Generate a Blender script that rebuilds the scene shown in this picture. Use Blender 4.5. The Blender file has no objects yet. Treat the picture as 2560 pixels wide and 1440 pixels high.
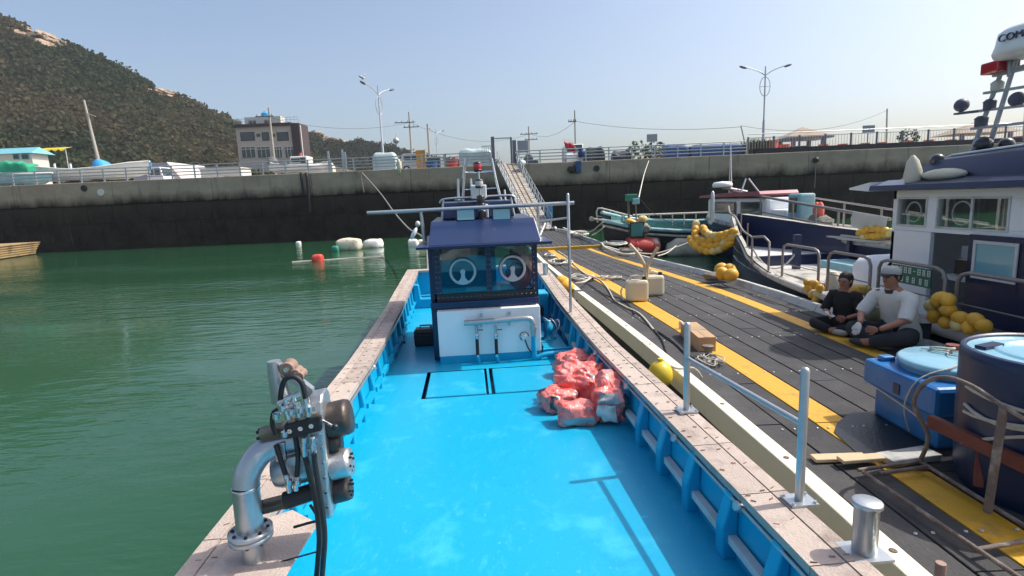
import bpy, math, random
from mathutils import Vector as V, Matrix, noise
rad = math.radians
rnd = random.Random(7)
scene = bpy.context.scene
# ------------------------------------------------------------------ camera
CAM_H, PITCH, ROLL, FPX = 2.65, rad(9.18), rad(2.45), 1348.0
FW = V((0, math.cos(PITCH), -math.sin(PITCH)))
U0 = V((0, math.sin(PITCH), math.cos(PITCH)))
CR = math.cos(ROLL) * V((1, 0, 0)) - math.sin(ROLL) * U0
CU = math.sin(ROLL) * V((1, 0, 0)) + math.cos(ROLL) * U0
CC = V((0, 0, CAM_H))
cam = bpy.data.cameras.new('camera')
cam.sensor_width = 36.0
cam.lens = 36.0 * FPX / 2560.0
cam.clip_start, cam.clip_end = 0.05, 6000
camo = bpy.data.objects.new('camera', cam)
scene.collection.objects.link(camo)
rot = Matrix((CR, CU, -FW)).transposed()
camo.matrix_world = Matrix.Translation(CC) @ rot.to_4x4()
scene.camera = camo
# ------------------------------------------------------------------ sky, sun, exposure
SUN_EL, SUN_AZ = rad(51.5), rad(9.0)          # azimuth measured from +X towards +Y
SD = V((math.cos(SUN_EL) * math.cos(SUN_AZ), math.cos(SUN_EL) * math.sin(SUN_AZ), math.sin(SUN_EL)))
world = bpy.data.worlds.new('World'); scene.world = world; world.use_nodes = True
nt = world.node_tree; nt.nodes.clear()
sky = nt.nodes.new('ShaderNodeTexSky'); sky.sky_type = 'NISHITA'; sky.sun_disc = False
sky.sun_elevation = SUN_EL; sky.sun_rotation = rad(90) - SUN_AZ
sky.air_density = 1.0; sky.dust_density = 4.0; sky.ozone_density = 1.4; sky.altitude = 0
bg = nt.nodes.new('ShaderNodeBackground'); bg.inputs[1].default_value = 0.15
wo = nt.nodes.new('ShaderNodeOutputWorld')
nt.links.new(sky.outputs[0], bg.inputs[0]); nt.links.new(bg.outputs[0], wo.inputs[0])
sl = bpy.data.lights.new('sun', 'SUN'); sl.energy = 3.6; sl.angle = rad(0.55); sl.color = (1.0, 0.95, 0.87)
so = bpy.data.objects.new('sun', sl); scene.collection.objects.link(so)
so.rotation_euler = (-SD).to_track_quat('-Z', 'Y').to_euler(); so.location = (20, 5, 40)
vs = scene.view_settings
vs.view_transform = 'Standard'; vs.look = 'None'; vs.exposure = 0.44; vs.gamma = 1.0; vs.use_curve_mapping = False
scene.cycles.max_bounces = 6; scene.cycles.diffuse_bounces = 3; scene.cycles.glossy_bounces = 3
scene.cycles.transmission_bounces = 4; scene.cycles.transparent_max_bounces = 8
scene.cycles.caustics_reflective = False; scene.cycles.caustics_refractive = False

# ------------------------------------------------------------------ pixel -> place helpers
def ray(x, y): return (x - 1280) * CR + (720 - y) * CU + FPX * FW
def gz(x, y, z):                               # where the sight line meets height z
    d = ray(x, y); return CC + d * ((z - CAM_H) / d.z)
def gy(x, y, Y):                               # where it meets the upright plane at depth Y
    d = ray(x, y); return CC + d * (Y / d.y)
def gx(x, y, X):
    d = ray(x, y); return CC + d * (X / d.x)
def lerp(a, b, t): return a + (b - a) * t
def interp(tab, t):
    if t <= tab[0][0]: return tab[0][1]
    for (a, va), (b, vb) in zip(tab, tab[1:]):
        if t <= b: return va + (vb - va) * (t - a) / (b - a)
    return tab[-1][1]
def smooth_path(pts, n=6):
    pts = [V(p) for p in pts]; out = []
    for i in range(len(pts) - 1):
        p0, p1, p2, p3 = pts[max(i - 1, 0)], pts[i], pts[i + 1], pts[min(i + 2, len(pts) - 1)]
        for k in range(n):
            t = k / n
            out.append(0.5 * ((2 * p1) + (p2 - p0) * t + (2 * p0 - 5 * p1 + 4 * p2 - p3) * t * t + (3 * p1 - p0 - 3 * p2 + p3) * t ** 3))
    out.append(pts[-1]); return out

# ------------------------------------------------------------------ materials
MATS = {}
def mat(name, col, rough=0.55, metal=0.0, var=0.12, scale=6.0, bump=0.0, bscale=60.0, col2=None, cscale=2.5,
        clo=0.5, chi=0.65, coat=0.0, spec=0.5, objvar=0.0, stretch=None, alpha=None, detail=6.0):
    m = bpy.data.materials.new(name); m.use_nodes = True; MATS[name] = m
    n, l = m.node_tree.nodes, m.node_tree.links
    p = n['Principled BSDF']
    p.inputs['Roughness'].default_value = rough; p.inputs['Metallic'].default_value = metal
    p.inputs['Specular IOR Level'].default_value = spec
    p.inputs['Coat Weight'].default_value = coat; p.inputs['Coat Roughness'].default_value = 0.08
    geo = n.new('ShaderNodeNewGeometry'); src = geo.outputs['Position']
    if stretch:
        mp = n.new('ShaderNodeMapping'); mp.inputs['Scale'].default_value = stretch
        l.new(src, mp.inputs[0]); src = mp.outputs[0]
    def nz(s, d=detail):
        t = n.new('ShaderNodeTexNoise'); t.inputs['Scale'].default_value = s; t.inputs['Detail'].default_value = d
        t.inputs['Roughness'].default_value = 0.62
        l.new(src, t.inputs['Vector']); return t.outputs['Fac']
    def mix(f, a, b):
        x = n.new('ShaderNodeMix'); x.data_type = 'RGBA'
        for s, v in ((x.inputs[0], f), (x.inputs[6], a), (x.inputs[7], b)):
            if hasattr(v, 'node'): l.new(v, s)
            else: s.default_value = v if isinstance(v, float) else (*v, 1)
        return x.outputs[2]
    lo = tuple(c * (1 - var) for c in col); hi = tuple(min(1, c * (1 + var)) for c in col)
    c = mix(nz(scale), lo, hi)
    if col2:
        rp = n.new('ShaderNodeMapRange'); rp.inputs[1].default_value = clo; rp.inputs[2].default_value = chi
        l.new(nz(cscale, 8.0), rp.inputs[0]); c = mix(rp.outputs[0], c, col2)
    if objvar:
        oi = n.new('ShaderNodeObjectInfo'); mr = n.new('ShaderNodeMapRange')
        mr.inputs[3].default_value = 1 - objvar; mr.inputs[4].default_value = 1 + objvar
        l.new(oi.outputs['Random'], mr.inputs[0])
        hs = n.new('ShaderNodeHueSaturation'); l.new(mr.outputs[0], hs.inputs['Value']); l.new(c, hs.inputs['Color']); c = hs.outputs[0]
    l.new(c, p.inputs['Base Color'])
    if bump:
        b = n.new('ShaderNodeBump'); b.inputs['Strength'].default_value = bump; b.inputs['Distance'].default_value = 0.02
        l.new(nz(bscale, 4.0), b.inputs['Height']); l.new(b.outputs[0], p.inputs['Normal'])
        if coat: l.new(b.outputs[0], p.inputs['Coat Normal'])
    if alpha is not None: p.inputs['Alpha'].default_value = alpha
    return m

mat('cyan_paint', (0.0, 0.325, 0.54), 0.42, var=0.05, scale=3, bump=0.06, bscale=25, col2=(0.03, 0.41, 0.60), cscale=2.6, clo=0.54, chi=0.70, coat=0.12)
mat('navy_paint', (0.005, 0.019, 0.075), 0.34, var=0.12, scale=2, coat=0.15, bump=0.02, bscale=12)
mat('white_paint', (0.84, 0.84, 0.84), 0.4, var=0.05, scale=3, col2=(0.55, 0.54, 0.5), cscale=1.6, clo=0.6, chi=0.85)
mat('cap_timber', (0.45, 0.37, 0.32), 0.8, var=0.14, scale=11, bump=0.5, bscale=70, col2=(0.29, 0.23, 0.20), cscale=7, clo=0.52, chi=0.72, objvar=0.13)
mat('galvanised', (0.46, 0.49, 0.51), 0.36, 0.75, var=0.16, scale=14, bump=0.08, bscale=50)
mat('bright_steel', (0.62, 0.64, 0.66), 0.24, 0.95, var=0.12, scale=25, bump=0.1, bscale=60)
mat('cast_alloy', (0.55, 0.56, 0.56), 0.36, 0.85, var=0.2, scale=18, bump=0.25, bscale=90)
mat('bronze_drum', (0.075, 0.062, 0.055), 0.4, 0.5, var=0.2, scale=20, bump=0.15)
mat('bronze_motor', (0.27, 0.23, 0.185), 0.38, 0.75, var=0.15, scale=20, bump=0.1)
mat('dark_iron', (0.04, 0.038, 0.038), 0.45, 0.6, var=0.3, scale=25, bump=0.2)
mat('black_rubber', (0.014, 0.015, 0.018), 0.55, var=0.3, scale=20, bump=0.1)
mat('black_plastic', (0.012, 0.012, 0.014), 0.4, var=0.2, scale=20)
mat('lamp_black', (0.02, 0.02, 0.025), 0.3, var=0.2, coat=0.4)
mat('lamp_red', (0.5, 0.01, 0.03), 0.15, var=0.1, coat=0.8)
mat('lamp_clear', (0.55, 0.55, 0.5), 0.15, var=0.1, coat=0.8)
mat('flood_glass', (0.2, 0.42, 0.47), 0.12, var=0.06, coat=0.6)
mat('plank', (0.054, 0.053, 0.055), 0.8, spec=0.3, var=0.2, scale=5, bump=0.5, bscale=34, col2=(0.088, 0.084, 0.082), cscale=2.1, clo=0.47, chi=0.78, objvar=0.12)
mat('plank_wet', (0.02, 0.02, 0.022), 0.3, var=0.3, scale=5, bump=0.4, bscale=34)
mat('yellow_plank', (0.62, 0.33, 0.022), 0.55, var=0.1, scale=6, bump=0.55, bscale=34, col2=(0.36, 0.21, 0.06), cscale=5, clo=0.56, chi=0.74, objvar=0.07)
mat('yellow_steel', (0.62, 0.36, 0.02), 0.5, var=0.12, scale=8)
mat('cream_beam', (0.78, 0.72, 0.55), 0.6, var=0.06, scale=2.2, bump=0.12, bscale=30, col2=(0.62, 0.55, 0.4), cscale=3.0, clo=0.6, chi=0.8)
mat('curb_grey', (0.5, 0.49, 0.45), 0.75, var=0.15, scale=6, bump=0.3, bscale=40, col2=(0.24, 0.25, 0.24), cscale=2.5, clo=0.5, chi=0.7)
mat('dark_hull', (0.013, 0.015, 0.017), 0.6, var=0.3, scale=3, bump=0.2)
mat('concrete', (0.50, 0.40, 0.30), 0.9, var=0.16, scale=0.9, bump=0.35, bscale=9, col2=(0.34, 0.27, 0.20), cscale=0.5, clo=0.5, chi=0.68, stretch=(1, 1, 2.2), objvar=0.05)
mat('wet_concrete', (0.026, 0.020, 0.013), 0.7, var=0.35, scale=0.8, bump=0.5, bscale=7, col2=(0.05, 0.044, 0.034), cscale=0.9, clo=0.57, chi=0.75, objvar=0.25, spec=0.3)
mat('ground_concrete', (0.36, 0.34, 0.31), 0.9, var=0.1, scale=0.4)
mat('rope_white', (0.62, 0.58, 0.5), 0.85, var=0.2, scale=40, bump=0.9, bscale=140)
mat('rope_grey', (0.25, 0.235, 0.2), 0.85, var=0.25, scale=40, bump=0.9, bscale=140)
mat('rope_black', (0.02, 0.02, 0.022), 0.8, var=0.2, scale=30, bump=0.5)
mat('float_yellow', (0.68, 0.36, 0.025), 0.5, var=0.14, scale=9, bump=0.1, col2=(0.4, 0.24, 0.06), cscale=7, clo=0.58, chi=0.74, objvar=0.12)
mat('float_pale', (0.66, 0.5, 0.2), 0.55, var=0.15, scale=9, bump=0.1, objvar=0.1)
mat('buoy_yellow', (0.68, 0.5, 0.04), 0.4, var=0.08, scale=4, bump=0.04)
mat('foam', (0.66, 0.6, 0.47), 0.85, var=0.2, scale=5, bump=0.6, bscale=14, col2=(0.34, 0.29, 0.2), cscale=3, clo=0.55, chi=0.72)
mat('foam_white', (0.74, 0.73, 0.68), 0.85, var=0.12, scale=5, bump=0.6, bscale=14, col2=(0.42, 0.4, 0.35), cscale=3, clo=0.58, chi=0.75)
mat('drum_red', (0.5, 0.045, 0.035), 0.5, var=0.15, scale=5, bump=0.2, bscale=12, col2=(0.62, 0.5, 0.46), cscale=2.2, clo=0.56, chi=0.6)
mat('buoy_red', (0.6, 0.06, 0.04), 0.45, var=0.1)
mat('buoy_green', (0.03, 0.2, 0.13), 0.5, var=0.2)
mat('jerry', (0.66, 0.58, 0.42), 0.5, var=0.08, scale=8, bump=0.1, bscale=20, col2=(0.42, 0.33, 0.2), cscale=11, clo=0.66, chi=0.74)
mat('cardboard', (0.46, 0.29, 0.16), 0.85, var=0.07, scale=8, bump=0.1)
mat('parcel_tape', (0.4, 0.28, 0.15), 0.3, var=0.05)
mat('pale_timber', (0.56, 0.43, 0.27), 0.8, var=0.15, scale=10, bump=0.3)
mat('rust_timber', (0.16, 0.09, 0.07), 0.8, var=0.3, scale=10, bump=0.3)
mat('rust_steel', (0.17, 0.13, 0.11), 0.8, 0.2, var=0.4, scale=18, bump=0.5, bscale=80, col2=(0.3, 0.26, 0.22), cscale=10)
mat('rust_red', (0.16, 0.045, 0.03), 0.75, 0.1, var=0.3, scale=8, bump=0.3)
mat('tank_blue', (0.012, 0.13, 0.36), 0.4, var=0.12, scale=4, bump=0.08, bscale=20, col2=(0.02, 0.18, 0.42), cscale=2)
mat('lid_blue', (0.22, 0.44, 0.56), 0.3, var=0.1, scale=3, bump=0.05, bscale=14, coat=0.3)
mat('tub_navy', (0.004, 0.016, 0.06), 0.4, var=0.15, scale=4, bump=0.05)
mat('vest_orange', (0.84, 0.13, 0.10), 0.4, var=0.2, scale=9, bump=1.0, bscale=21, coat=1.0, col2=(0.88, 0.36, 0.33), cscale=7, clo=0.46, chi=0.70, stretch=(1.4, .7, .5))
mat('vest_grey', (0.32, 0.34, 0.35), 0.3, var=0.2, scale=12, coat=0.6, bump=0.3, bscale=20)
mat('vest_dark', (0.05, 0.045, 0.055), 0.4, var=0.3, scale=12, coat=0.6, bump=0.3, bscale=20)
mat('rust_pipe', (0.3, 0.2, 0.16), 0.7, 0.2, var=0.3, scale=18)
mat('teal_paint', (0.06, 0.21, 0.19), 0.5, var=0.15, scale=3, bump=0.08, col2=(0.12, 0.3, 0.28), cscale=2)
mat('aqua_paint', (0.21, 0.42, 0.47), 0.45, var=0.12, scale=3, col2=(0.4, 0.5, 0.5), cscale=2)
mat('hull_navy', (0.005, 0.012, 0.052), 0.42, var=0.15, scale=2, coat=0.25, bump=0.05, bscale=6)
mat('hull_black', (0.012, 0.014, 0.02), 0.5, var=0.3, scale=2, bump=0.1)
mat('deck_white', (0.6, 0.6, 0.58), 0.6, var=0.1, scale=3, bump=0.1, col2=(0.4, 0.39, 0.36), cscale=2.2, clo=0.52, chi=0.7)
mat('fender_grey', (0.42, 0.4, 0.35), 0.8, var=0.2, scale=6, bump=0.4, col2=(0.2, 0.19, 0.17), cscale=3)
mat('maroon_paint', (0.34, 0.085, 0.115), 0.45, var=0.12, scale=3)
mat('bronze_rail', (0.27, 0.24, 0.22), 0.45, 0.5, var=0.2, scale=14, bump=0.1)
mat('sign_green', (0.01, 0.13, 0.08), 0.4, var=0.08)
mat('sign_white', (0.62, 0.68, 0.62), 0.5, var=0.05)
mat('sign_grey', (0.30, 0.32, 0.36), 0.5, var=0.08, scale=10)
mat('skin', (0.36, 0.17, 0.11), 0.5, var=0.08, scale=20, spec=0.4)
mat('hair', (0.008, 0.006, 0.005), 0.5, var=0.4, scale=60, bump=0.6, bscale=120)
mat('cloth_black', (0.009, 0.009, 0.011), 0.85, var=0.3, scale=20, bump=0.3, bscale=40)
mat('cloth_white', (0.62, 0.62, 0.58), 0.85, var=0.08, scale=12, bump=0.35, bscale=22)
mat('cloth_denim', (0.022, 0.026, 0.035), 0.9, var=0.25, scale=20, bump=0.35, bscale=30)
mat('glove', (0.62, 0.6, 0.57), 0.9, var=0.1, bump=0.3, bscale=60)
mat('cap_cloth', (0.42, 0.41, 0.4), 0.85, var=0.1)
mat('cap_dark', (0.04, 0.04, 0.045), 0.8, var=0.2)
mat('shoe', (0.33, 0.33, 0.33), 0.7, var=0.15)
mat('brick_beige', (0.56, 0.46, 0.38), 0.9, var=0.1, scale=3, bump=0.2, bscale=12)
mat('brown_clad', (0.055, 0.034, 0.033), 0.7, var=0.15, scale=3)
mat('far_glass', (0.035, 0.05, 0.055), 0.1, var=0.2, scale=0.4, coat=0.5)
mat('plaster', (0.62, 0.59, 0.52), 0.9, var=0.08, scale=1.2)
mat('teal_roof', (0.16, 0.42, 0.48), 0.6, var=0.1, scale=1.5)
mat('purple_clad', (0.3, 0.27, 0.32), 0.7, var=0.1, scale=1.2)
mat('pale_roof', (0.55, 0.48, 0.46), 0.8, var=0.1, scale=1.2)
mat('roof_tile', (0.33, 0.26, 0.19), 0.85, var=0.15, scale=4, bump=0.3)
mat('post_purple', (0.16, 0.14, 0.19), 0.6, var=0.15)
mat('boat_white', (0.76, 0.75, 0.70), 0.5, var=0.06, scale=1.5, col2=(0.55, 0.52, 0.46), cscale=0.9, clo=0.56, chi=0.76)
mat('tarp_blue', (0.05, 0.32, 0.62), 0.5, var=0.12, scale=3, bump=0.4, bscale=5)
mat('tarp_navy', (0.014, 0.06, 0.19), 0.5, var=0.25, scale=2, bump=0.5, bscale=4)
mat('tarp_silver', (0.42, 0.52, 0.52), 0.4, var=0.15, scale=3, bump=0.6, bscale=5)
mat('net_green', (0.02, 0.3, 0.16), 0.8, var=0.3, scale=6, bump=0.8, bscale=12)
mat('canvas_yellow', (0.7, 0.5, 0.03), 0.7, var=0.1)
mat('orange_board', (0.58, 0.27, 0.03), 0.6, var=0.08)
mat('tub_red', (0.55, 0.06, 0.045), 0.5, var=0.1)
mat('tub_blue', (0.02, 0.1, 0.26), 0.5, var=0.1)
mat('tub_orange', (0.66, 0.14, 0.07), 0.5, var=0.12, objvar=0.1)
mat('car_silver', (0.42, 0.43, 0.45), 0.3, 0.5, var=0.06, coat=0.6)
mat('car_white', (0.72, 0.72, 0.71), 0.3, var=0.04, coat=0.6)
mat('car_navy', (0.05, 0.07, 0.11), 0.3, 0.3, var=0.06, coat=0.6)
mat('tyre', (0.012, 0.012, 0.012), 0.8)
mat('pole_concrete', (0.36, 0.33, 0.28), 0.85, var=0.1, scale=6)
mat('lamp_pole', (0.42, 0.43, 0.46), 0.45, 0.4, var=0.06)
mat('lamp_head', (0.09, 0.09, 0.13), 0.5, var=0.1)
mat('wire', (0.05, 0.05, 0.055), 0.7)
mat('flag_red', (0.6, 0.02, 0.05), 0.7, var=0.15)
mat('reed', (0.13, 0.12, 0.05), 0.9, var=0.3, scale=3)
mat('gull_white', (0.7, 0.7, 0.7), 0.8)
mat('gull_grey', (0.16, 0.16, 0.18), 0.8)
mat('fence_dark', (0.17, 0.16, 0.2), 0.6, var=0.1)
mat('fence_white', (0.62, 0.62, 0.63), 0.6, var=0.05)
mat('gang_deck', (0.42, 0.37, 0.30), 0.75, var=0.12, scale=6, bump=0.2, objvar=0.1)
mat('sand_stone', (0.38, 0.26, 0.13), 0.9, var=0.25, scale=1.5, bump=0.8, bscale=4, col2=(0.2, 0.13, 0.06), cscale=1.2)
mat('rock', (0.36, 0.265, 0.185), 0.95, var=0.2, scale=0.15, bump=0.8, bscale=0.5)
mat('hill_soil', (0.075, 0.06, 0.035), 0.95, var=0.3, scale=0.08)
mat('ring_red_reflection', (0.62, 0.5, 0.5), 0.4, var=0.1)  # right ring: red reflection painted into its colour
mat('ring_cyan_reflection', (0.34, 0.52, 0.57), 0.4, var=0.08)  # left ring: cyan deck reflection painted into its colour
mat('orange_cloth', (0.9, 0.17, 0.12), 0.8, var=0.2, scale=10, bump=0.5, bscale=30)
mat('hose_tan', (0.55, 0.44, 0.28), 0.6)

def make_special():
    # sea water: green, ruffled
    m = bpy.data.materials.new('sea_water'); m.use_nodes = True; MATS['sea_water'] = m
    n, l = m.node_tree.nodes, m.node_tree.links; p = n['Principled BSDF']
    p.inputs['Base Color'].default_value = (0.019, 0.074, 0.035, 1); p.inputs['Roughness'].default_value = 0.07
    p.inputs['IOR'].default_value = 1.33
    g = n.new('ShaderNodeNewGeometry'); mp = n.new('ShaderNodeMapping'); mp.inputs['Scale'].default_value = (0.8, 2.1, 1.0); mp.inputs['Rotation'].default_value = (0, 0, rad(-12))
    l.new(g.outputs['Position'], mp.inputs[0])
    # gusts: calm lanes and ruffled lanes
    gu = n.new('ShaderNodeTexNoise'); gu.inputs['Scale'].default_value = 0.11; gu.inputs['Detail'].default_value = 2; l.new(mp.outputs[0], gu.inputs['Vector'])
    gr = n.new('ShaderNodeMapRange'); gr.inputs[1].default_value = 0.38; gr.inputs[2].default_value = 0.66; gr.inputs[3].default_value = 0.08; gr.inputs[4].default_value = 1.15; l.new(gu.outputs['Fac'], gr.inputs[0])
    prev = None
    for s_, st, d in ((0.45, 0.35, 0.12), (1.7, 0.55, 0.06), (5.5, 0.45, 0.016)):
        t = n.new('ShaderNodeTexNoise'); t.inputs['Scale'].default_value = s_; t.inputs['Detail'].default_value = 3; l.new(mp.outputs[0], t.inputs['Vector'])
        b = n.new('ShaderNodeBump'); b.inputs['Distance'].default_value = d
        ml = n.new('ShaderNodeMath'); ml.operation = 'MULTIPLY'; ml.inputs[1].default_value = st; l.new(gr.outputs[0], ml.inputs[0]); l.new(ml.outputs[0], b.inputs['Strength'])
        l.new(t.outputs['Fac'], b.inputs['Height'])
        if prev: l.new(prev, b.inputs['Normal'])
        prev = b.outputs[0]
    l.new(prev, p.inputs['Normal'])
    # quay concrete: a ragged, weed-dark tide stain creeps up over dry grey concrete
    for nm, zlo, zhi in (('tidal_concrete', 3.72, 4.6), ('tidal_block', 1.0, 4.6)):
        m = bpy.data.materials.new(nm); m.use_nodes = True; MATS[nm] = m
        n, l = m.node_tree.nodes, m.node_tree.links; p = n['Principled BSDF']; p.inputs['Roughness'].default_value = 0.88; p.inputs['Specular IOR Level'].default_value = 0.3
        g = n.new('ShaderNodeNewGeometry'); sx_ = n.new('ShaderNodeSeparateXYZ'); l.new(g.outputs['Position'], sx_.inputs[0])
        def nz(sc, st=(1, 1, 1), det=8):
            q = n.new('ShaderNodeMapping'); q.inputs['Scale'].default_value = st; l.new(g.outputs['Position'], q.inputs[0])
            t = n.new('ShaderNodeTexNoise'); t.inputs['Scale'].default_value = sc; t.inputs['Detail'].default_value = det; t.inputs['Roughness'].default_value = .65; l.new(q.outputs[0], t.inputs['Vector']); return t.outputs['Fac']
        def mixc(f, a, b):
            x = n.new('ShaderNodeMix'); x.data_type = 'RGBA'
            for k_, v in ((0, f), (6, a), (7, b)):
                if hasattr(v, 'node'): l.new(v, x.inputs[k_])
                else: x.inputs[k_].default_value = (*v, 1)
            return x.outputs[2]
        def rng(v, a, b):
            r = n.new('ShaderNodeMapRange'); r.inputs[1].default_value = a; r.inputs[2].default_value = b; l.new(v, r.inputs[0]); return r.outputs[0]
        dry = mixc(rng(nz(.35, (1, 1, 2)), .35, .7), (0.40, 0.33, 0.255), (0.27, 0.22, 0.17)) ; dry = mixc(rng(nz(1.6, (1, 1, .12)), .56, .75), dry, (0.17, 0.14, 0.105))
        wet = mixc(rng(nz(.9), .4, .72), (0.010, 0.008, 0.005), (0.032, 0.026, 0.017)); wet = mixc(rng(nz(2.2, (1, 1, .15)), .6, .74), wet, (0.055, 0.048, 0.035))
        zz = n.new('ShaderNodeMath'); zz.operation = 'MULTIPLY_ADD'; zz.inputs[1].default_value = 1.5; l.new(nz(.8, (1, 1, .5)), zz.inputs[0]); l.new(sx_.outputs['Z'], zz.inputs[2])
        f = rng(zz.outputs[0], zlo + .75, zhi + .75)
        l.new(mixc(f, wet, dry) if nm == 'tidal_concrete' else wet, p.inputs['Base Color'])
        if nm == 'tidal_block':
            f2 = rng(zz.outputs[0], 3.2, 5.2); l.new(mixc(f2, wet, (0.06, 0.048, 0.034)), p.inputs['Base Color'])
        b = n.new('ShaderNodeBump'); b.inputs['Strength'].default_value = .5; b.inputs['Distance'].default_value = .03; l.new(nz(5), b.inputs['Height']); l.new(b.outputs[0], p.inputs['Normal'])
    # wheelhouse window glass: tinted, half mirror
    for nm, tint, fac in (('window_glass', (0.60, 0.74, 0.78), 0.075), ('clear_glass', (0.88, 0.9, 0.9), 0.16)):
        m = bpy.data.materials.new(nm); m.use_nodes = True; MATS[nm] = m
        n, l = m.node_tree.nodes, m.node_tree.links; n.clear()
        o = n.new('ShaderNodeOutputMaterial'); mx = n.new('ShaderNodeMixShader'); tr = n.new('ShaderNodeBsdfTransparent'); gl = n.new('ShaderNodeBsdfGlossy')
        tr.inputs[0].default_value = (*tint, 1); gl.inputs[0].default_value = (0.9, 0.95, 1, 1); gl.inputs[1].default_value = 0.03
        mx.inputs[0].default_value = fac
        l.new(tr.outputs[0], mx.inputs[1]); l.new(gl.outputs[0], mx.inputs[2]); l.new(mx.outputs[0], o.inputs[0])
    # foliage with per-tree tint stored on the mesh
    m = bpy.data.materials.new('forest_leaf'); m.use_nodes = True; MATS['forest_leaf'] = m
    n, l = m.node_tree.nodes, m.node_tree.links; p = n['Principled BSDF']; p.inputs['Roughness'].default_value = 0.85
    p.inputs['Specular IOR Level'].default_value = 0.15
    a = n.new('ShaderNodeAttribute'); a.attribute_name = 'tint'
    t = n.new('ShaderNodeTexNoise'); t.inputs['Scale'].default_value = 1.2; t.inputs['Detail'].default_value = 4
    g = n.new('ShaderNodeNewGeometry'); l.new(g.outputs['Position'], t.inputs['Vector'])
    mr = n.new('ShaderNodeMapRange'); mr.inputs[3].default_value = 0.6; mr.inputs[4].default_value = 1.4; l.new(t.outputs['Fac'], mr.inputs[0])
    h = n.new('ShaderNodeHueSaturation'); l.new(a.outputs['Color'], h.inputs['Color']); l.new(mr.outputs[0], h.inputs['Value']); l.new(h.outputs[0], p.inputs['Base Color'])
    tl = n.new('ShaderNodeBsdfTranslucent'); l.new(h.outputs[0], tl.inputs[0]); ms = n.new('ShaderNodeMixShader'); ms.inputs[0].default_value = 0.45
    l.new(p.outputs[0], ms.inputs[1]); l.new(tl.outputs[0], ms.inputs[2]); l.new(ms.outputs[0], n['Material Output'].inputs[0])
    # painted deck: sun-faded, scuffed and footprinted
    m = MATS['cyan_paint'].copy(); m.name = 'deck_paint'; MATS['deck_paint'] = m
    n, l = m.node_tree.nodes, m.node_tree.links; p = n['Principled BSDF']; base = p.inputs['Base Color'].links[0].from_socket
    g = n.new('ShaderNodeNewGeometry'); c = base
    for sc, lo, hi, colr, amt, st in ((9, .57, .70, (0.08, 0.47, 0.62), .35, (1.6, .5, 1)), (30, .60, .68, (0.16, 0.50, 0.62), .4, (1, .45, 1)), (3.2, .60, .75, (0.0, 0.22, 0.42), .35, (1, 1, 1)), (55, .68, .72, (0.05, 0.2, 0.3), .6, (1, 1, 1))):
        q = n.new('ShaderNodeMapping'); q.inputs['Scale'].default_value = st; q.inputs['Location'].default_value = (sc, 0, 0); l.new(g.outputs['Position'], q.inputs[0])
        t = n.new('ShaderNodeTexNoise'); t.inputs['Scale'].default_value = sc; t.inputs['Detail'].default_value = 9; t.inputs['Roughness'].default_value = .7; l.new(q.outputs[0], t.inputs['Vector'])
        r = n.new('ShaderNodeMapRange'); r.inputs[1].default_value = lo; r.inputs[2].default_value = hi; r.inputs[4].default_value = amt; l.new(t.outputs['Fac'], r.inputs[0])
        x = n.new('ShaderNodeMix'); x.data_type = 'RGBA'; l.new(r.outputs[0], x.inputs[0]); l.new(c, x.inputs[6]); x.inputs[7].default_value = (*colr, 1); c = x.outputs[2]
    l.new(c, p.inputs['Base Color'])
make_special()

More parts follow.
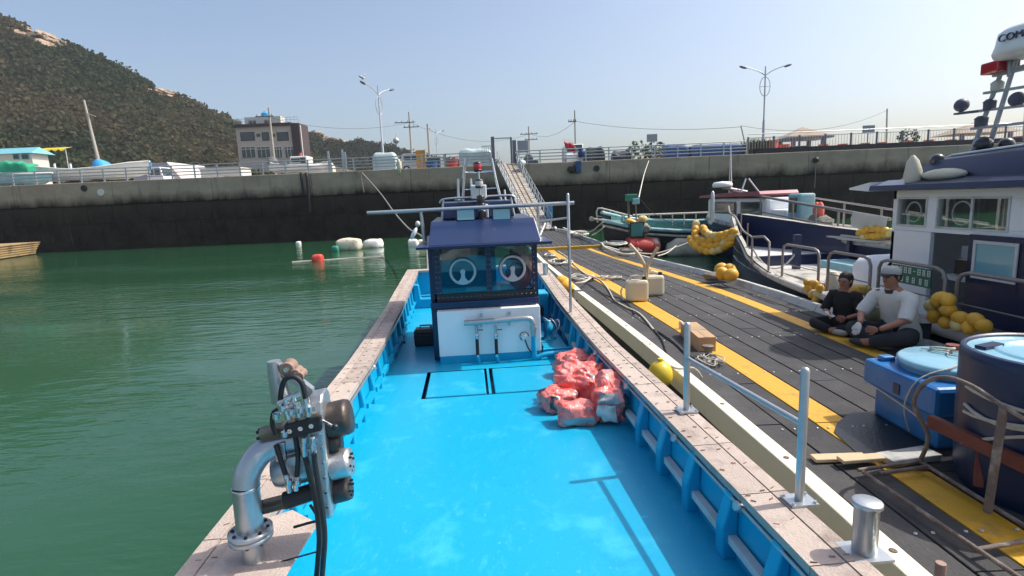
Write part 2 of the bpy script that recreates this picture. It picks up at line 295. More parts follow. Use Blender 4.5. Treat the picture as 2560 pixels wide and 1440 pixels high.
# ------------------------------------------------------------------ mesh builder
COL = scene.collection
OFF = {}
def basis(d, up=V((0, 0, 1))):
    d = d.normalized()
    if abs(d.dot(up)) > 0.98: up = V((0, 1, 0)) if abs(d.y) < 0.9 else V((1, 0, 0))
    x = up.cross(d).normalized(); y = d.cross(x); return x, y, d
class MB:
    def __init__(s): s.v = []; s.f = []; s.sm = []
    def add(s, vs, fs, smooth=False):
        o = len(s.v); s.v += [V(p) for p in vs]
        for f in fs: s.f.append([i + o for i in f]); s.sm.append(smooth)
        return s
    def box(s, c, d, rz=0.0, M=None, taper=1.0):
        x, y, z = d[0] / 2, d[1] / 2, d[2] / 2
        pts = [V((a * x * t, b * y * t, e * z)) for e, t in ((-1, 1.0), (1, taper)) for a, b in ((-1, -1), (1, -1), (1, 1), (-1, 1))]
        m = M or Matrix.Rotation(rz, 3, 'Z'); c = V(c)
        return s.add([c + m @ p for p in pts], [[3, 2, 1, 0], [4, 5, 6, 7], [0, 1, 5, 4], [1, 2, 6, 5], [2, 3, 7, 6], [3, 0, 4, 7]])
    def box2(s, a, b):
        a, b = V(a), V(b); return s.box((a + b) / 2, [abs(q) for q in (b - a)])
    def bar(s, a, b, w, h, up=V((0, 0, 1))):
        a, b = V(a), V(b); x, y, d = basis(b - a, up)
        q = [(-w / 2, -h / 2), (w / 2, -h / 2), (w / 2, h / 2), (-w / 2, h / 2)]
        return s.add([a + x * i + y * j for i, j in q] + [b + x * i + y * j for i, j in q], [[3, 2, 1, 0], [4, 5, 6, 7], [0, 1, 5, 4], [1, 2, 6, 5], [2, 3, 7, 6], [3, 0, 4, 7]])
    def tube(s, pts, r, n=8, cap=True, closed=False, flat=False):
        pts = [V(p) for p in pts]; k = len(pts); rs = r if isinstance(r, (list, tuple)) else [r] * k
        vs = []; x = None
        for i, p in enumerate(pts):
            if closed: d = pts[(i + 1) % k] - pts[i - 1]
            else: d = pts[min(i + 1, k - 1)] - pts[max(i - 1, 0)]
            if d.length < 1e-9: d = V((0, 0, 1))
            d.normalize()
            if x is None: x = basis(d)[0]
            else:
                x = x - d * x.dot(d)
                x = x.normalized() if x.length > 1e-6 else basis(d)[0]
            y = d.cross(x)
            for j in range(n):
                a = 2 * math.pi * j / n; vs.append(p + (x * math.cos(a) + y * math.sin(a)) * rs[i])
        fs = []
        for i in range(k if closed else k - 1):
            a, b = i * n, ((i + 1) % k) * n
            for j in range(n): fs.append([a + j, a + (j + 1) % n, b + (j + 1) % n, b + j])
        s.add(vs, fs, not flat)
        if cap and not closed:
            s.add(vs[:n], [list(range(n))[::-1]]); s.add(vs[-n:], [list(range(n))])
        return s
    def cyl(s, a, b, r, r2=None, n=12, flat=False): return s.tube([a, b], [r, r if r2 is None else r2], n, flat=flat)
    def lathe(s, prof, c=(0, 0, 0), ax=(0, 0, 1), n=20):
        c = V(c); x, y, d = basis(V(ax)); vs = []
        for r, h in prof:
            for j in range(n):
                a = 2 * math.pi * j / n; vs.append(c + d * h + (x * math.cos(a) + y * math.sin(a)) * r)
        fs = []
        for i in range(len(prof) - 1):
            for j in range(n): fs.append([i * n + j, i * n + (j + 1) % n, (i + 1) * n + (j + 1) % n, (i + 1) * n + j])
        s.add(vs, fs, True); k = len(prof) - 1
        if prof[0][0] > 1e-4: s.add(vs[:n], [list(range(n))[::-1]])
        if prof[k][0] > 1e-4: s.add(vs[-n:], [list(range(n))])
        return s
    def ell(s, c, r, n=14, m=9, M=None, jit=0.0, seed=0):
        c = V(c); vs = []; R_ = random.Random(seed)
        if not isinstance(r, (tuple, list)): r = (r, r, r)
        for i in range(m + 1):
            t = math.pi * i / m
            for j in range(n):
                a = 2 * math.pi * j / n
                p = V((r[0] * math.sin(t) * math.cos(a), r[1] * math.sin(t) * math.sin(a), r[2] * math.cos(t)))
                if jit and 0 < i < m: p *= 1 + R_.uniform(-jit, jit)
                vs.append(c + (M @ p if M else p))
        fs = [[i * n + j, (i + 1) * n + j, (i + 1) * n + (j + 1) % n, i * n + (j + 1) % n] for i in range(m) for j in range(n)]
        return s.add(vs, fs, True)
    def prism(s, poly, h0, h1, f):                    # poly (a, b) pairs, f(a, b, h) -> point
        n = len(poly)
        return s.add([f(a, b, h0) for a, b in poly] + [f(a, b, h1) for a, b in poly],
                     [list(range(n))[::-1], list(range(n, 2 * n))] + [[i, (i + 1) % n, n + (i + 1) % n, n + i] for i in range(n)])
    def loft(s, rings, closed=True, caps=False, smooth=True):
        n = len(rings[0]); vs = [p for r in rings for p in r]; fs = []
        for i in range(len(rings) - 1):
            for j in range(n if closed else n - 1): fs.append([i * n + j, i * n + (j + 1) % n, (i + 1) * n + (j + 1) % n, (i + 1) * n + j])
        s.add(vs, fs, smooth)
        if caps: s.add(rings[0], [list(range(n))[::-1]]); s.add(rings[-1], [list(range(n))])
        return s
    def xf(s, M): s.v = [M @ p for p in s.v]; return s
    def obj(s, name, m, parent=None, bevel=0.0, sub=0, label=None, cat=None, group=None, kind=None, disp=None):
        off = V((0, 0, 0))
        if parent is not None: off = OFF.get(parent.name, off)
        elif s.v and kind is None:
            xs = [p.x for p in s.v]; ys = [p.y for p in s.v]; off = V(((min(xs) + max(xs)) / 2, (min(ys) + max(ys)) / 2, min(p.z for p in s.v)))
        me = bpy.data.meshes.new(name)
        me.from_pydata([tuple(p - off) for p in s.v], [], s.f)
        me.polygons.foreach_set('use_smooth', s.sm); me.update()
        me.materials.append(MATS[m])
        o = bpy.data.objects.new(name, me); COL.objects.link(o)
        if parent is not None:
            o.parent = parent; OFF[o.name] = off
        else:
            o.location = off; OFF[o.name] = off
        if bevel:
            b = o.modifiers.new('bevel', 'BEVEL'); b.width = bevel; b.segments = 2; b.limit_method = 'ANGLE'; b.angle_limit = rad(40)
        if sub:
            b = o.modifiers.new('sub', 'SUBSURF'); b.levels = b.render_levels = sub
        tag(o, label, cat, group, kind); return o
def tag(o, label=None, cat=None, group=None, kind=None):
    if label: o['label'] = label
    if cat: o['category'] = cat
    if group: o['group'] = group
    if kind: o['kind'] = kind
    return o
def thing(name, label, cat, loc, group=None, rz=None):     # rz given: parts are built in local coordinates
    o = bpy.data.objects.new(name, None); COL.objects.link(o); o.location = loc; o.empty_display_size = 0.2
    if rz is None: OFF[o.name] = V(loc)
    else: o.rotation_euler = (0, 0, rz); OFF[o.name] = V((0, 0, 0))
    return tag(o, label, cat, group)
def kids(o): return [c for c in COL.objects if c.parent == o]
def copy_tree(o, parent=None):
    c = o.copy(); COL.objects.link(c)
    if parent is not None: c.parent = parent
    for ch in kids(o): copy_tree(ch, c)
    return c
def text_obj(name, body, m, size, M, parent=None, ext=0.001):
    cu = bpy.data.curves.new(name, 'FONT'); cu.body = body; cu.size = size; cu.extrude = ext; cu.align_x = 'CENTER'; cu.align_y = 'CENTER'
    t = bpy.data.objects.new(name, cu); COL.objects.link(t)
    dg = bpy.context.evaluated_depsgraph_get(); me = bpy.data.meshes.new_from_object(t.evaluated_get(dg))
    bpy.data.objects.remove(t); me.name = name; me.materials.clear(); me.materials.append(MATS[m])
    o = bpy.data.objects.new(name, me); COL.objects.link(o)
    off = OFF.get(parent.name, V((0, 0, 0))) if parent is not None else V((0, 0, 0))
    me.transform(Matrix.Translation(-off) @ M)
    if parent is not None: o.parent = parent; OFF[o.name] = off
    return o
# ================================================================== SETTING
WY, WTOP, GZ = 46.0, 5.65, 5.6                  # quay face, its top, ground behind
MB().add([(-700, -200, 0), (700, -200, 0), (700, 46.4, 0), (-700, 46.4, 0)], [[0, 1, 2, 3]]).obj('water', 'sea_water', kind='structure')
MB().add([(-700, 46.7, GZ), (700, 46.7, GZ), (700, 1500, GZ), (-700, 1500, GZ)], [[0, 1, 2, 3]]).obj('ground', 'ground_concrete', kind='structure')

# ---- quay wall: two courses of wet caisson blocks under a dry concrete parapet
wall = thing('quay_wall', 'tall grey concrete quay wall, black and wet below the tide line', 'wall', (0, WY + 0.5, 0))
MB().box2((-110, WY + 0.28, -2), (110, WY + 0.7, 5.4)).obj('core', 'wet_concrete', wall)
def shared(parent, name, proto, n, place):
    out = []
    for i in range(n):
        o = proto if i == 0 else proto.copy()
        if i: COL.objects.link(o)
        o.location = place(i); out.append(o)
    return out
bl_ = {}
for row, (z0, z1) in enumerate(((-0.6, 2.15), (2.17, 3.72))):
    pr = MB().box((0, WY + .5, 0), (2.06, 0.3, z1 - z0)).obj('block', 'tidal_block', wall, bevel=0.03)
    pr.location = (0, 0, 0)
    n = 62
    shared(wall, 'block', pr, n, lambda i, row=row, z0=z0, z1=z1: (-64.5 + 2.08 * i + (1.04 if row else 0), -0.36 + rnd.uniform(-0.012, 0.012) + (0.035 if row else 0), (z0 + z1) / 2))
pr = MB().box((0, WY + .5, 0), (8.28, 0.62, WTOP - 3.74)).obj('parapet', 'tidal_concrete', wall, bevel=0.04)
shared(wall, 'parapet', pr, 16, lambda i: (-62 + 8.3 * i, -0.3 + rnd.uniform(-0.01, 0.01), (WTOP + 3.74) / 2))

# fittings on the wall face
def disc_on_wall(px, py, r, m, name, label, cat, depth=0.06):
    p = gy(px, py, WY - 0.1); return MB().cyl((p.x, WY - 0.12, p.z), (p.x, WY - 0.12 - depth, p.z), r, n=16).obj(name, m, label=label, cat=cat)
disc_on_wall(211, 471, 0.26, 'black_rubber', 'drain_hole', 'black round drain outlet beside the pale disc in the quay wall', 'drain')
disc_on_wall(253, 481, 0.28, 'fence_white', 'wall_disc', 'pale round plate fixed to the quay wall', 'plate')
disc_on_wall(1491, 421, 0.26, 'black_rubber', 'drain_hole', 'dark drain hole with a stain below, beside the dark crate', 'drain')
t = thing('wall_fender', 'black rubber ladder fender hanging down the quay wall', 'fender', (gy(770, 432, WY - .3).x, WY - .2, 3.0))
a, b = gy(765, 436, WY - .25), gy(776, 530, WY - .25)
MB().tube(smooth_path([(a.x, WY - .22, WTOP), (a.x + .1, WY - .3, 5.0), (b.x, WY - .3, b.z)], 4), 0.13, 8).obj('hose', 'black_rubber', t)
MB().cyl((a.x - .45, WY - .2, WTOP), (a.x - .4, WY - .24, 4.0), 0.09).obj('hose', 'black_rubber', t)
p = gy(2038, 400, WY - .2)
t = thing('ball_fender', 'black ball fender with a grey rope on the quay wall', 'fender', (p.x, WY - .3, p.z - .3))
MB().ell((p.x, WY - .32, p.z), .24).obj('ball', 'black_rubber', t); MB().tube([(p.x, WY - .3, p.z), (p.x + .03, WY - .28, p.z - 1.2), (p.x, WY - .28, p.z - 2.3)], .035).obj('rope', 'rope_grey', t)
a, b = gy(1418, 404, WY - .4), gy(1453, 431, WY - .4)
t = thing('wall_crate', 'dark blue equipment crate hung on the quay wall', 'crate', (b.x - .4, WY - .4, b.z))
MB().box2((b.x - .45, WY - .14, b.z), (b.x, WY - .62, a.z)).obj('box', 'tarp_navy', t, bevel=.03)
MB().ell((b.x - .75, WY - .35, b.z + .3), (.36, .2, .3), jit=.2).obj('net', 'rope_black', t)

# old timber barge lying against the foot of the wall
bg_ = thing('timber_barge', 'low weathered timber barge lying by the foot of the quay wall', 'barge', (-37, 36, 0))
E0, E1 = V((-38.2, 43.8, 0)), V((-33.6, 28.0, 0)); bd = (E1 - E0).normalized(); bn = V((bd.y, -bd.x, 0)); bn = bn if bn.x < 0 else -bn
for k in range(5):
    z = .14 + k * .17; q = .05 * (4 - k)
    MB().bar(E0 + bn * (q + .05) + V((0, 0, z)) - bd * (.1 * k), E1 + bn * (q + .05) + V((0, 0, z)), .12, .155).obj('strake', 'sand_stone', bg_, bevel=.015)
    MB().bar(E0 + bn * .2 + V((0, 0, z)) - bd * (.1 * k + .06), E0 + bn * 3.2 + V((0, 0, z)) - bd * (.1 * k + .06), .12, .155).obj('end_plank', 'sand_stone', bg_, bevel=.015)
mb = MB(); A_, B__ = E0 + V((0, 0, .93)) - bd * .45, E1 + V((0, 0, .93)); mb.prism([(0, 0), (1, 0), (1, 1), (0, 1)], 0, .06, lambda a, b, h: A_.lerp(B__, a) + bn * (b * 3.3 - .08) + V((0, 0, h))); mb.obj('deck', 'sand_stone', bg_)

# ---- hills
R1 = [(-300, -60), (-120, -30), (0, 32), (60, 48), (100, 64), (140, 88), (190, 110), (240, 134), (300, 164), (360, 194), (420, 220), (480, 246), (540, 274), (600, 306), (680, 345), (760, 375), (860, 400), (1000, 425)]
R2 = [(500, 330), (640, 335), (760, 334), (800, 320), (830, 326), (870, 337), (930, 354), (960, 355), (1000, 374), (1050, 380), (1100, 390), (1160, 402), (1300, 408), (1500, 412)]
def ridge_tab(tab, Y): return [(gy(px, py, Y).x, gy(px, py, Y).z - 3.2) for px, py in tab]
def hill(name, tab, Yf, Yr, nx, ny):
    rt = ridge_tab(tab, Yr); x0, x1 = rt[0][0], rt[-1][0]
    def H(x, Y):
        t = (Y - Yf) / (Yr - Yf); h = interp(rt, x)
        if t < 0: return GZ
        s = (t * 0.75 + 0.25 * t * t) if t < 1 else 1 - 0.35 * (t - 1) ** 1.5
        b = noise.noise(V((x * .03, Y * .03, 3))) * 5 * min(1, t * 2) * max(0, 1 - abs(t - .5) * 2)
        return GZ - .3 + max(0, h - GZ) * s + b
    g = [[V((lerp(x0, x1, i / nx), lerp(Yf, Yr * 1.5 - Yf * .5, j / ny), 0)) for i in range(nx + 1)] for j in range(ny + 1)]
    for r in g:
        for p in r: p.z = H(p.x, p.y)
    MB().loft(g, closed=False).obj(name, 'hill_soil', kind='structure')
    return H
H1 = hill('hill', R1, 84, 230, 70, 40)
H2 = hill('far_hill', R2, 190, 330, 60, 20)
import numpy as np
def forest(name, label, cnt, H, pxr, Yf, Yr, size, quads, hole, seed, cols):
    rg = np.random.default_rng(seed); rr = random.Random(seed); P = []; S = []; T = []
    k = 0
    while len(P) < cnt and k < cnt * 6:
        k += 1
        Y = Yf + (Yr - Yf) * rr.random() ** 0.8
        px = rr.uniform(*pxr); x = gy(px, 400, Y).x; z = H(x, Y)
        d = V((x, Y, z)) - CC; f = d.dot(FW); qx, qy = 1280 + FPX * d.dot(CR) / f, 720 - FPX * d.dot(CU) / f
        if any(((qx - a) / c) ** 2 + ((qy - b) / e) ** 2 < 1 + .5 * noise.noise(V((qx * .05, qy * .05, 1))) for a, b, c, e in hole): continue
        s = rr.uniform(*size) * (1 + .25 * noise.noise(V((x * .05, Y * .05, 9))))
        P.append((x, Y, z + s * .55)); S.append(s)
        v = noise.noise(V((x * .022, Y * .022, z * .04))) + .5 * noise.noise(V((x * .11, Y * .11, 4))) + rr.uniform(-.25, .25)
        v = min(1, max(0, v * 1.5 + .48)); q = rr.uniform(.8, 1.25)
        T.append(tuple(lerp(a, b, v) * q for a, b in zip(*cols)))
    P = np.array(P); S = np.array(S); T = np.array(T); n = len(P)
    d = rg.normal(size=(n, quads, 3)); d /= np.linalg.norm(d, axis=2, keepdims=True)
    d *= (0.45 + 0.6 * rg.random((n, quads, 1))) ; d[:, :, 2] *= 0.75
    lump = 1 + 0.35 * rg.normal(size=(n, 1, 3)); c = P[:, None, :] + d * lump * S[:, None, None]
    u = rg.normal(size=(n, quads, 3)); u /= np.linalg.norm(u, axis=2, keepdims=True)
    w = np.cross(u, rg.normal(size=(n, quads, 3))); w /= np.linalg.norm(w, axis=2, keepdims=True)
    q = (S[:, None, None] * (0.13 + 0.13 * rg.random((n, quads, 1))))
    vs = np.stack([c - u * q - w * q * .6, c + u * q * .9 - w * q, c + u * q + w * q * .7, c - u * q * .8 + w * q], axis=2).reshape(-1, 3)
    nf = n * quads; me = bpy.data.meshes.new(name)
    me.vertices.add(nf * 4); me.vertices.foreach_set('co', vs.astype('f').ravel())
    me.loops.add(nf * 4); me.loops.foreach_set('vertex_index', np.arange(nf * 4, dtype='i'))
    me.polygons.add(nf); me.polygons.foreach_set('loop_start', np.arange(0, nf * 4, 4, dtype='i')); me.polygons.foreach_set('loop_total', np.full(nf, 4, 'i'))
    me.update(); at = me.color_attributes.new('tint', 'FLOAT_COLOR', 'POINT')
    cc = np.ones((n, quads * 4, 4), 'f'); cc[:, :, :3] = T[:, None, :]; at.data.foreach_set('color', cc.ravel())
    me.materials.append(MATS['forest_leaf']); o = bpy.data.objects.new(name, me); COL.objects.link(o)
    tag(o, label, 'forest', None, 'stuff')
ROCKS1 = [(82, 88, 46, 18), (130, 112, 26, 16), (396, 233, 44, 10), (425, 243, 22, 6)]
ROCKS2 = [(820, 345, 34, 12), (865, 352, 45, 9)]
COLS = ((0.052, 0.072, 0.034), (0.108, 0.092, 0.052))
forest('hillside_forest', 'dry brown and green pine forest covering the steep hill', 9500, H1, (-140, 800), 86, 236, (1.2, 2.6), 46, ROCKS1, 1, COLS)
forest('far_forest', 'dark green trees on the low far hill behind the building', 2400, H2, (560, 1250), 195, 335, (1.8, 3.4), 36, ROCKS2, 2, ((0.030, 0.042, 0.022), (0.075, 0.068, 0.036)))
forest('hill_foot_shrubs', 'dark shrubs along the foot of the hill behind the boats', 420, lambda x, Y: GZ, (60, 600), 78, 86, (1.0, 1.8), 26, [], 3, ((0.024, 0.034, 0.014), (0.06, 0.06, 0.02)))
def outcrop(px, py, w, h, H, Y0, Y1, seed, label):
    # find where the sight line meets the slope
    best = None
    for k in range(200):
        Y = lerp(Y0, Y1, k / 199); p = gy(px, py, Y)
        if p.z <= H(p.x, Y): best = p; break
    if best is None: best = gy(px, py, Y1); best.z = H(best.x, Y1)
    s = best.y / FPX; mb = MB(); r2 = random.Random(seed)
    for k in range(9):
        ox, oy = r2.uniform(-1, 1) * w * s, r2.uniform(-.9, .9) * h * s
        x = best.x + ox; z = best.z + oy - ox * .30; y = best.y + oy * 1.2
        mb.ell((x, y, z), (w * s * r2.uniform(.25, .45), 3.2, h * s * r2.uniform(.35, .6)), 12, 8, Matrix.Rotation(r2.uniform(-.2, .5), 3, 'Y'), .22, r2.random())
    for i in range(len(mb.sm)): mb.sm[i] = False
    mb.obj('rock_outcrop', 'rock', label=label, cat='rock', group='bare rocks on the hills')
outcrop(82, 88, 50, 18, H1, 90, 240, 1, 'large pale rock face near the top of the steep hill')
outcrop(132, 112, 24, 14, H1, 90, 240, 2, 'small pale rock step below the large rock face')
outcrop(398, 234, 46, 10, H1, 90, 240, 3, 'narrow pale rock face on the lower ridge of the steep hill')
outcrop(845, 349, 55, 10, H2, 195, 335, 4, 'pale rock face on the low far hill')
# ================================================================== RAILS, GANGWAY AND THINGS ON THE QUAY
def guard_rail(x0, x1, label, n, y=WY + .15, h=1.08, rails=(0.28, 0.54, 0.8, 1.06)):
    t = thing('guard_rail', label, 'railing', ((x0 + x1) / 2, y, WTOP))
    pr = None
    for i in range(n + 1):
        x = lerp(x0, x1, i / n)
        if pr is None:
            pr = MB().box((x, y, WTOP + h / 2), (.1, .1, h)).obj('post', 'galvanised', t); xp = x
        else:
            c = pr.copy(); COL.objects.link(c); c.location = (x - xp, 0, 0)
    for z in rails: MB().cyl((x0, y - .02, WTOP + z), (x1, y - .02, WTOP + z), .045, n=6).obj('rail', 'galvanised', t)
xg0, xg1 = gy(1228, 408, WY).x, gy(1290, 406, WY).x
guard_rail(-64, xg0 - .1, 'long grey four-bar guard rail on the quay wall left of the gangway gate', 33)
guard_rail(xg1 + .1, gy(1868, 385, WY).x, 'grey four-bar guard rail on the quay wall beside the blue tarpaulin stacks', 10)
# picket fence further along
xf0, xf1 = gy(1872, 380, WY).x, 62.0
t = thing('picket_fence', 'tall fence with thin pale bars along the quay by the pavilion', 'fence', ((xf0 + xf1) / 2, WY + .2, WTOP))
MB().box2((xf0 + .6, WY + .0, WTOP - .02), (xf1, WY + .5, WTOP + .42)).obj('kerb', 'hull_black', t)  # near black: the kerb's shade is put into its colour
mb = MB(); x = xf0 + .15
while x < xf1: mb.box((x, WY + .25, WTOP + .85), (.022, .022, .9)); x += .24
mb.obj('bars', 'fence_white', t, kind='stuff')
for z in (1.32, 1.62): MB().cyl((xf0, WY + .25, WTOP + z), (xf1, WY + .25, WTOP + z), .035, n=6).obj('rail', 'galvanised', t)
pr = None; x = xf0
while x < xf1:
    if pr is None: pr = MB().box((x, WY + .2, WTOP + .7), (.11, .11, 1.4)).obj('post', 'fence_dark', t)
    else:
        c = pr.copy(); COL.objects.link(c); c.location = (x - xf0, 0, 0)
    x += 2.15

# gangway
gw = thing('gangway', 'steel gangway with tan boards leading from the pontoon up to the quay', 'gangway', (2.1, 37.5, .5))
GA, GB = V((2.15, 37.2, .62)), V((0.0, 46.1, 5.72)); gd = (GB - GA); sx = V((gd.y, -gd.x, 0)).normalized()
gn = sx.cross(gd).normalized(); gn = gn if gn.z > 0 else -gn
for s in (-1, 1):
    MB().bar(GA + sx * s * .78 - gn * .1, GB + sx * s * .78 - gn * .1, .1, .24).obj('stringer', 'galvanised', gw)
nb = 34
for i in range(nb):
    p = GA + gd * ((i + .5) / nb); mb = MB()
    mb.bar(p - sx * .72, p + sx * .72, gd.length / nb * .86, .03, gn); mb.obj('board', 'gang_deck', gw)
for q in (-.36, 0, .36): MB().bar(GA + sx * q + gn * .03, GB + sx * q + gn * .03, .035, .03, gn).obj('batten', 'rust_timber', gw)
for s in (-1, 1):
    for h in (.5, 1.0): MB().cyl(GA + sx * s * .78 + V((0, 0, h)), GB + sx * s * .78 + V((0, 0, h)), .028, n=6).obj('handrail', 'galvanised', gw)
    for i in range(13):
        p = GA + gd * (i / 12) + sx * s * .78; MB().cyl(p, p + V((0, 0, 1.0)), .025, n=6).obj('baluster', 'galvanised', gw)
    mb = MB()
    for i in range(12):
        p, q = GA + gd * (i / 12) + sx * s * .78, GA + gd * ((i + 1) / 12) + sx * s * .78
        mb.cyl(p, q + V((0, 0, 1.0)), .014, n=5)
    mb.obj('lattice', 'galvanised', gw)
MB().box(GA + sx * .95 + gd * .1 + V((0, 0, .7)), (.05, 1.3, .9), math.atan2(-gd.x, gd.y)).obj('side_sheet', 'tarp_blue', gw)
MB().ell(GA + gd * .86 + sx * .95 + V((0, 0, .6)), (.32, .3, .3), jit=.2).obj('rolled_cover', 'tarp_silver', gw)
MB().cyl(GA + sx * .95 + V((0, 0, -.12)), GA + sx * 1.08 + V((0, 0, -.12)), .3, n=16).obj('roller', 'galvanised', gw)

# gate frame at its head
t = thing('quay_gate', 'steel gate frame standing open at the head of the gangway', 'gate', (0, WY + .3, GZ))
pl, pr_ = gy(1231, 342, WY + .3), gy(1277, 343, WY + .3)
MB().box2((pl.x - .14, WY + .2, GZ), (pl.x + .14, WY + .45, pl.z)).obj('post', 'fence_dark', t)
MB().box2((pr_.x - .08, WY + .2, GZ), (pr_.x + .08, WY + .45, pr_.z)).obj('post', 'fence_dark', t)
MB().box2((pl.x + .15, WY + .28, pl.z - .2), (pr_.x - .09, WY + .38, pl.z - .1)).obj('lintel', 'galvanised', t)
MB().box2((pr_.x + .1, WY + .25, GZ + .1), (pr_.x + .42, WY + .33, pr_.z - .25)).obj('leaf', 'fence_dark', t)
mb = MB(); fl = gy(1204, 365, WY + .3)
for k in range(6): mb.box2((fl.x + k * .18, WY + .28, GZ), (fl.x + k * .18 + .04, WY + .32, fl.z))
mb.box2((fl.x, WY + .27, fl.z - .06), (pl.x - .15, WY + .33, fl.z)); mb.obj('side_grille', 'galvanised', t)
a, b = gy(1293, 352, WY + .9), gy(1321, 381, WY + .9)
t = thing('notice_board', 'grey green notice board beside the quay gate', 'sign', ((a.x + b.x) / 2, WY + .9, GZ))
MB().box2((a.x, WY + .87, b.z), (b.x, WY + .93, a.z)).obj('panel', 'sign_grey', t)
for x in (a.x + .1, b.x - .1): MB().box2((x - .04, WY + .94, GZ), (x + .04, WY + 1.0, a.z)).obj('leg', 'galvanised', t)

# ---- lamps and poles
def straight_pole(name, px, py0, py1, Y, r0, r1, m, label, cat='pole', arms=(), group=None, lean=None):
    a = gy(px[0], py0, Y); b = gy(px[1], py1, Y); base = V((b.x, Y, GZ))
    top = V((b.x + (lean if lean is not None else 0), Y, a.z)) if lean is not None else V((b.x, Y, a.z))
    t = thing(name, label, cat, base, group); MB().cyl(base, top, r0, r1, 8).obj('shaft', m, t)
    for dz, w, off in arms:
        c = base.lerp(top, 1) + V((off, -.12, -dz)); MB().box(c, (w, .1, .1)).obj('crossarm', 'lamp_head', t)
        mb = MB()
        for q in (-.42, -.15, .15, .42): mb.cyl(c + V((q * w, 0, .05)), c + V((q * w, 0, .25)), .05, .03, 6)
        mb.obj('insulators', 'lamp_head', t)
    return t, base, top
def street_lamp(px, pt, pb, Y, dist_arm, label, gull=False, yawarm=0.0):
    b = gy(px, pb, Y); top = gy(px, pt, Y); base = V((b.x, Y, GZ)); H = top.z - GZ
    t = thing('street_lamp', label, 'street lamp', base, 'twin-arm street lamps on the quay')
    MB().tube([base, base + V((0, 0, H * .4)), base + V((0, 0, H * .41)), base + V((0, 0, H))], [.13, .11, .075, .05], 10).obj('pole', 'lamp_pole', t)
    ca, sa = math.cos(yawarm), math.sin(yawarm); ax = V((ca, sa, 0))
    for s in (-1, 1):
        j = base + V((0, 0, H * .90)); pts = smooth_path([j, j + ax * s * .7 * dist_arm + V((0, 0, .42)), j + ax * s * 1.7 * dist_arm + V((0, 0, .75))], 5)
        MB().tube(pts, .04, 6).obj('arm', 'lamp_pole', t)
        MB().ell(pts[-1] + ax * s * .25, (.36, .16, .1), 12, 6, Matrix.Rotation(yawarm, 3, 'Z') @ Matrix.Rotation(-.3 * s, 3, 'Y')).obj('lamp_head', 'lamp_head', t)
    ring = []
    for k in range(24):
        a = 2 * math.pi * k / 24; ring.append(base + V((0, 0, H * .78)) + ax * .45 * math.cos(a) + V((0, 0, .8 * math.sin(a))))
    MB().tube(ring, .03, 6, closed=True).obj('ring', 'lamp_pole', t)
    MB().bar(base + V((0, 0, H * .78)) - ax * .42, base + V((0, 0, H * .78)) + ax * .42, .03, .03).obj('ring_bar', 'lamp_pole', t)
    return base + V((0, 0, H * .9 + .95)) - ax * (1.7 * dist_arm + .25)
street_lamp(1908, 166, 356, 49, 1.0, 'double street lamp with an oval ring, rising beside the pavilion')
gl_ = street_lamp(958, 214, 392, 52, 1.0, 'double street lamp with a gull perched on its head', yawarm=rad(62))
street_lamp(1094, 322, 395, 88, 1.0, 'small distant double street lamp beyond the red tub', yawarm=rad(62))
gp = gl_ + V((0, 0, .12))
t = thing('gull', 'white gull with grey wings perched on the street lamp', 'gull', gp - V((0, 0, .1)))
MB().ell(gp + V((0, 0, .14)), (.26, .11, .12), 12, 8, Matrix.Rotation(.5, 3, 'Y')).obj('body', 'gull_white', t)
MB().ell(gp + V((.2, 0, .33)), .075).obj('head', 'gull_white', t); MB().ell(gp + V((-.1, 0, .14)), (.27, .13, .07), 12, 8, Matrix.Rotation(.6, 3, 'Y')).obj('wings', 'gull_grey', t)
MB().cyl(gp + V((.26, 0, .33)), gp + V((.36, 0, .31)), .02, .004, 6).obj('beak', 'canvas_yellow', t)
for s in (-.04, .04): MB().cyl(gp + V((0, s, -.1)), gp + V((0, s, .06)), .012, n=5).obj('leg', 'canvas_yellow', t)

AR = ((.5, 1.6, 0), (1.1, 1.2, .1))
_, b1, t1 = straight_pole('utility_pole', (672, 686), 269, 402, 60, .15, .1, 'pole_concrete', 'pale concrete utility pole in front of the three-storey building', 'utility pole', ((.9, 1.9, -.5),))
_, b2, t2 = straight_pole('utility_pole', (1021, 1030), 280, 395, 72, .16, .1, 'pole_concrete', 'utility pole with stacked crossarms behind the silver car', 'utility pole', ((1.3, 2.6, -.6), (1.9, 2.0, .2)))
_, b3, t3 = straight_pole('utility_pole', (1071, 1074), 310, 392, 70, .14, .13, 'pole_concrete', 'bare round utility pole behind the orange board', 'utility pole')
_, b4, t4 = straight_pole('utility_pole', (1321, 1324), 316, 385, 82, .16, .1, 'pole_concrete', 'utility pole with two crossarms behind the notice board', 'utility pole', ((1.1, 2.6, 0), (1.9, 1.9, .3)))
_, b5, t5 = straight_pole('utility_pole', (1437, 1439), 276, 380, 62, .11, .08, 'pole_concrete', 'thin utility pole rising behind the red flags', 'utility pole', ((1.2, .9, -.3),))
_, b6, t6 = straight_pole('utility_pole', (2212, 2218), 272, 350, 66, .12, .08, 'pole_concrete', 'thin utility pole behind the picket fence, right of the solar panel', 'utility pole', lean=-.25)
_, b7, t7 = straight_pole('leaning_post', (1856, 1872), 314, 352, 50, .07, .05, 'pole_concrete', 'thin post leaning over the end of the picket fence', 'post', lean=-.75)
_, b8, t8 = straight_pole('timber_pole', (230, 252), 249, 402, 58, .2, .11, 'pole_concrete', 'weathered leaning pole with a short arm behind the stranded white boat', 'pole', lean=-.75)
MB().bar(t8 + V((.05, 0, -1.3)), t8 + V((1.0, -.1, -1.7)), .09, .09).obj('arm', 'pole_concrete', bpy.data.objects['timber_pole'])
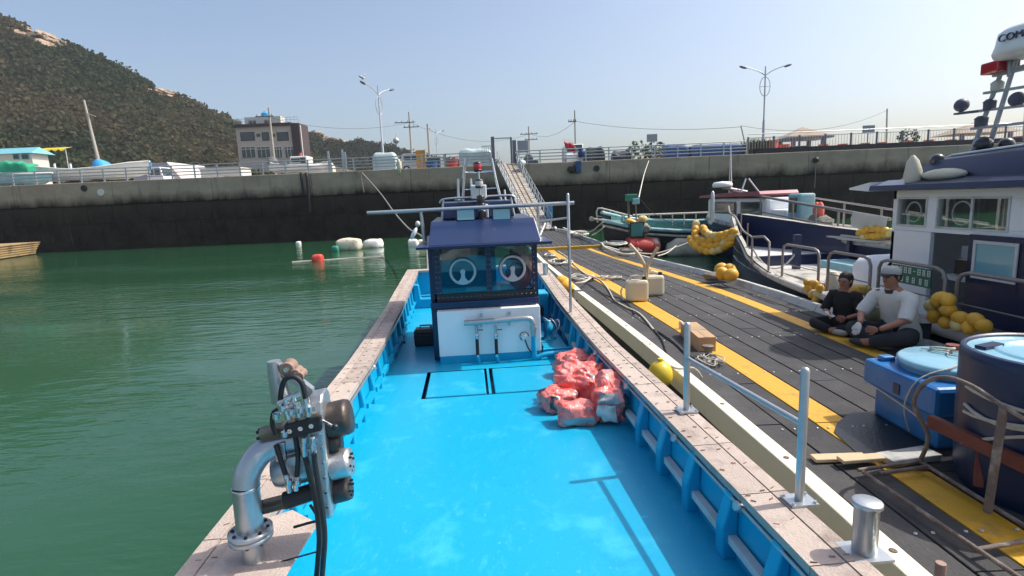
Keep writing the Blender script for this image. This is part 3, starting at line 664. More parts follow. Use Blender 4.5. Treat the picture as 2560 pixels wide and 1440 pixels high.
def wire(a, b, sag, label):
    pts = [a.lerp(b, k / 14) + V((0, 0, -sag * 4 * (k / 14) * (1 - k / 14))) for k in range(15)]
    MB().tube(pts, .018, 5).obj('power_line', 'wire', label=label, cat='wire', group='power lines over the quay')
wire(t1 + V((-.5, 0, -.9)), t2 + V((0, 0, -1.3)), 1.0, 'power line from the building pole to the pole behind the silver car')
wire(t2 + V((.3, 0, -1.4)), t4 + V((0, 0, -1.1)), 1.6, 'power line sagging past the gangway gate')
wire(t4 + V((.3, 0, -1.1)), t5 + V((0, 0, -1.2)), .9, 'power line from the notice board pole to the flag pole')
wire(t5 + V((.2, 0, -1.2)), t7 + V((0, 0, -.1)), .5, 'power line running low to the leaning post')
wire(t7, t6 + V((0, 0, -.2)), 1.2, 'power line above the pavilion roof')
# tower on the horizon
p = gy(990, 333, 330); b = gy(992, 372, 330)
t = thing('far_tower', 'tiny observation tower rising above the far wooded hill', 'tower', (b.x, 330, b.z - 12))
MB().cyl((b.x, 330, b.z - 12), (b.x, 330, b.z + 5), .9, .6).obj('shaft', 'lamp_pole', t); MB().lathe([(.7, 0), (1.9, 1), (1.9, 2.2), (.6, 3.5)], (b.x, 330, b.z + 3)).obj('pod', 'lamp_pole', t)
MB().cyl((b.x, 330, b.z + 6), (b.x, 330, p.z), .3, .08).obj('spire', 'lamp_pole', t)

# ---- sign boards on posts
def board(px0, px1, py0, py1, Y, label):
    a, b = gy(px0, py0, Y), gy(px1, py1, Y); t = thing('post_panel', label, 'panel', ((a.x + b.x) / 2, Y, GZ), 'panels on posts')
    MB().box(((a.x + b.x) / 2, Y, (a.z + b.z) / 2), (b.x - a.x, .05, a.z - b.z)).obj('panel', 'sign_grey', t)
    MB().cyl(((a.x + b.x) / 2, Y + .06, GZ), ((a.x + b.x) / 2, Y + .06, a.z - .1), .05, n=8).obj('post', 'fence_dark', t)
board(1617, 1643, 336, 354, 47.5, 'grey panel on a post beside the blue tarpaulin stacks')
board(2157, 2186, 314, 331, 47.5, 'grey panel on a post behind the picket fence')

# ---- pavilion
a, b, c = gy(1962, 343, 56), gy(2094, 338, 56), gy(2026, 319, 56)
t = thing('pavilion', 'open pavilion with a brown hipped roof and purple posts', 'pavilion', ((a.x + b.x) / 2, 56, GZ))
cx = (a.x + b.x) / 2; hw_g = (b.x - a.x) / 2 * .92; ze = (a.z + b.z) / 2; hw = hw_g
mb = MB(); ap = V((cx, 56 + 1.8, gy(2026, 317, 57.8).z)); co = [V((cx - hw, 56, ze)), V((cx + hw, 56, ze)), V((cx + hw * .97, 59.6, ze)), V((cx - hw * .97, 59.6, ze))]
mb.add(co + [ap], [[0, 1, 4], [1, 2, 4], [2, 3, 4], [3, 0, 4], [3, 2, 1, 0]]); mb.obj('roof', 'roof_tile', t)
MB().box((cx, 57.8, ze - .09), (2 * hw * .97, 3.5, .16)).obj('eave', 'post_purple', t)
for sx_ in (-.62, .62):
    for y in (56.5, 59.2): MB().box((cx + sx_ * hw, y, (GZ + ze) / 2 - .05), (.34, .34, ze - GZ - .25)).obj('post', 'post_purple', t)
MB().box((cx, 59.3, GZ + .8), (hw * 1.1, .1, 1.5)).obj('screen', 'brown_clad', t)
a, b = gy(2395, 322, 58), gy(2560, 322, 58)
t = thing('pavilion', 'second pavilion with a grey roof seen behind the radar mast', 'pavilion', (a.x + 3, 58, GZ))
mb = MB(); ze2 = gy(2450, 331, 58).z
co = [V((a.x, 58, ze2)), V((a.x + 7, 58, ze2)), V((a.x + 7, 62, ze2)), V((a.x, 62, ze2))]; mb.add(co + [V((a.x + 3.5, 60, ze2 + 1.3))], [[0, 1, 4], [1, 2, 4], [2, 3, 4], [3, 0, 4], [3, 2, 1, 0]]); mb.obj('roof', 'roof_tile', t)
for x in (a.x + .9, a.x + 6): MB().box((x, 58.5, (GZ + ze2) / 2 - .02), (.3, .3, ze2 - GZ - .08)).obj('post', 'post_purple', t)

# ---- tubs
def tub(px, py0, py1, w, Y, m, label, group=None, name='tub', cat='tub', z0=GZ):
    a = gy(px, py0, Y); r = w * Y / FPX / 2; h = max(.35, a.z - z0)
    mb = MB().lathe([(r * .82, 0), (r, h), (r * 1.06, h), (r * 1.06, h - .06), (r * .93, h - .08), (r * .76, .1)], (a.x, Y, z0), n=16)
    mb.sm = [False] * len(mb.sm); return mb.obj(name, m, label=label, cat=cat, group=group)
for px, py, lb in ((2058, 361, 'orange tub at the foot of the right-hand pavilion post'), (2107, 360, 'orange tub between the pavilion and the grey panel post'), (2162, 358, 'orange tub at the foot of the grey panel post'),
                   (2204, 356, 'orange tub at the foot of the thin utility pole'), (2266, 352, 'orange tub in front of the low shrub by the fence'), (2322, 350, 'orange tub between the low shrub and the second pavilion'),
                   (2378, 349, 'orange tub just before the second pavilion'), (2446, 346, 'orange tub under the edge of the second pavilion'), (2546, 341, 'orange tub beyond the legs of the radar mast')):
    tub(px, py, 372, 22, 47.6, 'tub_orange', lb, 'orange tubs along the picket fence')
tub(1921, 353, 378, 44, 47.8, 'tub_orange', 'large bright orange tub beside the dry reeds')
tub(1957, 362, 378, 32, 48.2, 'tub_orange', 'faded orange tub between the reeds and the pavilion post')
tub(1132, 398, 418, 30, 47.8, 'tub_red', 'red plastic tub beside the silver tarpaulin heap')
tub(1078, 402, 420, 30, 47.6, 'tub_blue', 'dark blue plastic tub next to the orange board')
# reeds and shrubs
def tuft(px, py, Y, n, h, w, m, label, name='reed_clump', cat='plant', seed=1):
    p = gy(px, py, Y); r2 = random.Random(seed); mb = MB()
    for k in range(n):
        b = V((p.x + r2.uniform(-w, w), Y + r2.uniform(-.3, .3), GZ)); tip = b + V((r2.uniform(-.5, .5) * h, r2.uniform(-.2, .2), h * r2.uniform(.5, 1)))
        q = V((r2.uniform(.03, .06), 0, 0)); mid = b.lerp(tip, .6) + V((0, 0, h * .1)); mb.add([b - q, b + q, mid + q, mid - q, tip], [[0, 1, 2, 3], [3, 2, 4]])
    mb.obj(name, m, label=label, cat=cat)
tuft(1888, 378, 47.2, 160, 1.5, .9, 'reed', 'clump of dry reeds at the start of the picket fence')
def bush(px, py, Y, s, label, seed, tint=((.03, .05, .02), (.07, .08, .04))):
    p = gy(px, py, Y); r2 = random.Random(seed); mb = MB()
    for k in range(260):
        d = V((r2.gauss(0, 1), r2.gauss(0, 1), r2.gauss(0, .8))).normalized() * r2.uniform(.4, 1) ** .5 * s; c = V((p.x, Y, p.z)) + d
        u = V((r2.gauss(0, 1), r2.gauss(0, 1), r2.gauss(0, 1))).normalized() * s * .14; w = u.cross(V((r2.gauss(0, 1), r2.gauss(0, 1), 1))).normalized() * s * .1
        mb.add([c - u, c + w, c + u, c - w], [[0, 1, 2, 3]])
    t = thing('shrub', label, 'shrub', (p.x, Y, GZ)); mb.obj('crown', 'leaf_green', t); MB().cyl((p.x, Y, GZ), (p.x, Y, p.z), .06, .03, 6).obj('trunk', 'rust_timber', t)
mat('leaf_green', (0.05, 0.07, 0.03), 0.8, var=0.4, scale=1.5)
bush(1595, 385, 60, 1.4, 'dark shrub behind the guard rail, left of the panel post', 1); bush(1640, 378, 56, 1.1, 'dark shrub right behind the panel post', 2)
bush(2270, 345, 52, .9, 'low shrub behind the picket fence, beside orange tubs', 3); bush(1640, 392, 52, .8, 'low dusty shrub against the blue tarpaulin stack', 4)

# ---- tarpaulin-covered heaps
def heap(name, m, px0, px1, py0, Y, D, label, seed, cat='heap', lump=.12, nb=14):
    a, b = gy(px0, py0, Y), gy(px1, py0, Y); rings = []
    for i in range(nb + 1):
        t = i / nb; x = lerp(a.x, b.x, t); e = min(1, min(t, 1 - t) * 9) ** .5; r = []
        for j in range(10):
            s = j / 9; ang = math.pi * s
            yy = Y + D / 2 - D / 2 * math.copysign(abs(math.cos(ang)) ** .45, math.cos(ang)); zz = (a.z - GZ) * (math.sin(ang) ** .35) * (.85 + .15 * e)
            q = noise.noise(V((x * 1.3 + seed, yy * 1.3, zz * 1.3))) * lump
            r.append(V((x, yy + q * .5, GZ + max(0, zz + (q if 0 < j < 9 else 0)))))
        rings.append(r)
    mb = MB().loft(rings, closed=False); mb.add(rings[0], [list(range(10))]); mb.add(rings[-1], [list(range(10))[::-1]])
    return mb.obj(name, m, label=label, cat=cat)
heap('covered_stack', 'tarp_navy', 1666, 1722, 361, 47.4, 1.6, 'short tall stack under a dark blue tarpaulin behind the rail', 1, 'covered stack', .05)
heap('covered_stack', 'tarp_navy', 1729, 1864, 361, 47.4, 1.6, 'long stack under a dark blue tarpaulin ending at the reeds', 2, 'covered stack', .05)
heap('covered_heap', 'tarp_silver', 1146, 1226, 373, 47.6, 1.4, 'crumpled silver tarpaulin heap next to the gangway gate', 3, 'covered heap', .25, 20)
heap('covered_heap', 'tarp_silver', 929, 986, 381, 48.0, 1.5, 'boxy stack under a pale silver sheet, left of the silver car', 4, 'covered heap', .06)
heap('net_heap', 'net_green', -40, 64, 405, 50.5, 1.6, 'heap of bright green netting on the teal skiff', 5, 'net', .5, 16)
heap('gear_heap', 'hull_black', 1462, 1512, 372, 49, 1.2, 'dark heap of pots and nets right of the white van', 6, 'heap', .5, 18)
heap('gear_heap', 'hull_black', 1532, 1580, 381, 50, 1.2, 'low dark heap of gear between the van and the shrubs', 7, 'heap', .5, 18)
heap('gear_heap', 'rope_white', 770, 830, 407, 49.5, 1.0, 'low pale heap of rope and tubs beside the small cabin boat', 8, 'heap', .45, 18)
a = gy(995, 398, WY - .1); b = gy(1003, 436, WY - .1)
MB().ell((a.x + .05, WY - .1, (a.z + b.z) / 2), (.22, .15, (a.z - b.z) / 2), 12, 12, None, .22, 4).obj('hanging_net', 'foam', label='pale bundle of net hanging over the guard rail', cat='net')
# orange board
a, b = gy(1039, 376, 48.6), gy(1064, 413, 48.6)
t = thing('orange_board', 'upright orange board standing on the quay by the silver car', 'board', ((a.x + b.x) / 2, 48.6, GZ))
MB().box2((a.x, 48.56, GZ), (b.x, 48.64, a.z)).obj('sheet', 'orange_board', t); MB().box2((b.x, 48.5, GZ), (b.x + .08, 48.68, a.z + .03)).obj('edge', 'pale_timber', t)
# red flags on bamboo
p = gy(1452, 402, WY + .2); t = thing('flag_bundle', 'bundle of red flags on canes tied to the guard rail', 'flags', (p.x, WY + .3, GZ))
tip = gy(1404, 345, WY + .3)
for k in range(6):
    e = V((tip.x + k * .16, WY + .2 + .03 * k, tip.z - k * .03)); MB().cyl((p.x + .05 * k, WY + .35, GZ), e, .014, n=5).obj('cane', 'hose_tan', t)
    d = (e - V((p.x, WY + .35, GZ))).normalized(); s0 = e - d * .25; mb = MB(); rows = []
    for i in range(6):
        q = s0 - d * i * .13; rows.append([q + V((0, -.05, 0)), q + V((.06 * math.sin(i * 2 + k), -.12, -.16 - .08 * ((i + k) % 2))), q + V((.05, -.07 + .05 * math.sin(i), -.30 - .12 * ((i + k) % 3)))])
    mb.loft(rows, closed=False).obj('flag', 'flag_red', t)
MB().ell((p.x + .05, WY + .25, GZ + .75), (.3, .25, .38), 12, 8, None, .2, 2).obj('weight_bag', 'tarp_navy', t)

# ---- cars on the quay
def car(px0, px1, pyt, Y, m, label, kind, rz=0.0):
    a, b = gy(px0, pyt, Y), gy(px1, pyt, Y); L = max(1.6, b.x - a.x); h = {'van': 1.95, 'suv': 1.7, 'car': 1.45}[kind]
    side = rz == 0.0; ln, w = (L, 1.75) if side else (4.3, L)
    t = thing('parked_' + ('van' if kind == 'van' else 'car'), label, 'van' if kind == 'van' else 'car', ((a.x + b.x) / 2, Y + w / 2, GZ), 'vehicles parked on the quay', rz=rz)
    prof = {'van': [(-.5, .3), (.5, .3), (.5, .9), (.44, 1.05), (.36, 1.9), (.30, 1.95), (-.47, 1.95), (-.5, 1.85)],
            'suv': [(-.5, .35), (.5, .35), (.5, .85), (.47, 1.0), (.26, 1.08), (.12, 1.62), (.05, 1.7), (-.4, 1.7), (-.47, 1.6), (-.5, 1.0)],
            'car': [(-.5, .3), (.5, .3), (.5, .75), (.45, .88), (.22, .95), (.08, 1.4), (-.22, 1.45), (-.38, 1.0), (-.5, .9)]}[kind]
    MB().prism([(q * ln, z) for q, z in prof], -w / 2, w / 2, lambda p, q, hh: V((p, hh, q))).obj('body', m, t, bevel=.06)
    zt = h - .12; zb = {'van': 1.15, 'suv': 1.1, 'car': .98}[kind]; x0, x1 = {'van': (-.42, .34), 'suv': (-.4, .14), 'car': (-.26, .1)}[kind]
    for s in (-1, 1):
        for q in range(2):
            u0, u1 = lerp(x0, x1, q / 2) * ln + .05, lerp(x0, x1, (q + 1) / 2) * ln - .05
            MB().box2((u0, s * (w / 2 - .02), zb), (u1, s * (w / 2 + .012), zt - .05)).obj('window', 'far_glass', t)
    fx = {'van': .41, 'suv': .19, 'car': .15}[kind] * ln
    MB().box((fx, 0, (zb + zt) / 2), (.08, w * .86, zt - zb), M=Matrix.Rotation(-.35 if kind != 'van' else -.1, 3, 'Y')).obj('windscreen', 'far_glass', t)
    MB().box((-.5 * ln - .005, 0, (zb + zt) / 2), (.03, w * .8, (zt - zb) * .8)).obj('rear_window', 'far_glass', t)
    for s in (-1, 1):
        for q in (-.31, .31):
            wh = MB().cyl((q * ln, s * (w / 2 - .2), .32), (q * ln, s * (w / 2 + .01), .32), .32, n=16).obj('wheel', 'tyre', t)
            MB().cyl((q * ln, s * (w / 2 + .012), .32), (q * ln, s * (w / 2 + .025), .32), .19, n=12).obj('rim', 'galvanised', wh)
    return t
car(1000, 1072, 381, 50.5, 'car_silver', 'silver estate car with dark windows parked beside the orange board', 'suv')
car(1066, 1102, 386, 56, 'car_navy', 'dark car parked behind the blue tub', 'suv', rz=rad(90))
car(1412, 1455, 378, 51.5, 'car_white', 'white van facing the water, left of the pots', 'van', rz=rad(-90))
car(366, 408, 433, 56, 'car_white', 'small white van below the stranded white boat', 'van')
car(1303, 1346, 391, 54, 'car_navy', 'dark green car behind the guard rail, right of the gate', 'car')

# ---- buildings
def bldg():
    Y = 118; g = lambda x, y: gy(x, y, Y); x0, x1, x2 = g(598, 400).x, g(737, 400).x, g(757, 400).x; zt = g(660, 316).z
    t = thing('apartment_house', 'three-storey beige house with a dark brown stair tower and roof terrace', 'building', ((x0 + x2) / 2, Y + 6, GZ))
    MB().box2((x0, Y, GZ), (x1, Y + 5, zt)).obj('wall', 'brick_beige', t); MB().box2((x1, Y - .3, GZ), (x2, Y + 5, zt + .4)).obj('stair_tower', 'brown_clad', t)
    r = MB().box2((x0 - .3, Y - .5, zt), (x1 - .02, Y + 5, zt + .55)).obj('roof_slab', 'brown_clad', t)
    MB().box2((x0 + 1.0, Y + 2.4, zt + .55), (g(690, 300).x, Y + 4.6, g(650, 287).z)).obj('penthouse', 'plaster', t)
    for px in (617, 657): MB().box2((g(px, 300).x - .8, Y + 2.33, zt + .8), (g(px, 300).x + .8, Y + 2.39, zt + 1.7)).obj('window', 'far_glass', t)
    for px, py, w, h in ((619, 341, 34, 20), (646, 338, 8, 7), (664, 341, 17, 20), (684, 338, 6, 7), (707, 341, 28, 20), (622, 381, 34, 27), (660, 381, 32, 27), (696, 381, 20, 27), (724, 381, 22, 27)):
        p = g(px, py); s = Y / FPX; f = MB().box((p.x, Y - .02, p.z), (w * s, .12, h * s)).obj('window', 'brown_clad' if h < 21 else 'plaster', t)
        MB().box((p.x, Y - .10, p.z), (w * s - .22, .06, h * s - .22)).obj('pane', 'far_glass', f)
        if h > 21:
            MB().box((p.x, Y - .15, p.z + h * s * .28), (w * s - .2, .05, .12)).obj('transom', 'plaster', f)
            for q in (-.17, .17): MB().box((p.x + q * w * s, Y - .145, p.z), (.09, .05, h * s - .2)).obj('mullion', 'plaster', f)
    mb = MB(); zr = zt + .55
    for z in (.55, 1.05): mb.bar((x0, Y - .4, zr + z), (x2, Y - .4, zr + z), .06, .06)
    for k in range(18): x = lerp(x0, x2, k / 17); mb.box((x, Y - .4, zr + .53), (.06, .06, 1.06))
    mb.obj('terrace_rail', 'galvanised', t)
    p = g(644, 280); tk = MB().cyl((p.x, Y + 3.8, g(650, 287).z), (p.x, Y + 3.8, p.z + .3), .85, n=16).obj('water_tank', 'tarp_blue', t); MB().lathe([(.85, 0), (.5, .25), (.25, .5)], (p.x, Y + 3.8, p.z + .3), n=16).obj('tank_lid', 'tarp_blue', tk)
    MB().box2((x2 + .02, Y + .2, GZ), (x2 + .12, Y + .5, zt)).obj('downpipe', 'fence_white', t)
bldg()
# house with teal roof
Y = 74; g = lambda x, y: gy(x, y, Y); x0, x1 = g(-60, 400).x, g(81, 400).x; ze = g(60, 382).z
t = thing('teal_roof_house', 'low pale house with a teal metal roof at the hill foot', 'building', ((x0 + x1) / 2, Y + 3, GZ))
MB().box2((x0, Y, GZ), (x1, Y + 2.6, ze)).obj('wall', 'plaster', t)
zr = g(60, 366).z + .5
MB().add([(x0 - 1, Y - .7, ze - .1), (x1 + .6, Y - .7, ze - .1), (x1 + .1, Y + 1.3, zr - .5), (x0 - 1, Y + 1.3, zr - .5), (x1 + .6, Y + 3.2, ze - .1), (x0 - 1, Y + 3.2, ze - .1)], [[0, 1, 2, 3], [3, 2, 4, 5], [1, 4, 2], [5, 4, 1, 0]]).obj('roof', 'teal_roof', t)
for px, w in ((41, 15), (64, 19)):
    p = g(px, 392); f = MB().box((p.x, Y - .02, p.z), (w * Y / FPX, .1, .75)).obj('window', 'teal_roof', t); MB().box((p.x, Y - .09, p.z), (w * Y / FPX - .2, .05, .55)).obj('pane', 'far_glass', f)
a, b = gy(97, 370, 79), gy(168, 378, 79)
t = thing('yellow_awning', 'scalloped yellow awning among the shrubs beside the teal-roofed house', 'awning', ((a.x + b.x) / 2, 79, GZ))
rows = [[V((lerp(a.x, b.x, i / 24), 79 + 1.2, a.z + .1)) for i in range(25)], [V((lerp(a.x, b.x, i / 24), 78.8, lerp(a.z, b.z, .35) - .02 * i / 24)) for i in range(25)], [V((lerp(a.x, b.x, i / 24), 78.7, lerp(a.z, b.z, .5) - .28 * abs(math.sin(i * math.pi / 6)))) for i in range(25)]]
MB().loft(rows, closed=False).obj('canopy', 'canvas_yellow', t)
for x in (a.x + .2, b.x - .2): MB().cyl((x, 79, GZ), (x, 79, a.z), .05, n=6).obj('post', 'fence_white', t)
# warehouse
Y = 68; g = lambda x, y: gy(x, y, Y); x0, x1, x2 = g(328, 410).x, g(420, 410).x, g(476, 436).x; zt = g(370, 408).z
t = thing('warehouse', 'low mauve warehouse with a pale gable roof behind the rail', 'building', ((x0 + x2) / 2, Y + 4, GZ))
MB().box2((x0, Y, GZ), (x1, Y + 8, zt)).obj('wall', 'purple_clad', t)
MB().add([(x1, Y - .2, zt + .05), (x2, Y - .2, GZ), (x2, Y + 8, GZ), (x1, Y + 8, zt + .05), (x1, Y - .2, GZ), (x1, Y + 8, GZ)], [[0, 1, 2, 3], [0, 4, 1], [3, 2, 5]]).obj('roof', 'pale_roof', t)
for px in (341, 363, 384, 401): p = g(px, 420); MB().box((p.x, Y - .02, p.z), (.75, .06, .3)).obj('window', 'far_glass', t)
a, b = gy(500, 424, 60), gy(600, 420, 60)
t = thing('site_hut', 'long low pale hut behind the rail, right of the mauve warehouse', 'hut', ((a.x + b.x) / 2, 61, GZ)); MB().box2((a.x, 60, GZ), (b.x, 62.5, a.z)).obj('wall', 'plaster', t); MB().box2((a.x - .1, 59.9, a.z), (b.x + .1, 62.6, a.z + .1)).obj('roof', 'pale_roof', t)
for q in (.62, .68): MB().box((lerp(a.x, b.x, q), 59.98, GZ + .75), (.28, .06, .5)).obj('window', 'far_glass', t)
for px, py, lb in ((820, 378, 'single steel post on the quay beside the small cabin boat'), (855, 374, 'taller one of a close pair of steel posts on the quay'), (862, 380, 'shorter one of a close pair of steel posts on the quay')):
    p = gy(px, py, 47.2); MB().box2((p.x - .07, 47.1, GZ), (p.x + .07, 47.24, p.z)).obj('steel_post', 'galvanised', label=lb, cat='post', group='steel posts on the quay')

# ---- boats out of the water
def ashore(name, label, pts, Y, beam, m, zk, deckm, extra=None, inner=None):
    # pts: (px, py) of the sheer line from stern to bow
    P = [gy(px, py, Y) for px, py in pts]; t = thing(name, label, 'boat', ((P[0].x + P[-1].x) / 2, Y + beam / 2, GZ))
    n = len(P); rings = []
    for i, p in enumerate(P):
        q = i / (n - 1); w = beam / 2 * (1 - max(0, (q - .55) / .45) ** 2.2 * .93); w2 = w * .55; zb = zk + max(0, q - .75) * 1.6
        rings.append([V((p.x, Y + beam / 2 - w, p.z)), V((p.x, Y + beam / 2 - w * .96, lerp(p.z, zb, .35))), V((p.x, Y + beam / 2 - w2, zb)), V((p.x, Y + beam / 2 + w2, zb)), V((p.x, Y + beam / 2 + w * .96, lerp(p.z, zb, .35))), V((p.x, Y + beam / 2 + w, p.z))])
    mb = MB().loft(rings, closed=False); mb.add(rings[0], [[0, 1, 2, 3, 4, 5]]); mb.obj('hull', m, t)
    MB().loft([[r[0].lerp(r[5], .07) + V((0, 0, -.45)), r[0].lerp(r[5], .93) + V((0, 0, -.45))] for r in rings], closed=False, smooth=False).obj('deck', deckm, t)
    for k in (0, 5):
        MB().tube([r[k] for r in rings], .07, 6).obj('gunwale', 'boat_white', t)
    for q in (.25, .6):
        c = P[int(q * (n - 1))]; MB().box((c.x, Y + beam / 2, (GZ + zk) / 2 + .05), (.3, beam * .6, max(.1, zk - GZ + .15))).obj('prop', 'rust_timber', t)
    return t
t = ashore('stranded_boat', 'long white and blue fishing boat propped up on the quay', [(88, 417), (110, 419), (150, 422), (180, 423), (215, 420), (240, 418), (275, 412), (310, 405), (346, 400)], 50.5, 2.9, 'boat_white', 6.25, 'tarp_blue')
p = gy(230, 400, 51); cv = MB(); cr = []
for i in range(16):
    a_ = 2 * math.pi * i / 16; f_ = 1 + .12 * math.sin(5 * a_); cr.append([V((p.x + .15 + .12 * math.cos(a_), 51.6 + .25 * math.sin(a_), p.z + .12)), V((p.x + .3 + .55 * f_ * math.cos(a_), 51.6 + .6 * math.sin(a_), p.z - .15)), V((p.x + .5 + 1.0 * f_ * math.cos(a_), 51.7 + .85 * math.sin(a_), p.z - .85))])
cr.append(cr[0]); cv.loft(cr, closed=False); cv.add([r[0] for r in cr[:-1]], [list(range(16))]); cv.obj('sheet_cover', 'tarp_blue', t)
MB().box2((gy(255, 410, 51).x, 53.2, 7.0), (gy(338, 410, 51).x, 53.32, gy(300, 402, 51).z)).obj('far_bulwark', 'tarp_blue', t)
for px in (125, 165): q = gy(px, 411, 51); MB().cyl((q.x, 51.5, 6.7), (q.x, 51.5, q.z + .1), .09).obj('bollard', 'boat_white', t)
t = ashore('small_skiff', 'pale teal open skiff on the quay in front of the low house', [(-70, 432), (-30, 433), (0, 433), (40, 434), (75, 433), (105, 430)], 48.6, 2.0, 'aqua_paint', 5.85, 'teal_paint')
t = ashore('cabin_boat', 'small white boat with a cabin parked in front of the building', [(772, 411), (745, 412), (720, 413), (700, 412), (680, 409), (658, 402)], 50.8, 2.2, 'boat_white', 6.0, 'deck_white')
a, b = gy(722, 391, 51), gy(768, 414, 51)
cb = MB().box2((a.x, 51.1, b.z - .3), (b.x, 52.7, a.z)).obj('cabin', 'boat_white', t, bevel=.08)
MB().box2((a.x + .15, 51.06, a.z - .55), (a.x + .95, 51.12, a.z - .2)).obj('window', 'far_glass', cb); MB().box2((b.x - .6, 51.06, a.z - .7), (b.x - .15, 51.12, a.z - .15)).obj('window', 'far_glass', cb)
MB().ell((gy(668, 398, 51).x, 51.9, 7.2), (.5, .4, .4), 10, 8, None, .25, 5).obj('outboard_gear', 'gull_grey', t)
MB().cyl((a.x + .8, 51.8, a.z), (a.x + .8, 51.8, a.z + .35), .14, .1).obj('lamp', 'buoy_red', t)
# ================================================================== PONTOON
XL = [(-2, 1.98), (2.6, 1.98), (3.5, 1.96), (4.8, 1.90), (6.7, 1.80), (8.6, 1.66), (11.6, 1.40), (15, 1.18), (18, 0.98), (23, 0.80), (30, 0.75), (40, 0.75)]
XR = [(-2, 5.52), (9.5, 5.52), (11, 5.50), (12.6, 5.42), (15, 5.12), (17, 4.80), (20, 4.38), (22.4, 4.10), (29, 4.0), (40, 3.95)]
DZ = 0.5
def dx(s, Y): return lerp(interp(XL, Y), interp(XR, Y), s)
EDGES = [(a + .0025, b - .0025) for a, b in ((.042, .150), (.150, .235), (.235, .325), (.325, .408), (.408, .491), (.491, .574), (.574, .657), (.657, .743), (.743, .815), (.815, .885), (.885, .950))]
YEL = (2, 8)
def strip(mb, s0, s1, ys, z0, z1):
    rings = []
    for Y in ys:
        a, b = dx(s0, Y), dx(s1, Y); rings.append([V((a, Y, z0)), V((b, Y, z0)), V((b, Y, z1)), V((a, Y, z1))])
    return mb.loft(rings, closed=True, caps=True, smooth=False)
pon = thing('pontoon', 'floating pontoon of dark composite planks with two yellow stripes', 'pontoon', (3.7, 11, 0))
YS = [-2, .5, 3.0, 5.0, 7.0, 9.0, 11, 13, 15, 17, 19, 21, 23.05]
strip(MB(), .02, .975, YS, -.25, DZ - .06).obj('float_body', 'dark_hull', pon)
JO = [-1.9, 1.6, 4.72, 7.9, 11.05, 14.2, 17.3, 20.2, 23.0]
for k, (s0, s1) in enumerate(EDGES):
    for j in range(len(JO) - 1):
        sh = (0, 1.1, .4)[k % 3] if k not in YEL else 0
        y0, y1 = JO[j] + (sh if j else 0), JO[j + 1] + (sh if j < len(JO) - 2 else 0)
        ys = [lerp(y0 + .006, y1 - .006, q / 3) for q in range(4)]
        dz = rnd.uniform(-.003, .003)
        o = strip(MB(), s0, s1, ys, DZ - .055, DZ + dz).obj('plank', 'yellow_plank' if k in YEL else 'plank', pon, bevel=.006)
bolts = MB()
for Y in JO[1:-1]:
    for Yb in (Y - .12, Y + 1.45):
        for s0, s1 in EDGES:
            for q in (.14, .86):
                x = dx(lerp(s0, s1, q), Yb); bolts.lathe([(.013, 0), (.011, .006), (.005, .009)], (x, Yb, DZ + .002), n=6)
bolts.obj('bolts', 'galvanised', pon, kind='stuff')
# far section beyond the yellow bar
YS2 = [23.35, 26, 30, 34, 39]
strip(MB(), .0, 1, YS2, -.25, DZ - .06).obj('float_body', 'dark_hull', pon)
for k in range(14):
    strip(MB(), k / 14 + .004, (k + 1) / 14 - .004, YS2, DZ - .055, DZ + rnd.uniform(-.003, .003)).obj('plank', 'plank', pon)
a, b = V((dx(.04, 23.2), 23.1, DZ + .04)), V((dx(.98, 23.2), 23.35, DZ + .04))
MB().bar(a, b, .22, .13).obj('hinge_bar', 'yellow_steel', pon)
# left edge beams (cream timber) with mooring gap, right kerb
LB = [(-1.9, 2.4), (2.42, 7.2), (7.22, 11.5), (11.75, 18.0), (18.05, 23.0)]
for y0, y1 in LB:
    ys = [lerp(y0, y1, q / 4) for q in range(5)]; rings = []
    for Y in ys:
        a = dx(0, Y) + .0; rings.append([V((a, Y, .42)), V((a + .135, Y, .42)), V((a + .135, Y, .65)), V((a, Y, .65))])
    MB().loft(rings, caps=True, smooth=False).obj('fender_beam', 'cream_beam', pon, bevel=.012)
bm = MB()
for Y in [2.7 + 1.1 * k for k in range(15)]:
    x = dx(0, Y) + .068; bm.lathe([(.022, -.004), (.022, .003), (.014, .0035)], (x, Y, .651), n=8)
bm.obj('bolt_holes', 'rust_steel', pon, kind='stuff')
RB = [(-1.9, 4), (4.02, 9.3), (9.32, 12.4), (12.42, 14.6), (14.62, 17.2), (17.22, 23)]
for i, (y0, y1) in enumerate(RB):
    ys = [lerp(y0, y1, q / 4) for q in range(5)]; rings = []
    for Y in ys:
        a = dx(1, Y); rings.append([V((a - .22, Y, .47)), V((a, Y, .42)), V((a, Y, .60)), V((a - .14, Y, .62))])
    MB().loft(rings, caps=True, smooth=False).obj('kerb', 'curb_grey', pon, bevel=.012)
rings = []
for Y in YS2:
    a = dx(1, Y); rings.append([V((a - .2, Y, .47)), V((a, Y, .42)), V((a, Y, .6)), V((a - .14, Y, .62))])
MB().loft(rings, caps=True, smooth=False).obj('kerb', 'curb_grey', pon)
MB().lathe([(.05, 0), (.05, .12), (.075, .13), (.075, .16)], (gz(1770, 893, DZ).x, gz(1770, 893, DZ).y, DZ), n=10).obj('cleat', 'rust_steel', pon)
for Y in (13.9, 18.4):
    x = dx(.215, Y); mb = MB().box((x, Y, DZ + .04), (.05, .08, .08)); mb.box((x, Y, DZ + .09), (.05, .24, .04)); mb.obj('cleat', 'rust_steel', pon, bevel=.01)

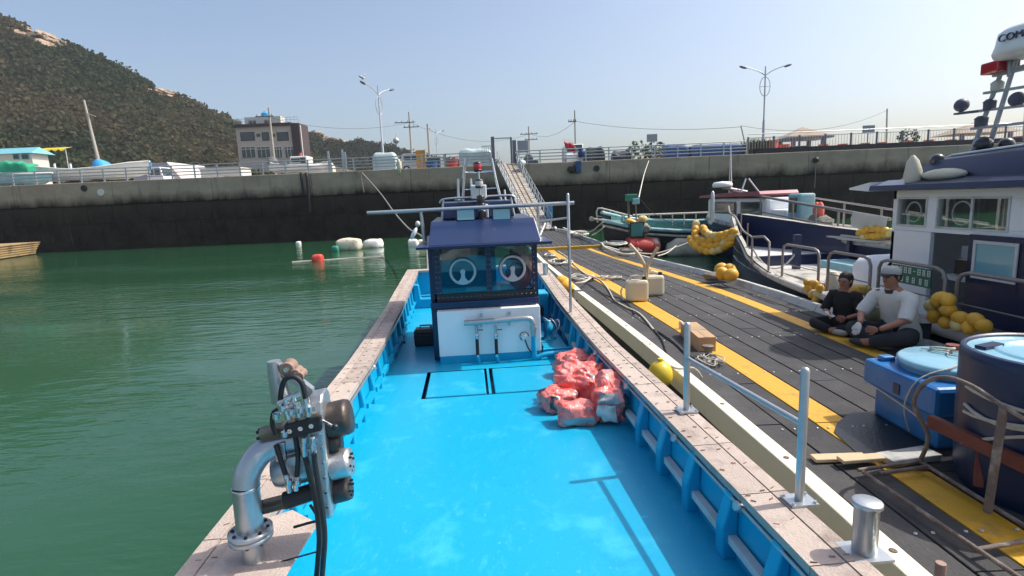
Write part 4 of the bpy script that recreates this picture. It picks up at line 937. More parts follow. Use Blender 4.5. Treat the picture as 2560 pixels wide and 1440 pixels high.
# ---- ropes
def rope(name, pts, r, m, label, n=6, sm=5, cat='rope', group=None):
    return MB().tube(smooth_path(pts, sm), r, n).obj(name, m, label=label, cat=cat, group=group)
def P(px, py, z=DZ + .02): return gz(px, py, z)
rope('mooring_rope', [P(1476, 690), P(1500, 700), P(1520, 722), P(1535, 748), P(1560, 765), P(1600, 785), P(1634, 824)], .017, 'rope_white', 'slack white rope snaking along the planks towards the cardboard box')
rope('black_cord', [P(1634, 824), P(1655, 850), P(1668, 885), P(1676, 900), P(1672, 914)], .012, 'rope_black', 'thin black cord lying between white rope and beam')
rope('black_cord', [P(1645, 828), P(1680, 852), P(1710, 880), P(1730, 900)], .012, 'rope_black', 'thin black cord running to the cardboard box')
rope('black_cord', [P(1470, 708), P(1515, 738), P(1550, 745), P(1575, 765), P(1586, 785)], .012, 'rope_black', 'thin black cord passing under the jerry cans')
def coil(c, r, n, z, m, rr, label, seed, sq=.5):
    r2 = random.Random(seed); pts = []
    for k in range(n * 7):
        a = k * 2 * math.pi / 7; q = r * (0.55 + .5 * r2.random()); pts.append(V((c.x + q * math.cos(a) * 1.3 + r2.uniform(-.05, .05), c.y + q * math.sin(a) * sq * 2 + r2.uniform(-.2, .2), z + .02 + .03 * r2.random() + k * .0018)))
    rope('rope_coil', pts, rr, m, label, sm=3)
coil(P(1450, 697), .2, 4, DZ, 'rope_white', .015, 'tangled white rope heap on the beam beside the tall rail post', 1, 1.2)
coil(P(1530, 697), .2, 4, DZ, 'rope_white', .013, 'tangled white rope draped towards the jerry cans', 2, .5)
coil(P(1400, 657), .3, 5, DZ, 'rope_white', .018, 'large white rope tangle at the pontoon edge behind the wheelhouse', 3, 1.4)
coil(P(1375, 640), .2, 3, DZ, 'rope_white', .016, 'white rope tangle close to the yellow hinge bar', 4, 1.4)
rope('mooring_rope', [P(1395, 628), P(1420, 645), P(1442, 668), P(1476, 690), P(1540, 695)], .022, 'rope_white', 'white rope stretched over the left yellow stripe')
rope('mooring_rope', [P(1440, 708, .68), P(1462, 704, .68), P(1480, 692, .56), P(1483, 688, .54)], .024, 'rope_white', 'short white rope tied over the cream beam')
# ropes on the right kerb
coil(P(1576, 628, .62), .28, 5, .6, 'rope_grey', .03, 'grey rope coil on the kerb by the red drum', 5, 1.2)
coil(P(1535, 610, .62), .4, 6, .6, 'rope_white', .03, 'dirty white rope heap on the kerb before the red drum', 6, 1.6)
coil(P(1448, 585, .62), .5, 6, .6, 'rope_white', .03, 'white rope heap at the far kerb corner', 7, 2)
rope('mooring_rope', [P(1380, 570, .65), P(1420, 578, .65), P(1460, 592, .65), P(1500, 606, .65), P(1512, 618, .65), P(1545, 632, .65), P(1565, 636, .65), P(1590, 634, .65)], .045, 'rope_white', 'thick pale rope laid along the far kerb')
rope('mooring_rope', [P(1590, 632, .66), P(1640, 634, .6), gy(1700, 615, 19), gy(1740, 600, 19)], .03, 'rope_white', 'pale mooring rope running from the kerb to the yellow floats')
rope('mooring_rope', [P(1645, 640, .66), gy(1668, 632, 18), gy(1690, 615, 19)], .025, 'rope_white', 'thin mooring rope below the foam block')
rope('mooring_rope', [P(1448, 580, .66), gy(1475, 580, 26), gy(1495, 566, 24.5), gy(1508, 555, 23.5)], .03, 'rope_white', 'mooring rope from the far kerb to the teal boat bow')
rope('mooring_rope', [P(1480, 588, .66), gy(1495, 580, 24.5), gy(1510, 567, 23.6)], .03, 'rope_white', 'short second mooring rope to the teal boat bow')
# long line from the quay to the stern of the blue boat
a = gy(905, 432, WY - .3); rope('quay_line', [a, gy(950, 482, 40), gy(985, 530, 34), gy(1020, 570, 27), gy(1060, 598, 20), V((-2.0, 12.9, 1.0))], .045, 'rope_grey', 'long grey mooring line from the quay wall to the blue workboat', sm=8)
rope('quay_line', [a + V((0, .1, .1)), a + V((-.1, .0, -.5)), a + V((.05, 0, -1.6))], .04, 'rope_grey', 'short rope end dangling on the quay wall beside the long line')
rope('quay_line', [gy(1622, 402, WY - .3), gy(1612, 430, 40), gy(1604, 462, 31), gy(1597, 494, 24.3)], .03, 'rope_white', 'pale taut line from the quay wall to the lamp post of the teal boat', sm=6)
rope('quay_line', [gy(1597, 494, 24.3), gy(1630, 530, 24), gy(1680, 558, 23), gy(1740, 575, 19)], .014, 'rope_black', 'thin dark line sagging from the lamp post to the yellow floats', sm=6)

# ---- jerry cans
def jerry(px, py, rz, label, hoses=False):
    b = gz(px, py, DZ); t = thing('jerry_can', label, 'jerry can', (b.x, b.y, DZ), 'jerry cans on the pontoon', rz=rz)
    t.scale = (1.36, 1.3, 1.3)
    MB().box((0, 0, .17), (.33, .22, .34)).obj('body', 'jerry', t, bevel=.045)
    MB().tube([(-.1, 0, .33), (-.09, 0, .39), (0, 0, .4), (.06, 0, .38), (.08, 0, .33)], .022, 8).obj('handle', 'jerry', t)
    MB().cyl((.11, 0, .33), (.11, 0, .385), .035).obj('cap', 'black_plastic', t)
    if hoses:
        MB().tube(smooth_path([(.13, 0, .36), (.12, 0, .55), (.02, .0, .75), (-.1, .05, .9)], 4), .026, 8).obj('hose', 'hose_tan', t)
        MB().tube(smooth_path([(.15, .02, .36), (.16, 0, .55), (.24, 0, .72), (.32, 0, .85)], 4), .026, 8).obj('hose', 'hose_tan', t)
        MB().tube(smooth_path([(-.165, -.02, .3), (-.24, -.04, .16), (-.2, -.1, .03)], 4), .012, 6).obj('strap', 'rope_white', t)
jerry(1592, 752, rad(-8), 'cream jerry can with two hoses in its neck, straddling the left yellow stripe', True)
jerry(1632, 738, rad(-4), 'plain cream jerry can standing behind the one with hoses')
# ---- cardboard box
c = gz(1750, 862, DZ); t = thing('cardboard_box', 'long closed cardboard box taped along its top', 'box', (c.x, c.y + .12, DZ), rz=rad(-3))
MB().box((0, 0, .1), (.24, .92, .2)).obj('carton', 'cardboard', t, bevel=.004); MB().box((0, .05, .202), (.236, .2, .004)).obj('tape', 'parcel_tape', t); MB().box((0, -.22, .2015), (.05, .47, .003)).obj('tape', 'parcel_tape', t)
c = gz(1702, 822, DZ); MB().lathe([(.03, 0), (.035, .1), (.02, .13)], (c.x, c.y, DZ), n=10).obj('white_cup', 'foam_white', label='small white cup next to the cardboard box', cat='cup')
coil(P(1778, 905), .13, 4, DZ, 'rope_white', .008, 'frayed thin white line lying by the cleat', 9, .7)
# ---- yellow float between boat and pontoon
def float_ball(px, py, z, r, m, label, Y=None, ax=(0, 0, 1), group=None, stretch=1.15):
    c = gz(px, py, z) if Y is None else gy(px, py, Y); t = thing('float_ball', label, 'float', c - V((0, 0, r)), group)
    x, y, d = basis(V(ax)); M = Matrix((x, y, d)).transposed()
    MB().ell(c, (r, r, r * stretch), 18, 12, M).obj('ball', m, t); MB().cyl(c + d * r * stretch * .95, c + d * r * (stretch + .2), r * .22, n=8).obj('eye', m, t)
    return c
c = float_ball(1651, 936, .62, .14, 'buoy_yellow', 'clean yellow ball fender squeezed between blue boat and cream beam')
rope('fender_lanyard', [c + V((.1, .02, .1)), V((dx(0, c.y) + .02, c.y, .68)), V((dx(0, c.y) + .2, c.y + .02, .67)), V((dx(0, c.y) + .32, c.y + .1, .53))], .014, 'rope_white', 'white lanyard of the yellow ball fender across the beam')
t = thing('fender_cluster', 'old orange yellow fenders between the stern and the beam', 'fender', gz(1410, 716, .5))
for k, (px, py) in enumerate(((1404, 704), (1412, 709), (1418, 718))): MB().ell(gz(px, py, .66), (.17, .2, .15), 14, 9, None, .06, k).obj('fender', 'float_yellow', t)

# ---- timber bits, steel rack, tank, tubs
def plank_piece(a, b, w, h, m, name, label, cat='plank'):
    MB().bar(a, b, w, h).obj(name, m, label=label, cat=cat, bevel=.006)
plank_piece(gz(2032, 1146, .525), gz(2170, 1146, .525) + V((0, .03, 0)), .1, .03, 'pale_timber', 'timber_offcut', 'short pale timber board lying at the end of the steel rack', 'board')
plank_piece(gz(2100, 1150, .56), gz(2205, 1142, .56), .09, .03, 'pale_timber', 'timber_offcut', 'splintered pale timber board lying across another board', 'board')
plank_piece(gz(2212, 1150, .535), gz(2330, 1132, .535), .17, .05, 'curb_grey', 'timber_block', 'thick grey timber block wedged under the steel rack', 'timber')
rk = thing('steel_rack', 'rusty tubular steel rack lying on the pontoon in front of the tubs', 'rack', gz(2300, 1250, DZ))
zr = .56
def tb(pts, r=.014, m='rust_steel', nm='tube', sm=0): return MB().tube(smooth_path(pts, sm) if sm else pts, r, 8).obj(nm, m, rk)
A, B = gz(2158, 1180, zr), V((2.74, 1.2, zr)); C, D = V((3.05, A.y + .12, zr)), V((3.1, 1.2, zr))
tb([A, B]); tb([A + V((-.02, .03, 0)), C]); tb([A + V((.1, -.03, 0)), C + V((0, -.08, 0))]); tb([C, D])
for q in (.36, .62, .85): tb([A.lerp(B, q), C.lerp(D, q)], .014)
hp = [C, gy(2320, 1090, 3.72), gy(2285, 1010, 3.68), gy(2312, 958, 3.6), gy(2365, 943, 3.5), gy(2430, 965, 3.35), gy(2500, 1010, 3.2), gy(2580, 1060, 3.05)]
tb(hp, .015, sm=5, nm='hoop'); u0 = gy(2510, 1015, 3.18); tb([u0, V((u0.x - .06, 3.15, zr))], .024, nm='upright')
MB().bar(gy(2325, 1052, 3.75), gy(2620, 1190, 3.0), .05, .09).obj('flat_bar', 'rust_red', rk); MB().bar(gy(2452, 1110, 3.45), gy(2445, 1215, 3.4), .05, .05).obj('strut', 'rust_red', rk)

MB().prism([(2.75, 4.1), (3.0, 3.8), (3.3, 3.75), (3.9, 3.9), (3.9, 4.95), (3.2, 4.9), (2.95, 4.7), (2.8, 4.5)], DZ + .0055, DZ + .0065, lambda a, b, h: V((a, b, h))).obj('wet_patch', 'plank_wet', pon)
# blue insulated tank
tk = thing('fish_tank', 'blue plastic tank with a round pale lid roped down', 'tank', (3.8, 4.48, DZ), rz=rad(0))
w, d = 1.0, .88
MB().box((0.02, 0, .145), (w - .14, d - .1, .29)).obj('base', 'tank_blue', tk, bevel=.035); MB().box((0, 0, .42), (w, d, .25)).obj('body', 'tank_blue', tk, bevel=.035)
MB().box((-.36, .33, .565), (.12, .09, .05)).obj('lug', 'tank_blue', tk, bevel=.015); MB().box((-.502, -.02, .40), (.012, .07, .09)).obj('recess', 'tub_navy', tk)
ld = MB().lathe([(.385, .54), (.385, .585), (.41, .59), (.415, .625), (.39, .645), (.27, .64), (.24, .655), (0, .65)], (.0, .0, 0), n=40).obj('lid', 'lid_blue', tk)
MB().cyl((.16, .22, .64), (.16, .22, .70), .055).obj('lid_cap', 'rust_red', tk)
def trope(pts, r=.007, m='rope_white'): MB().tube(smooth_path(pts, 4), r, 6).obj('lashing', m, tk)
trope([(-.507, .40, .33), (-.51, .1, .31), (-.51, -.2, .27), (-.50, -.43, .22)]); trope([(.0, -.1, .665), (-.25, -.28, .66), (-.42, -.25, .60), (-.512, -.22, .5), (-.512, -.14, .28), (-.44, -.12, .05)])
trope([(.12, .2, .67), (-.03, .02, .67), (.2, -.1, .67), (.38, -.02, .65)]); trope([(-.08, .28, .66), (.1, .08, .675), (.38, .02, .66)]); trope([(.2, .25, .66), (.05, .1, .7), (-.05, .2, .69), (.02, .25, .67)], .012)
# navy tub
NX, NY = 3.63, 3.45
nb_ = thing('navy_tub', 'large dark navy drum with a shiny pale blue top', 'drum', (NX, NY, DZ))
zt = 1.0
MB().lathe([(.46, 0), (.5, .12), (.515, .5), (.52, zt - .06), (.515, zt), (.49, zt + .012), (.48, zt - .015)], (NX, NY, DZ), n=44).obj('drum', 'tub_navy', nb_)
MB().lathe([(.48, zt - .014), (.34, zt - .02), (.33, zt), (.29, zt + .002), (.28, zt - .018), (0, zt - .012)], (NX, NY, DZ), n=44).obj('top', 'lid_blue', nb_)
MB().box((NX - .28, NY + .22, DZ + zt), (.2, .07, .02), rad(20)).obj('slot', 'tub_navy', nb_)
for k, (z, dz) in enumerate(((.74, -.03), (.68, -.1), (.62, -.05), (.42, -.16))):
    pts = [V((NX + .528 * math.cos(a), NY + .528 * math.sin(a), DZ + z + dz * math.sin(a * 2 + k))) for a in [math.pi - .2 + (2.0 + .2 * k) * q / 14 for q in range(15)]]
    MB().tube(pts, .012, 6).obj('lashing', 'rope_white', nb_)
MB().lathe([(.3, 0), (.33, .5), (.34, .7), (.3, .72), (0, .72)], (5.0, 4.3, .5), n=28).obj('lidded_barrel', 'lid_blue', label='round pale blue barrel lid just behind the navy drum', cat='barrel')

# ---- floats in the water
def blob(name, m, px0, px1, py0, py1, label, cat='float', lump=.1, seed=0, rz=0, dpt=None, z=None):
    Yc = gz((px0 + px1) / 2, py1, 0).y; a, b = gy(px0, py0, Yc), gy(px1, py1, Yc); w = (b.x - a.x) / 2; h = (a.z + .12) / 2
    mb = MB(); n, m_ = 20, 12; dp = dpt or min(w, .55)
    mb.ell((0, 0, 0), (1, 1, 1), n, m_)
    for i, p in enumerate(mb.v):
        q = V((math.copysign(abs(p.x) ** .55, p.x) * w, math.copysign(abs(p.y) ** .6, p.y) * dp, math.copysign(abs(p.z) ** .6, p.z) * h))
        q *= 1 + lump * noise.noise(q * 3 + V((seed, 0, 0))); mb.v[i] = V(((a.x + b.x) / 2, Yc + dp, -.12 + h)) + Matrix.Rotation(rz, 3, 'Z') @ q
    return mb.obj(name, m, label=label, cat=cat)
blob('foam_float', 'foam', 836, 900, 598, 627, 'cream foam float bound with dark rope, drifting by the quay', lump=.15, seed=1)
blob('foam_float', 'foam_white', 901, 953, 600, 620, 'ragged white foam block tied to the cream foam float', lump=.3, seed=2)
blob('green_buoy', 'buoy_green', 826, 845, 615, 630, 'small green ball buoy touching the cream foam float', 'buoy', seed=3)
blob('red_buoy', 'buoy_red', 776, 804, 637, 655, 'crumpled red buoy floating alone on the green water', 'buoy', lump=.25, seed=4)
blob('white_buoy', 'foam_white', 737, 750, 604, 612, 'tiny white bottle buoy near the quay wall', 'buoy', seed=5)
blob('foam_float', 'foam_white', 1018, 1045, 599, 616, 'small grey white float bundle behind the wheelhouse', lump=.25, seed=6)
blob('foam_float', 'foam', 1040, 1072, 600, 614, 'pinkish foam float half hidden behind the wheelhouse', lump=.2, seed=7)
YR = 23.5
c = gy(1605, 612, YR); t = thing('red_drum_float', 'weathered red drum floating on its side by the kerb', 'float', (c.x, YR, -.2))
MB().lathe([(.3, -.68), (.46, -.66), (.5, -.6), (.5, .6), (.46, .66), (.3, .68)], (c.x, YR, c.z - .12), (1, .1, 0), n=24).obj('drum', 'drum_red', t)
for q in (-.35, .4): MB().lathe([(.505, q - .03), (.52, q), (.505, q + .03)], (c.x, YR, c.z - .12), (1, .1, 0), n=24).obj('hoop', 'drum_red', t)
blob('foam_float', 'foam', 1672, 1790, 596, 640, 'big dirty foam block floating under the yellow float string', lump=.15, seed=8, dpt=.8)
rope('float_line', [gz(730, 655, .01), gz(770, 652, .01), gz(810, 650, .01), gz(880, 645, .01), gz(960, 642, .01)], .03, 'rope_white', 'thin float line on the water by the red buoy')
# ================================================================== THE BLUE WORKBOAT (camera stands on its foredeck)
BO, BA = V((.12, 0, 0)), rad(4.3)
MBL = Matrix.Rotation(BA, 3, 'Z')
def bl(p): return MBL.transposed() @ (V(p) - BO)
def bw(u, v, z): return BO + MBL @ V((u, v, z))
HW = [(-3.4, .12), (-2.6, .7), (-1.6, 1.15), (-.4, 1.42), (1.0, 1.54), (2.4, 1.57), (4.5, 1.53), (6, 1.5), (8.5, 1.5), (10, 1.54), (12.9, 1.6)]
ZC = [(-3.4, 1.4), (0, 1.06), (2.4, .97), (6, .97), (9, 1.04), (12.9, 1.14)]
ZD, CW = .5, .225
hw = lambda v: interp(HW, v); zc = lambda v: interp(ZC, v)
boat = thing('workboat', 'bright blue workboat with a navy wheelhouse, moored along the pontoon', 'boat', BO, rz=BA)
VS = [-3.4, -3.0, -2.6, -2.1, -1.6, -1, -.4, .3, 1, 1.7, 2.4, 3.4, 4.5, 5.2, 6, 7.2, 8.5, 9.2, 10, 11.4, 12.9]
rings = []
for v in VS:
    w, z = hw(v), zc(v); k = max(.15, min(1, (v + 3.4) / 3)); rings.append([V((-w, v, z - .05)), V((-w * .97, v, .35)), V((-w * .8 * k, v, -.35)), V((w * .8 * k, v, -.35)), V((w * .97, v, .35)), V((w, v, z - .05))])
mb = MB().loft(rings, closed=False); mb.add(rings[-1], [[0, 1, 2, 3, 4, 5]]); mb.obj('hull', 'fender_grey', boat)
# deck: panels leave a gutter round the two hatch covers, over a sunk tray
HX, HV = [(-.72, .0), (.05, .92)], (5.88, 6.78); g = .035
inw = lambda v: hw(v) - CW + .02
def deckquad(u0, u1, v0, v1, z=ZD, nm='deck'): return MB().box2((u0, v0, z - .04), (u1, v1, z)).obj(nm, 'cyan_paint', boat)
mb = MB().loft([[V((-inw(v), v, ZD)), V((inw(v), v, ZD))] for v in (.9, 1.7, 2.4, 3.4, 4.5, 5.2, HV[0] - g)], closed=False, smooth=False); mb.obj('deck', 'deck_paint', boat)
MB().loft([[V((-inw(v), v, ZD)), V((HX[0][0] - g, v, ZD))] for v in (HV[0] - g, HV[1] + g)], closed=False, smooth=False).obj('deck', 'deck_paint', boat)
MB().loft([[V((HX[1][1] + g, v, ZD)), V((inw(v), v, ZD))] for v in (HV[0] - g, HV[1] + g)], closed=False, smooth=False).obj('deck', 'deck_paint', boat)
MB().loft([[V((-inw(v), v, ZD)), V((inw(v), v, ZD))] for v in (HV[1] + g, 8.5, 10, 11.4, 12.8)], closed=False, smooth=False).obj('deck', 'deck_paint', boat)
MB().add([(-1.5, 5, ZD - .09), (1.5, 5, ZD - .09), (1.5, 7.2, ZD - .09), (-1.5, 7.2, ZD - .09)], [[0, 1, 2, 3]]).obj('hatch_tray', 'navy_paint', boat)
MB().box2((.01, HV[0] - .02, ZD - .07), (.04, HV[1] + .02, ZD + .004)).obj('hatch_beam', 'cyan_paint', boat)
for u0, u1 in HX: MB().box2((u0 + (.01 if u0 < 0 else .03), HV[0], ZD - .05), (u1 - (.02 if u0 < 0 else 0), HV[1], ZD + .006)).obj('hatch_cover', 'deck_paint', boat, bevel=.012)
# foredeck under the camera
mb = MB().loft([[V((-hw(v) + .1, v, .93)), V((hw(v) - .1, v, .93))] for v in (-3.2, -2, -1, 0, .9)], closed=False, smooth=False); mb.add([(-inw(.9), .9, ZD), (inw(.9), .9, ZD), (inw(.9), .9, .93), (-inw(.9), .9, .93)], [[0, 1, 2, 3]]); mb.obj('foredeck', 'cyan_paint', boat)
# bulwarks
for s in (-1, 1):
    vs_ = [.9, 1.7, 2.4, 3.4, 4.5, 5.2, 6, 7.2, 8.5, 10, 11.4, 12.8]
    MB().loft([[V((s * (inw(v) - .012), v, ZD - .02)), V((s * (inw(v) + .0), v, ZD + .06)), V((s * (inw(v) + .015), v, zc(v) - .05))] for v in vs_], closed=False).obj('bulwark', 'cyan_paint', boat)
    v = 1.35; k = 0
    while v < 12.4:
        w = inw(v) + .01; z1 = zc(v) - .06
        mb = MB(); mb.prism([(0, ZD - .01), (.10, ZD - .01), (.10, ZD + .20), (.055, z1 - .05), (.05, z1), (0, z1)], -.05, .05, lambda a, b, h, s=s, v=v, w=w: V((s * (w - a * (1 if s > 0 else .55)), v + h, b)))
        mb.obj('rib', 'cyan_paint', boat, bevel=.015); v += .5; k += 1
        vm = v - .25; wm = inw(vm) - .035
        if v < 12.4: MB().box((s * wm, vm, ZD + .13), (.05, .40, .05)).obj('stringer', 'deck_white' if s > 0 else 'cyan_paint', boat)
    MB().tube([V((s * (inw(v) - .03), v, zc(v) - .085)) for v in vs_], .014, 8).obj('cap_pipe', 'galvanised', boat)
    for v in (1.9, 2.72, 3.62, 4.75, 5.9):
        MB().lathe([(.03, -.03), (.034, 0), (.03, .03), (.02, .032)], (s * (inw(v) - .035), v, zc(v) - .085), (s * -1, 0, .3), n=12).obj('pipe_socket', 'galvanised', boat)
MB().box2((-1.55, 12.72, ZD), (1.55, 12.9, 1.08)).obj('transom', 'cyan_paint', boat)
MB().box2((-1.6, 12.66, 1.085), (1.6, 12.95, 1.13)).obj('transom_cap', 'cap_timber', boat)
# capping boards, in two runs with a rubbing strip outside
for s in (-1, 1):
    v = -.4; i = 0
    while v < 12.85:
        L = .62; v1 = min(v + L, 12.88)
        for q0, q1, dz in ((CW + .02, .075, 0), (.068, -.02, .004)):
            rr_ = []
            for vv in (v + .004, v1 - .004):
                a, b, z = hw(vv) - q0, hw(vv) - q1, zc(vv) + dz; rr_.append([V((s * a, vv, z - .045)), V((s * b, vv, z - .045)), V((s * b, vv, z)), V((s * a, vv, z))])
            MB().loft(rr_, caps=True, smooth=False).obj('cap_board', 'cap_timber', boat)
        v = v1; i += 1
    MB().tube([V((s * (hw(v) + .035), v, zc(v) - .1)) for v in VS], .045, 8).obj('rubbing_strake', 'black_rubber', boat)
staples = MB()
for s in (-1, 1):
    v = 1.6
    while v < 12.6:
        for q in (.04, .11, .215):
            staples.box((s * (hw(v) - q), v + rnd.uniform(-.04, .04), zc(v) + .006), (.028, .006, .005), rad(rnd.uniform(-40, 40)))
        v += rnd.uniform(.12, .3)
staples.obj('cap_staples', 'rust_pipe', boat, kind='stuff')
# oval fairlead and small scuppers
c = bl(gx(742, 1388, -1.22)); MB().ell((-inw(2.55) + .035, 2.52, ZD + .2), (.012, .13, .075), 18, 10).obj('fairlead', 'hull_black', boat)
MB().cyl((-inw(2.4) + .03, 2.4, ZD + .14), (-inw(2.4) + .12, 2.44, ZD + .1), .028).obj('hose_fitting', 'bright_steel', boat)
# rail with two posts, starboard bow quarter
rl = boat
for (px, py, pt, ptx) in ((1716, 1028, 805, 1716), (1998, 1255, 918, 2013)):
    p = gz(px, py, .975); tpz = gy(ptx, pt, p.y).z; b = bl(p); r = .0235
    po = MB().lathe([(r, 0), (r, tpz - .975 - .02), (r * .7, tpz - .975 - .004), (0, tpz - .975)], (b.x, b.y, .975), n=16).obj('rail_post', 'galvanised', rl)
    MB().box((b.x, b.y, .985), (.15, .12, .012)).obj('foot_plate', 'galvanised', po); bt = MB()
    for i_, j_ in ((-1, -1), (1, -1), (-1, 1), (1, 1)): bt.cyl((b.x + i_ * .06, b.y + j_ * .045, .99), (b.x + i_ * .06, b.y + j_ * .045, 1.003), .01, n=6)
    bt.obj('bolts', 'bright_steel', po, kind='stuff')
    if px == 1716: ra = V((b.x, b.y, 1.405))
    else: rb = V((b.x, b.y, 1.42))
MB().cyl(ra, rb, .017, n=12).obj('hand_rail', 'galvanised', boat)
def bollard(b, z, r, h, m='galvanised'):
    o = MB().lathe([(r, 0), (r, h), (r * 1.22, h + .004), (r * 1.22, h + .022), (r * 1.1, h + .026), (0, h + .026)], (b.x, b.y, z), n=22).obj('bollard', m, boat); MB().box((b.x, b.y, z + .004), (r * 3.4, r * 3.0, .012)).obj('foot_plate', 'galvanised', o)
b = bl(gz(2160, 1382, .975)); bollard(b, .975, .052, .235)
b = bl(gz(2350, 1436, .975)); MB().cyl((b.x, b.y, .97), (b.x, b.y, 1.03), .02, n=10).obj('stub_post', 'rust_pipe', boat)
b = bl(gz(1381, 690, 1.06)); bollard(V((hw(b.y) - .13, b.y, 0)), zc(b.y), .055, .22)

# ---------------------------------------------------------------- wheelhouse
wh = MB(); U0_, U1_, V0_, V1_ = -.69, .80, 7.30, 9.05
body = MB().box2((U0_, V0_ + .02, ZD), (U1_, V1_, 1.32)); body.obj('wheelhouse_base', 'navy_paint', boat, bevel=.015)
for u0, u1 in ((U0_, U0_ + .06), (U1_ - .06, U1_)):
    for v0, v1, a, b in ((V0_ + .062, V0_ + .16, 1.325, 2.083), (V1_ - .12, V1_, 1.325, 2.083), (V0_ + .162, V1_ - .122, 1.325, 1.47), (V0_ + .162, V1_ - .122, 2.0, 2.083)): MB().box2((u0, v0, a), (u1, v1, b)).obj('wheelhouse_side', 'navy_paint', boat)
    MB().box2(((u0 + u1) / 2 - .003, V0_ + .162, 1.471), ((u0 + u1) / 2 + .003, V1_ - .122, 1.999)).obj('added_side_pane', 'clear_glass', boat)  # side openings and panes added so sunlight enters the wheelhouse
MB().box2((U0_ + .065, V1_ - .06, 1.325), (U1_ - .5, V1_, 2.083)).obj('wheelhouse_back', 'navy_paint', boat)  # stops short of the corner, leaving a gap shaped to let light in
MB().box2((U0_, V0_ + .062, 2.0835), (U1_, V1_, 2.0848)).obj('bounce_lining', 'white_paint', boat)  # white ceiling sheet, added to lighten the interior
MB().box2((U0_, V0_, 2.045), (U1_, V0_ + .06, 2.083)).obj('window_header', 'navy_paint', boat)
MB().box2((U0_, V0_ - .05, 1.235), (U1_ - .04, V0_ + .015, 1.33)).obj('sill_band', 'navy_paint', boat, bevel=.01)
MB().box2((U0_ + .09, V0_ - .01, 1.332), (U1_ - .06, V0_ + .06, 1.43)).obj('sill', 'black_rubber', boat)
fr = MB()
wl, wr, wm, z0, z1 = -.53, .72, .12, 1.44, 2.035
for u0, u1, a, b in ((U0_ + .065, wl, 1.435, 2.04), (wr, U1_ - .065, 1.435, 2.04), (wm - .035, wm + .035, 1.435, 2.04)): MB().box2((u0, V0_ + .0, a), (u1, V0_ + .05, b)).obj('window_frame', 'hull_navy', boat)
for u0, u1 in ((wl, wm - .035), (wm + .035, wr)): MB().box2((u0, V0_ + .02, z0 - .005), (u1, V0_ + .026, z1 + .005)).obj('window_pane', 'window_glass', boat)
rv = MB()
for k in range(22):
    q = k / 21; u = lerp(wl - .05, wr + .03, q)
    for z in (1.385, 2.09): rv.ell((u, V0_ - .012 if z < 1.5 else V0_ - .002, z), .007, 6, 4)
for k in range(9):
    z = lerp(1.45, 2.03, k / 8)
    for u in (wl - .06, wl - .02, wm - .02, wm + .02, wr + .02): rv.ell((u, V0_ - .002, z), .007, 6, 4)
rv.obj('rivets', 'bright_steel', boat, kind='stuff')
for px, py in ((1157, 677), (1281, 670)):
    c = bl(gy(px, py, 7.33)); c.y = V0_ - .012; R_ = .165; rm_ = 'ring_cyan_reflection' if px < 1200 else 'ring_red_reflection'; ring = [V((c.x + R_ * math.cos(a), c.y, c.z + R_ * math.sin(a))) for a in [2 * math.pi * k / 36 for k in range(36)]]
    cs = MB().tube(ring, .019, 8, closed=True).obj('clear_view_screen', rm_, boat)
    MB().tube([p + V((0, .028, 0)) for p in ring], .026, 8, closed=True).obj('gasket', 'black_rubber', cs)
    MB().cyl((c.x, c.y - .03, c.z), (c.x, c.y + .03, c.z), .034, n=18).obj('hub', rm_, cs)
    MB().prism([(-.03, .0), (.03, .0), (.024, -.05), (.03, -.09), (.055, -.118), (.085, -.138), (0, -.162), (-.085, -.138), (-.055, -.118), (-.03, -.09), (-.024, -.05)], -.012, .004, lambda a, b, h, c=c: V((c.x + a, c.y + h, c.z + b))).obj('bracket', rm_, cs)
# inside
MB().box2((U0_ + .07, 7.5, 1.335), (U1_ - .07, 8.0, 1.42)).obj('console', 'navy_paint', boat)
MB().box2((.28, 7.44, 1.43), (.52, 7.56, 1.5)).obj('chart_box', 'white_paint', boat, bevel=.01); MB().box2((-.2, 7.42, 1.43), (.06, 7.5, 1.49)).obj('chart_box', 'sign_grey', boat)
# roof
ev, rv_ = 6.93, 7.62
MB().prism([(6.90, 2.10), (6.93, 2.135), (7.62, 2.405), (9.2, 2.43), (9.2, 2.135), (7.2, 2.137)], U0_ + .05, U1_ + .0, lambda a, b, h: V((h, a, b))).obj('roof', 'navy_paint', boat, bevel=.01)
MB().prism([(6.885, 2.085), (6.885, 2.115), (6.96, 2.125), (9.25, 2.132), (9.25, 2.085)], -.80, .94, lambda a, b, h: V((h, a, b))).obj('eave', 'navy_paint', boat)
MB().prism([(6.98, 2.137), (7.62, 2.39), (9.1, 2.41), (9.1, 2.137)], U1_ + .004, U1_ + .012, lambda a, b, h: V((h, a, b))).obj('roof_cheek', 'white_paint', boat)
MB().prism([(8.0, 2.42), (8.08, 2.66), (9.15, 2.68), (9.2, 2.43)], -.50, .56, lambda a, b, h: V((h, a, b))).obj('roof_locker', 'navy_paint', boat, bevel=.02)
for u in (-.5, .56): MB().cyl((u, 8.0, 2.43), (u * .93, 8.02, 2.70), .018, n=8).obj('locker_stanchion', 'galvanised', boat)
MB().tube(smooth_path([(-.52, 8.02, 2.66), (-.44, 8.02, 2.715), (0, 8.02, 2.725), (.5, 8.02, 2.73), (.58, 8.02, 2.69)], 4), .016, 8).obj('locker_rail', 'galvanised', boat)
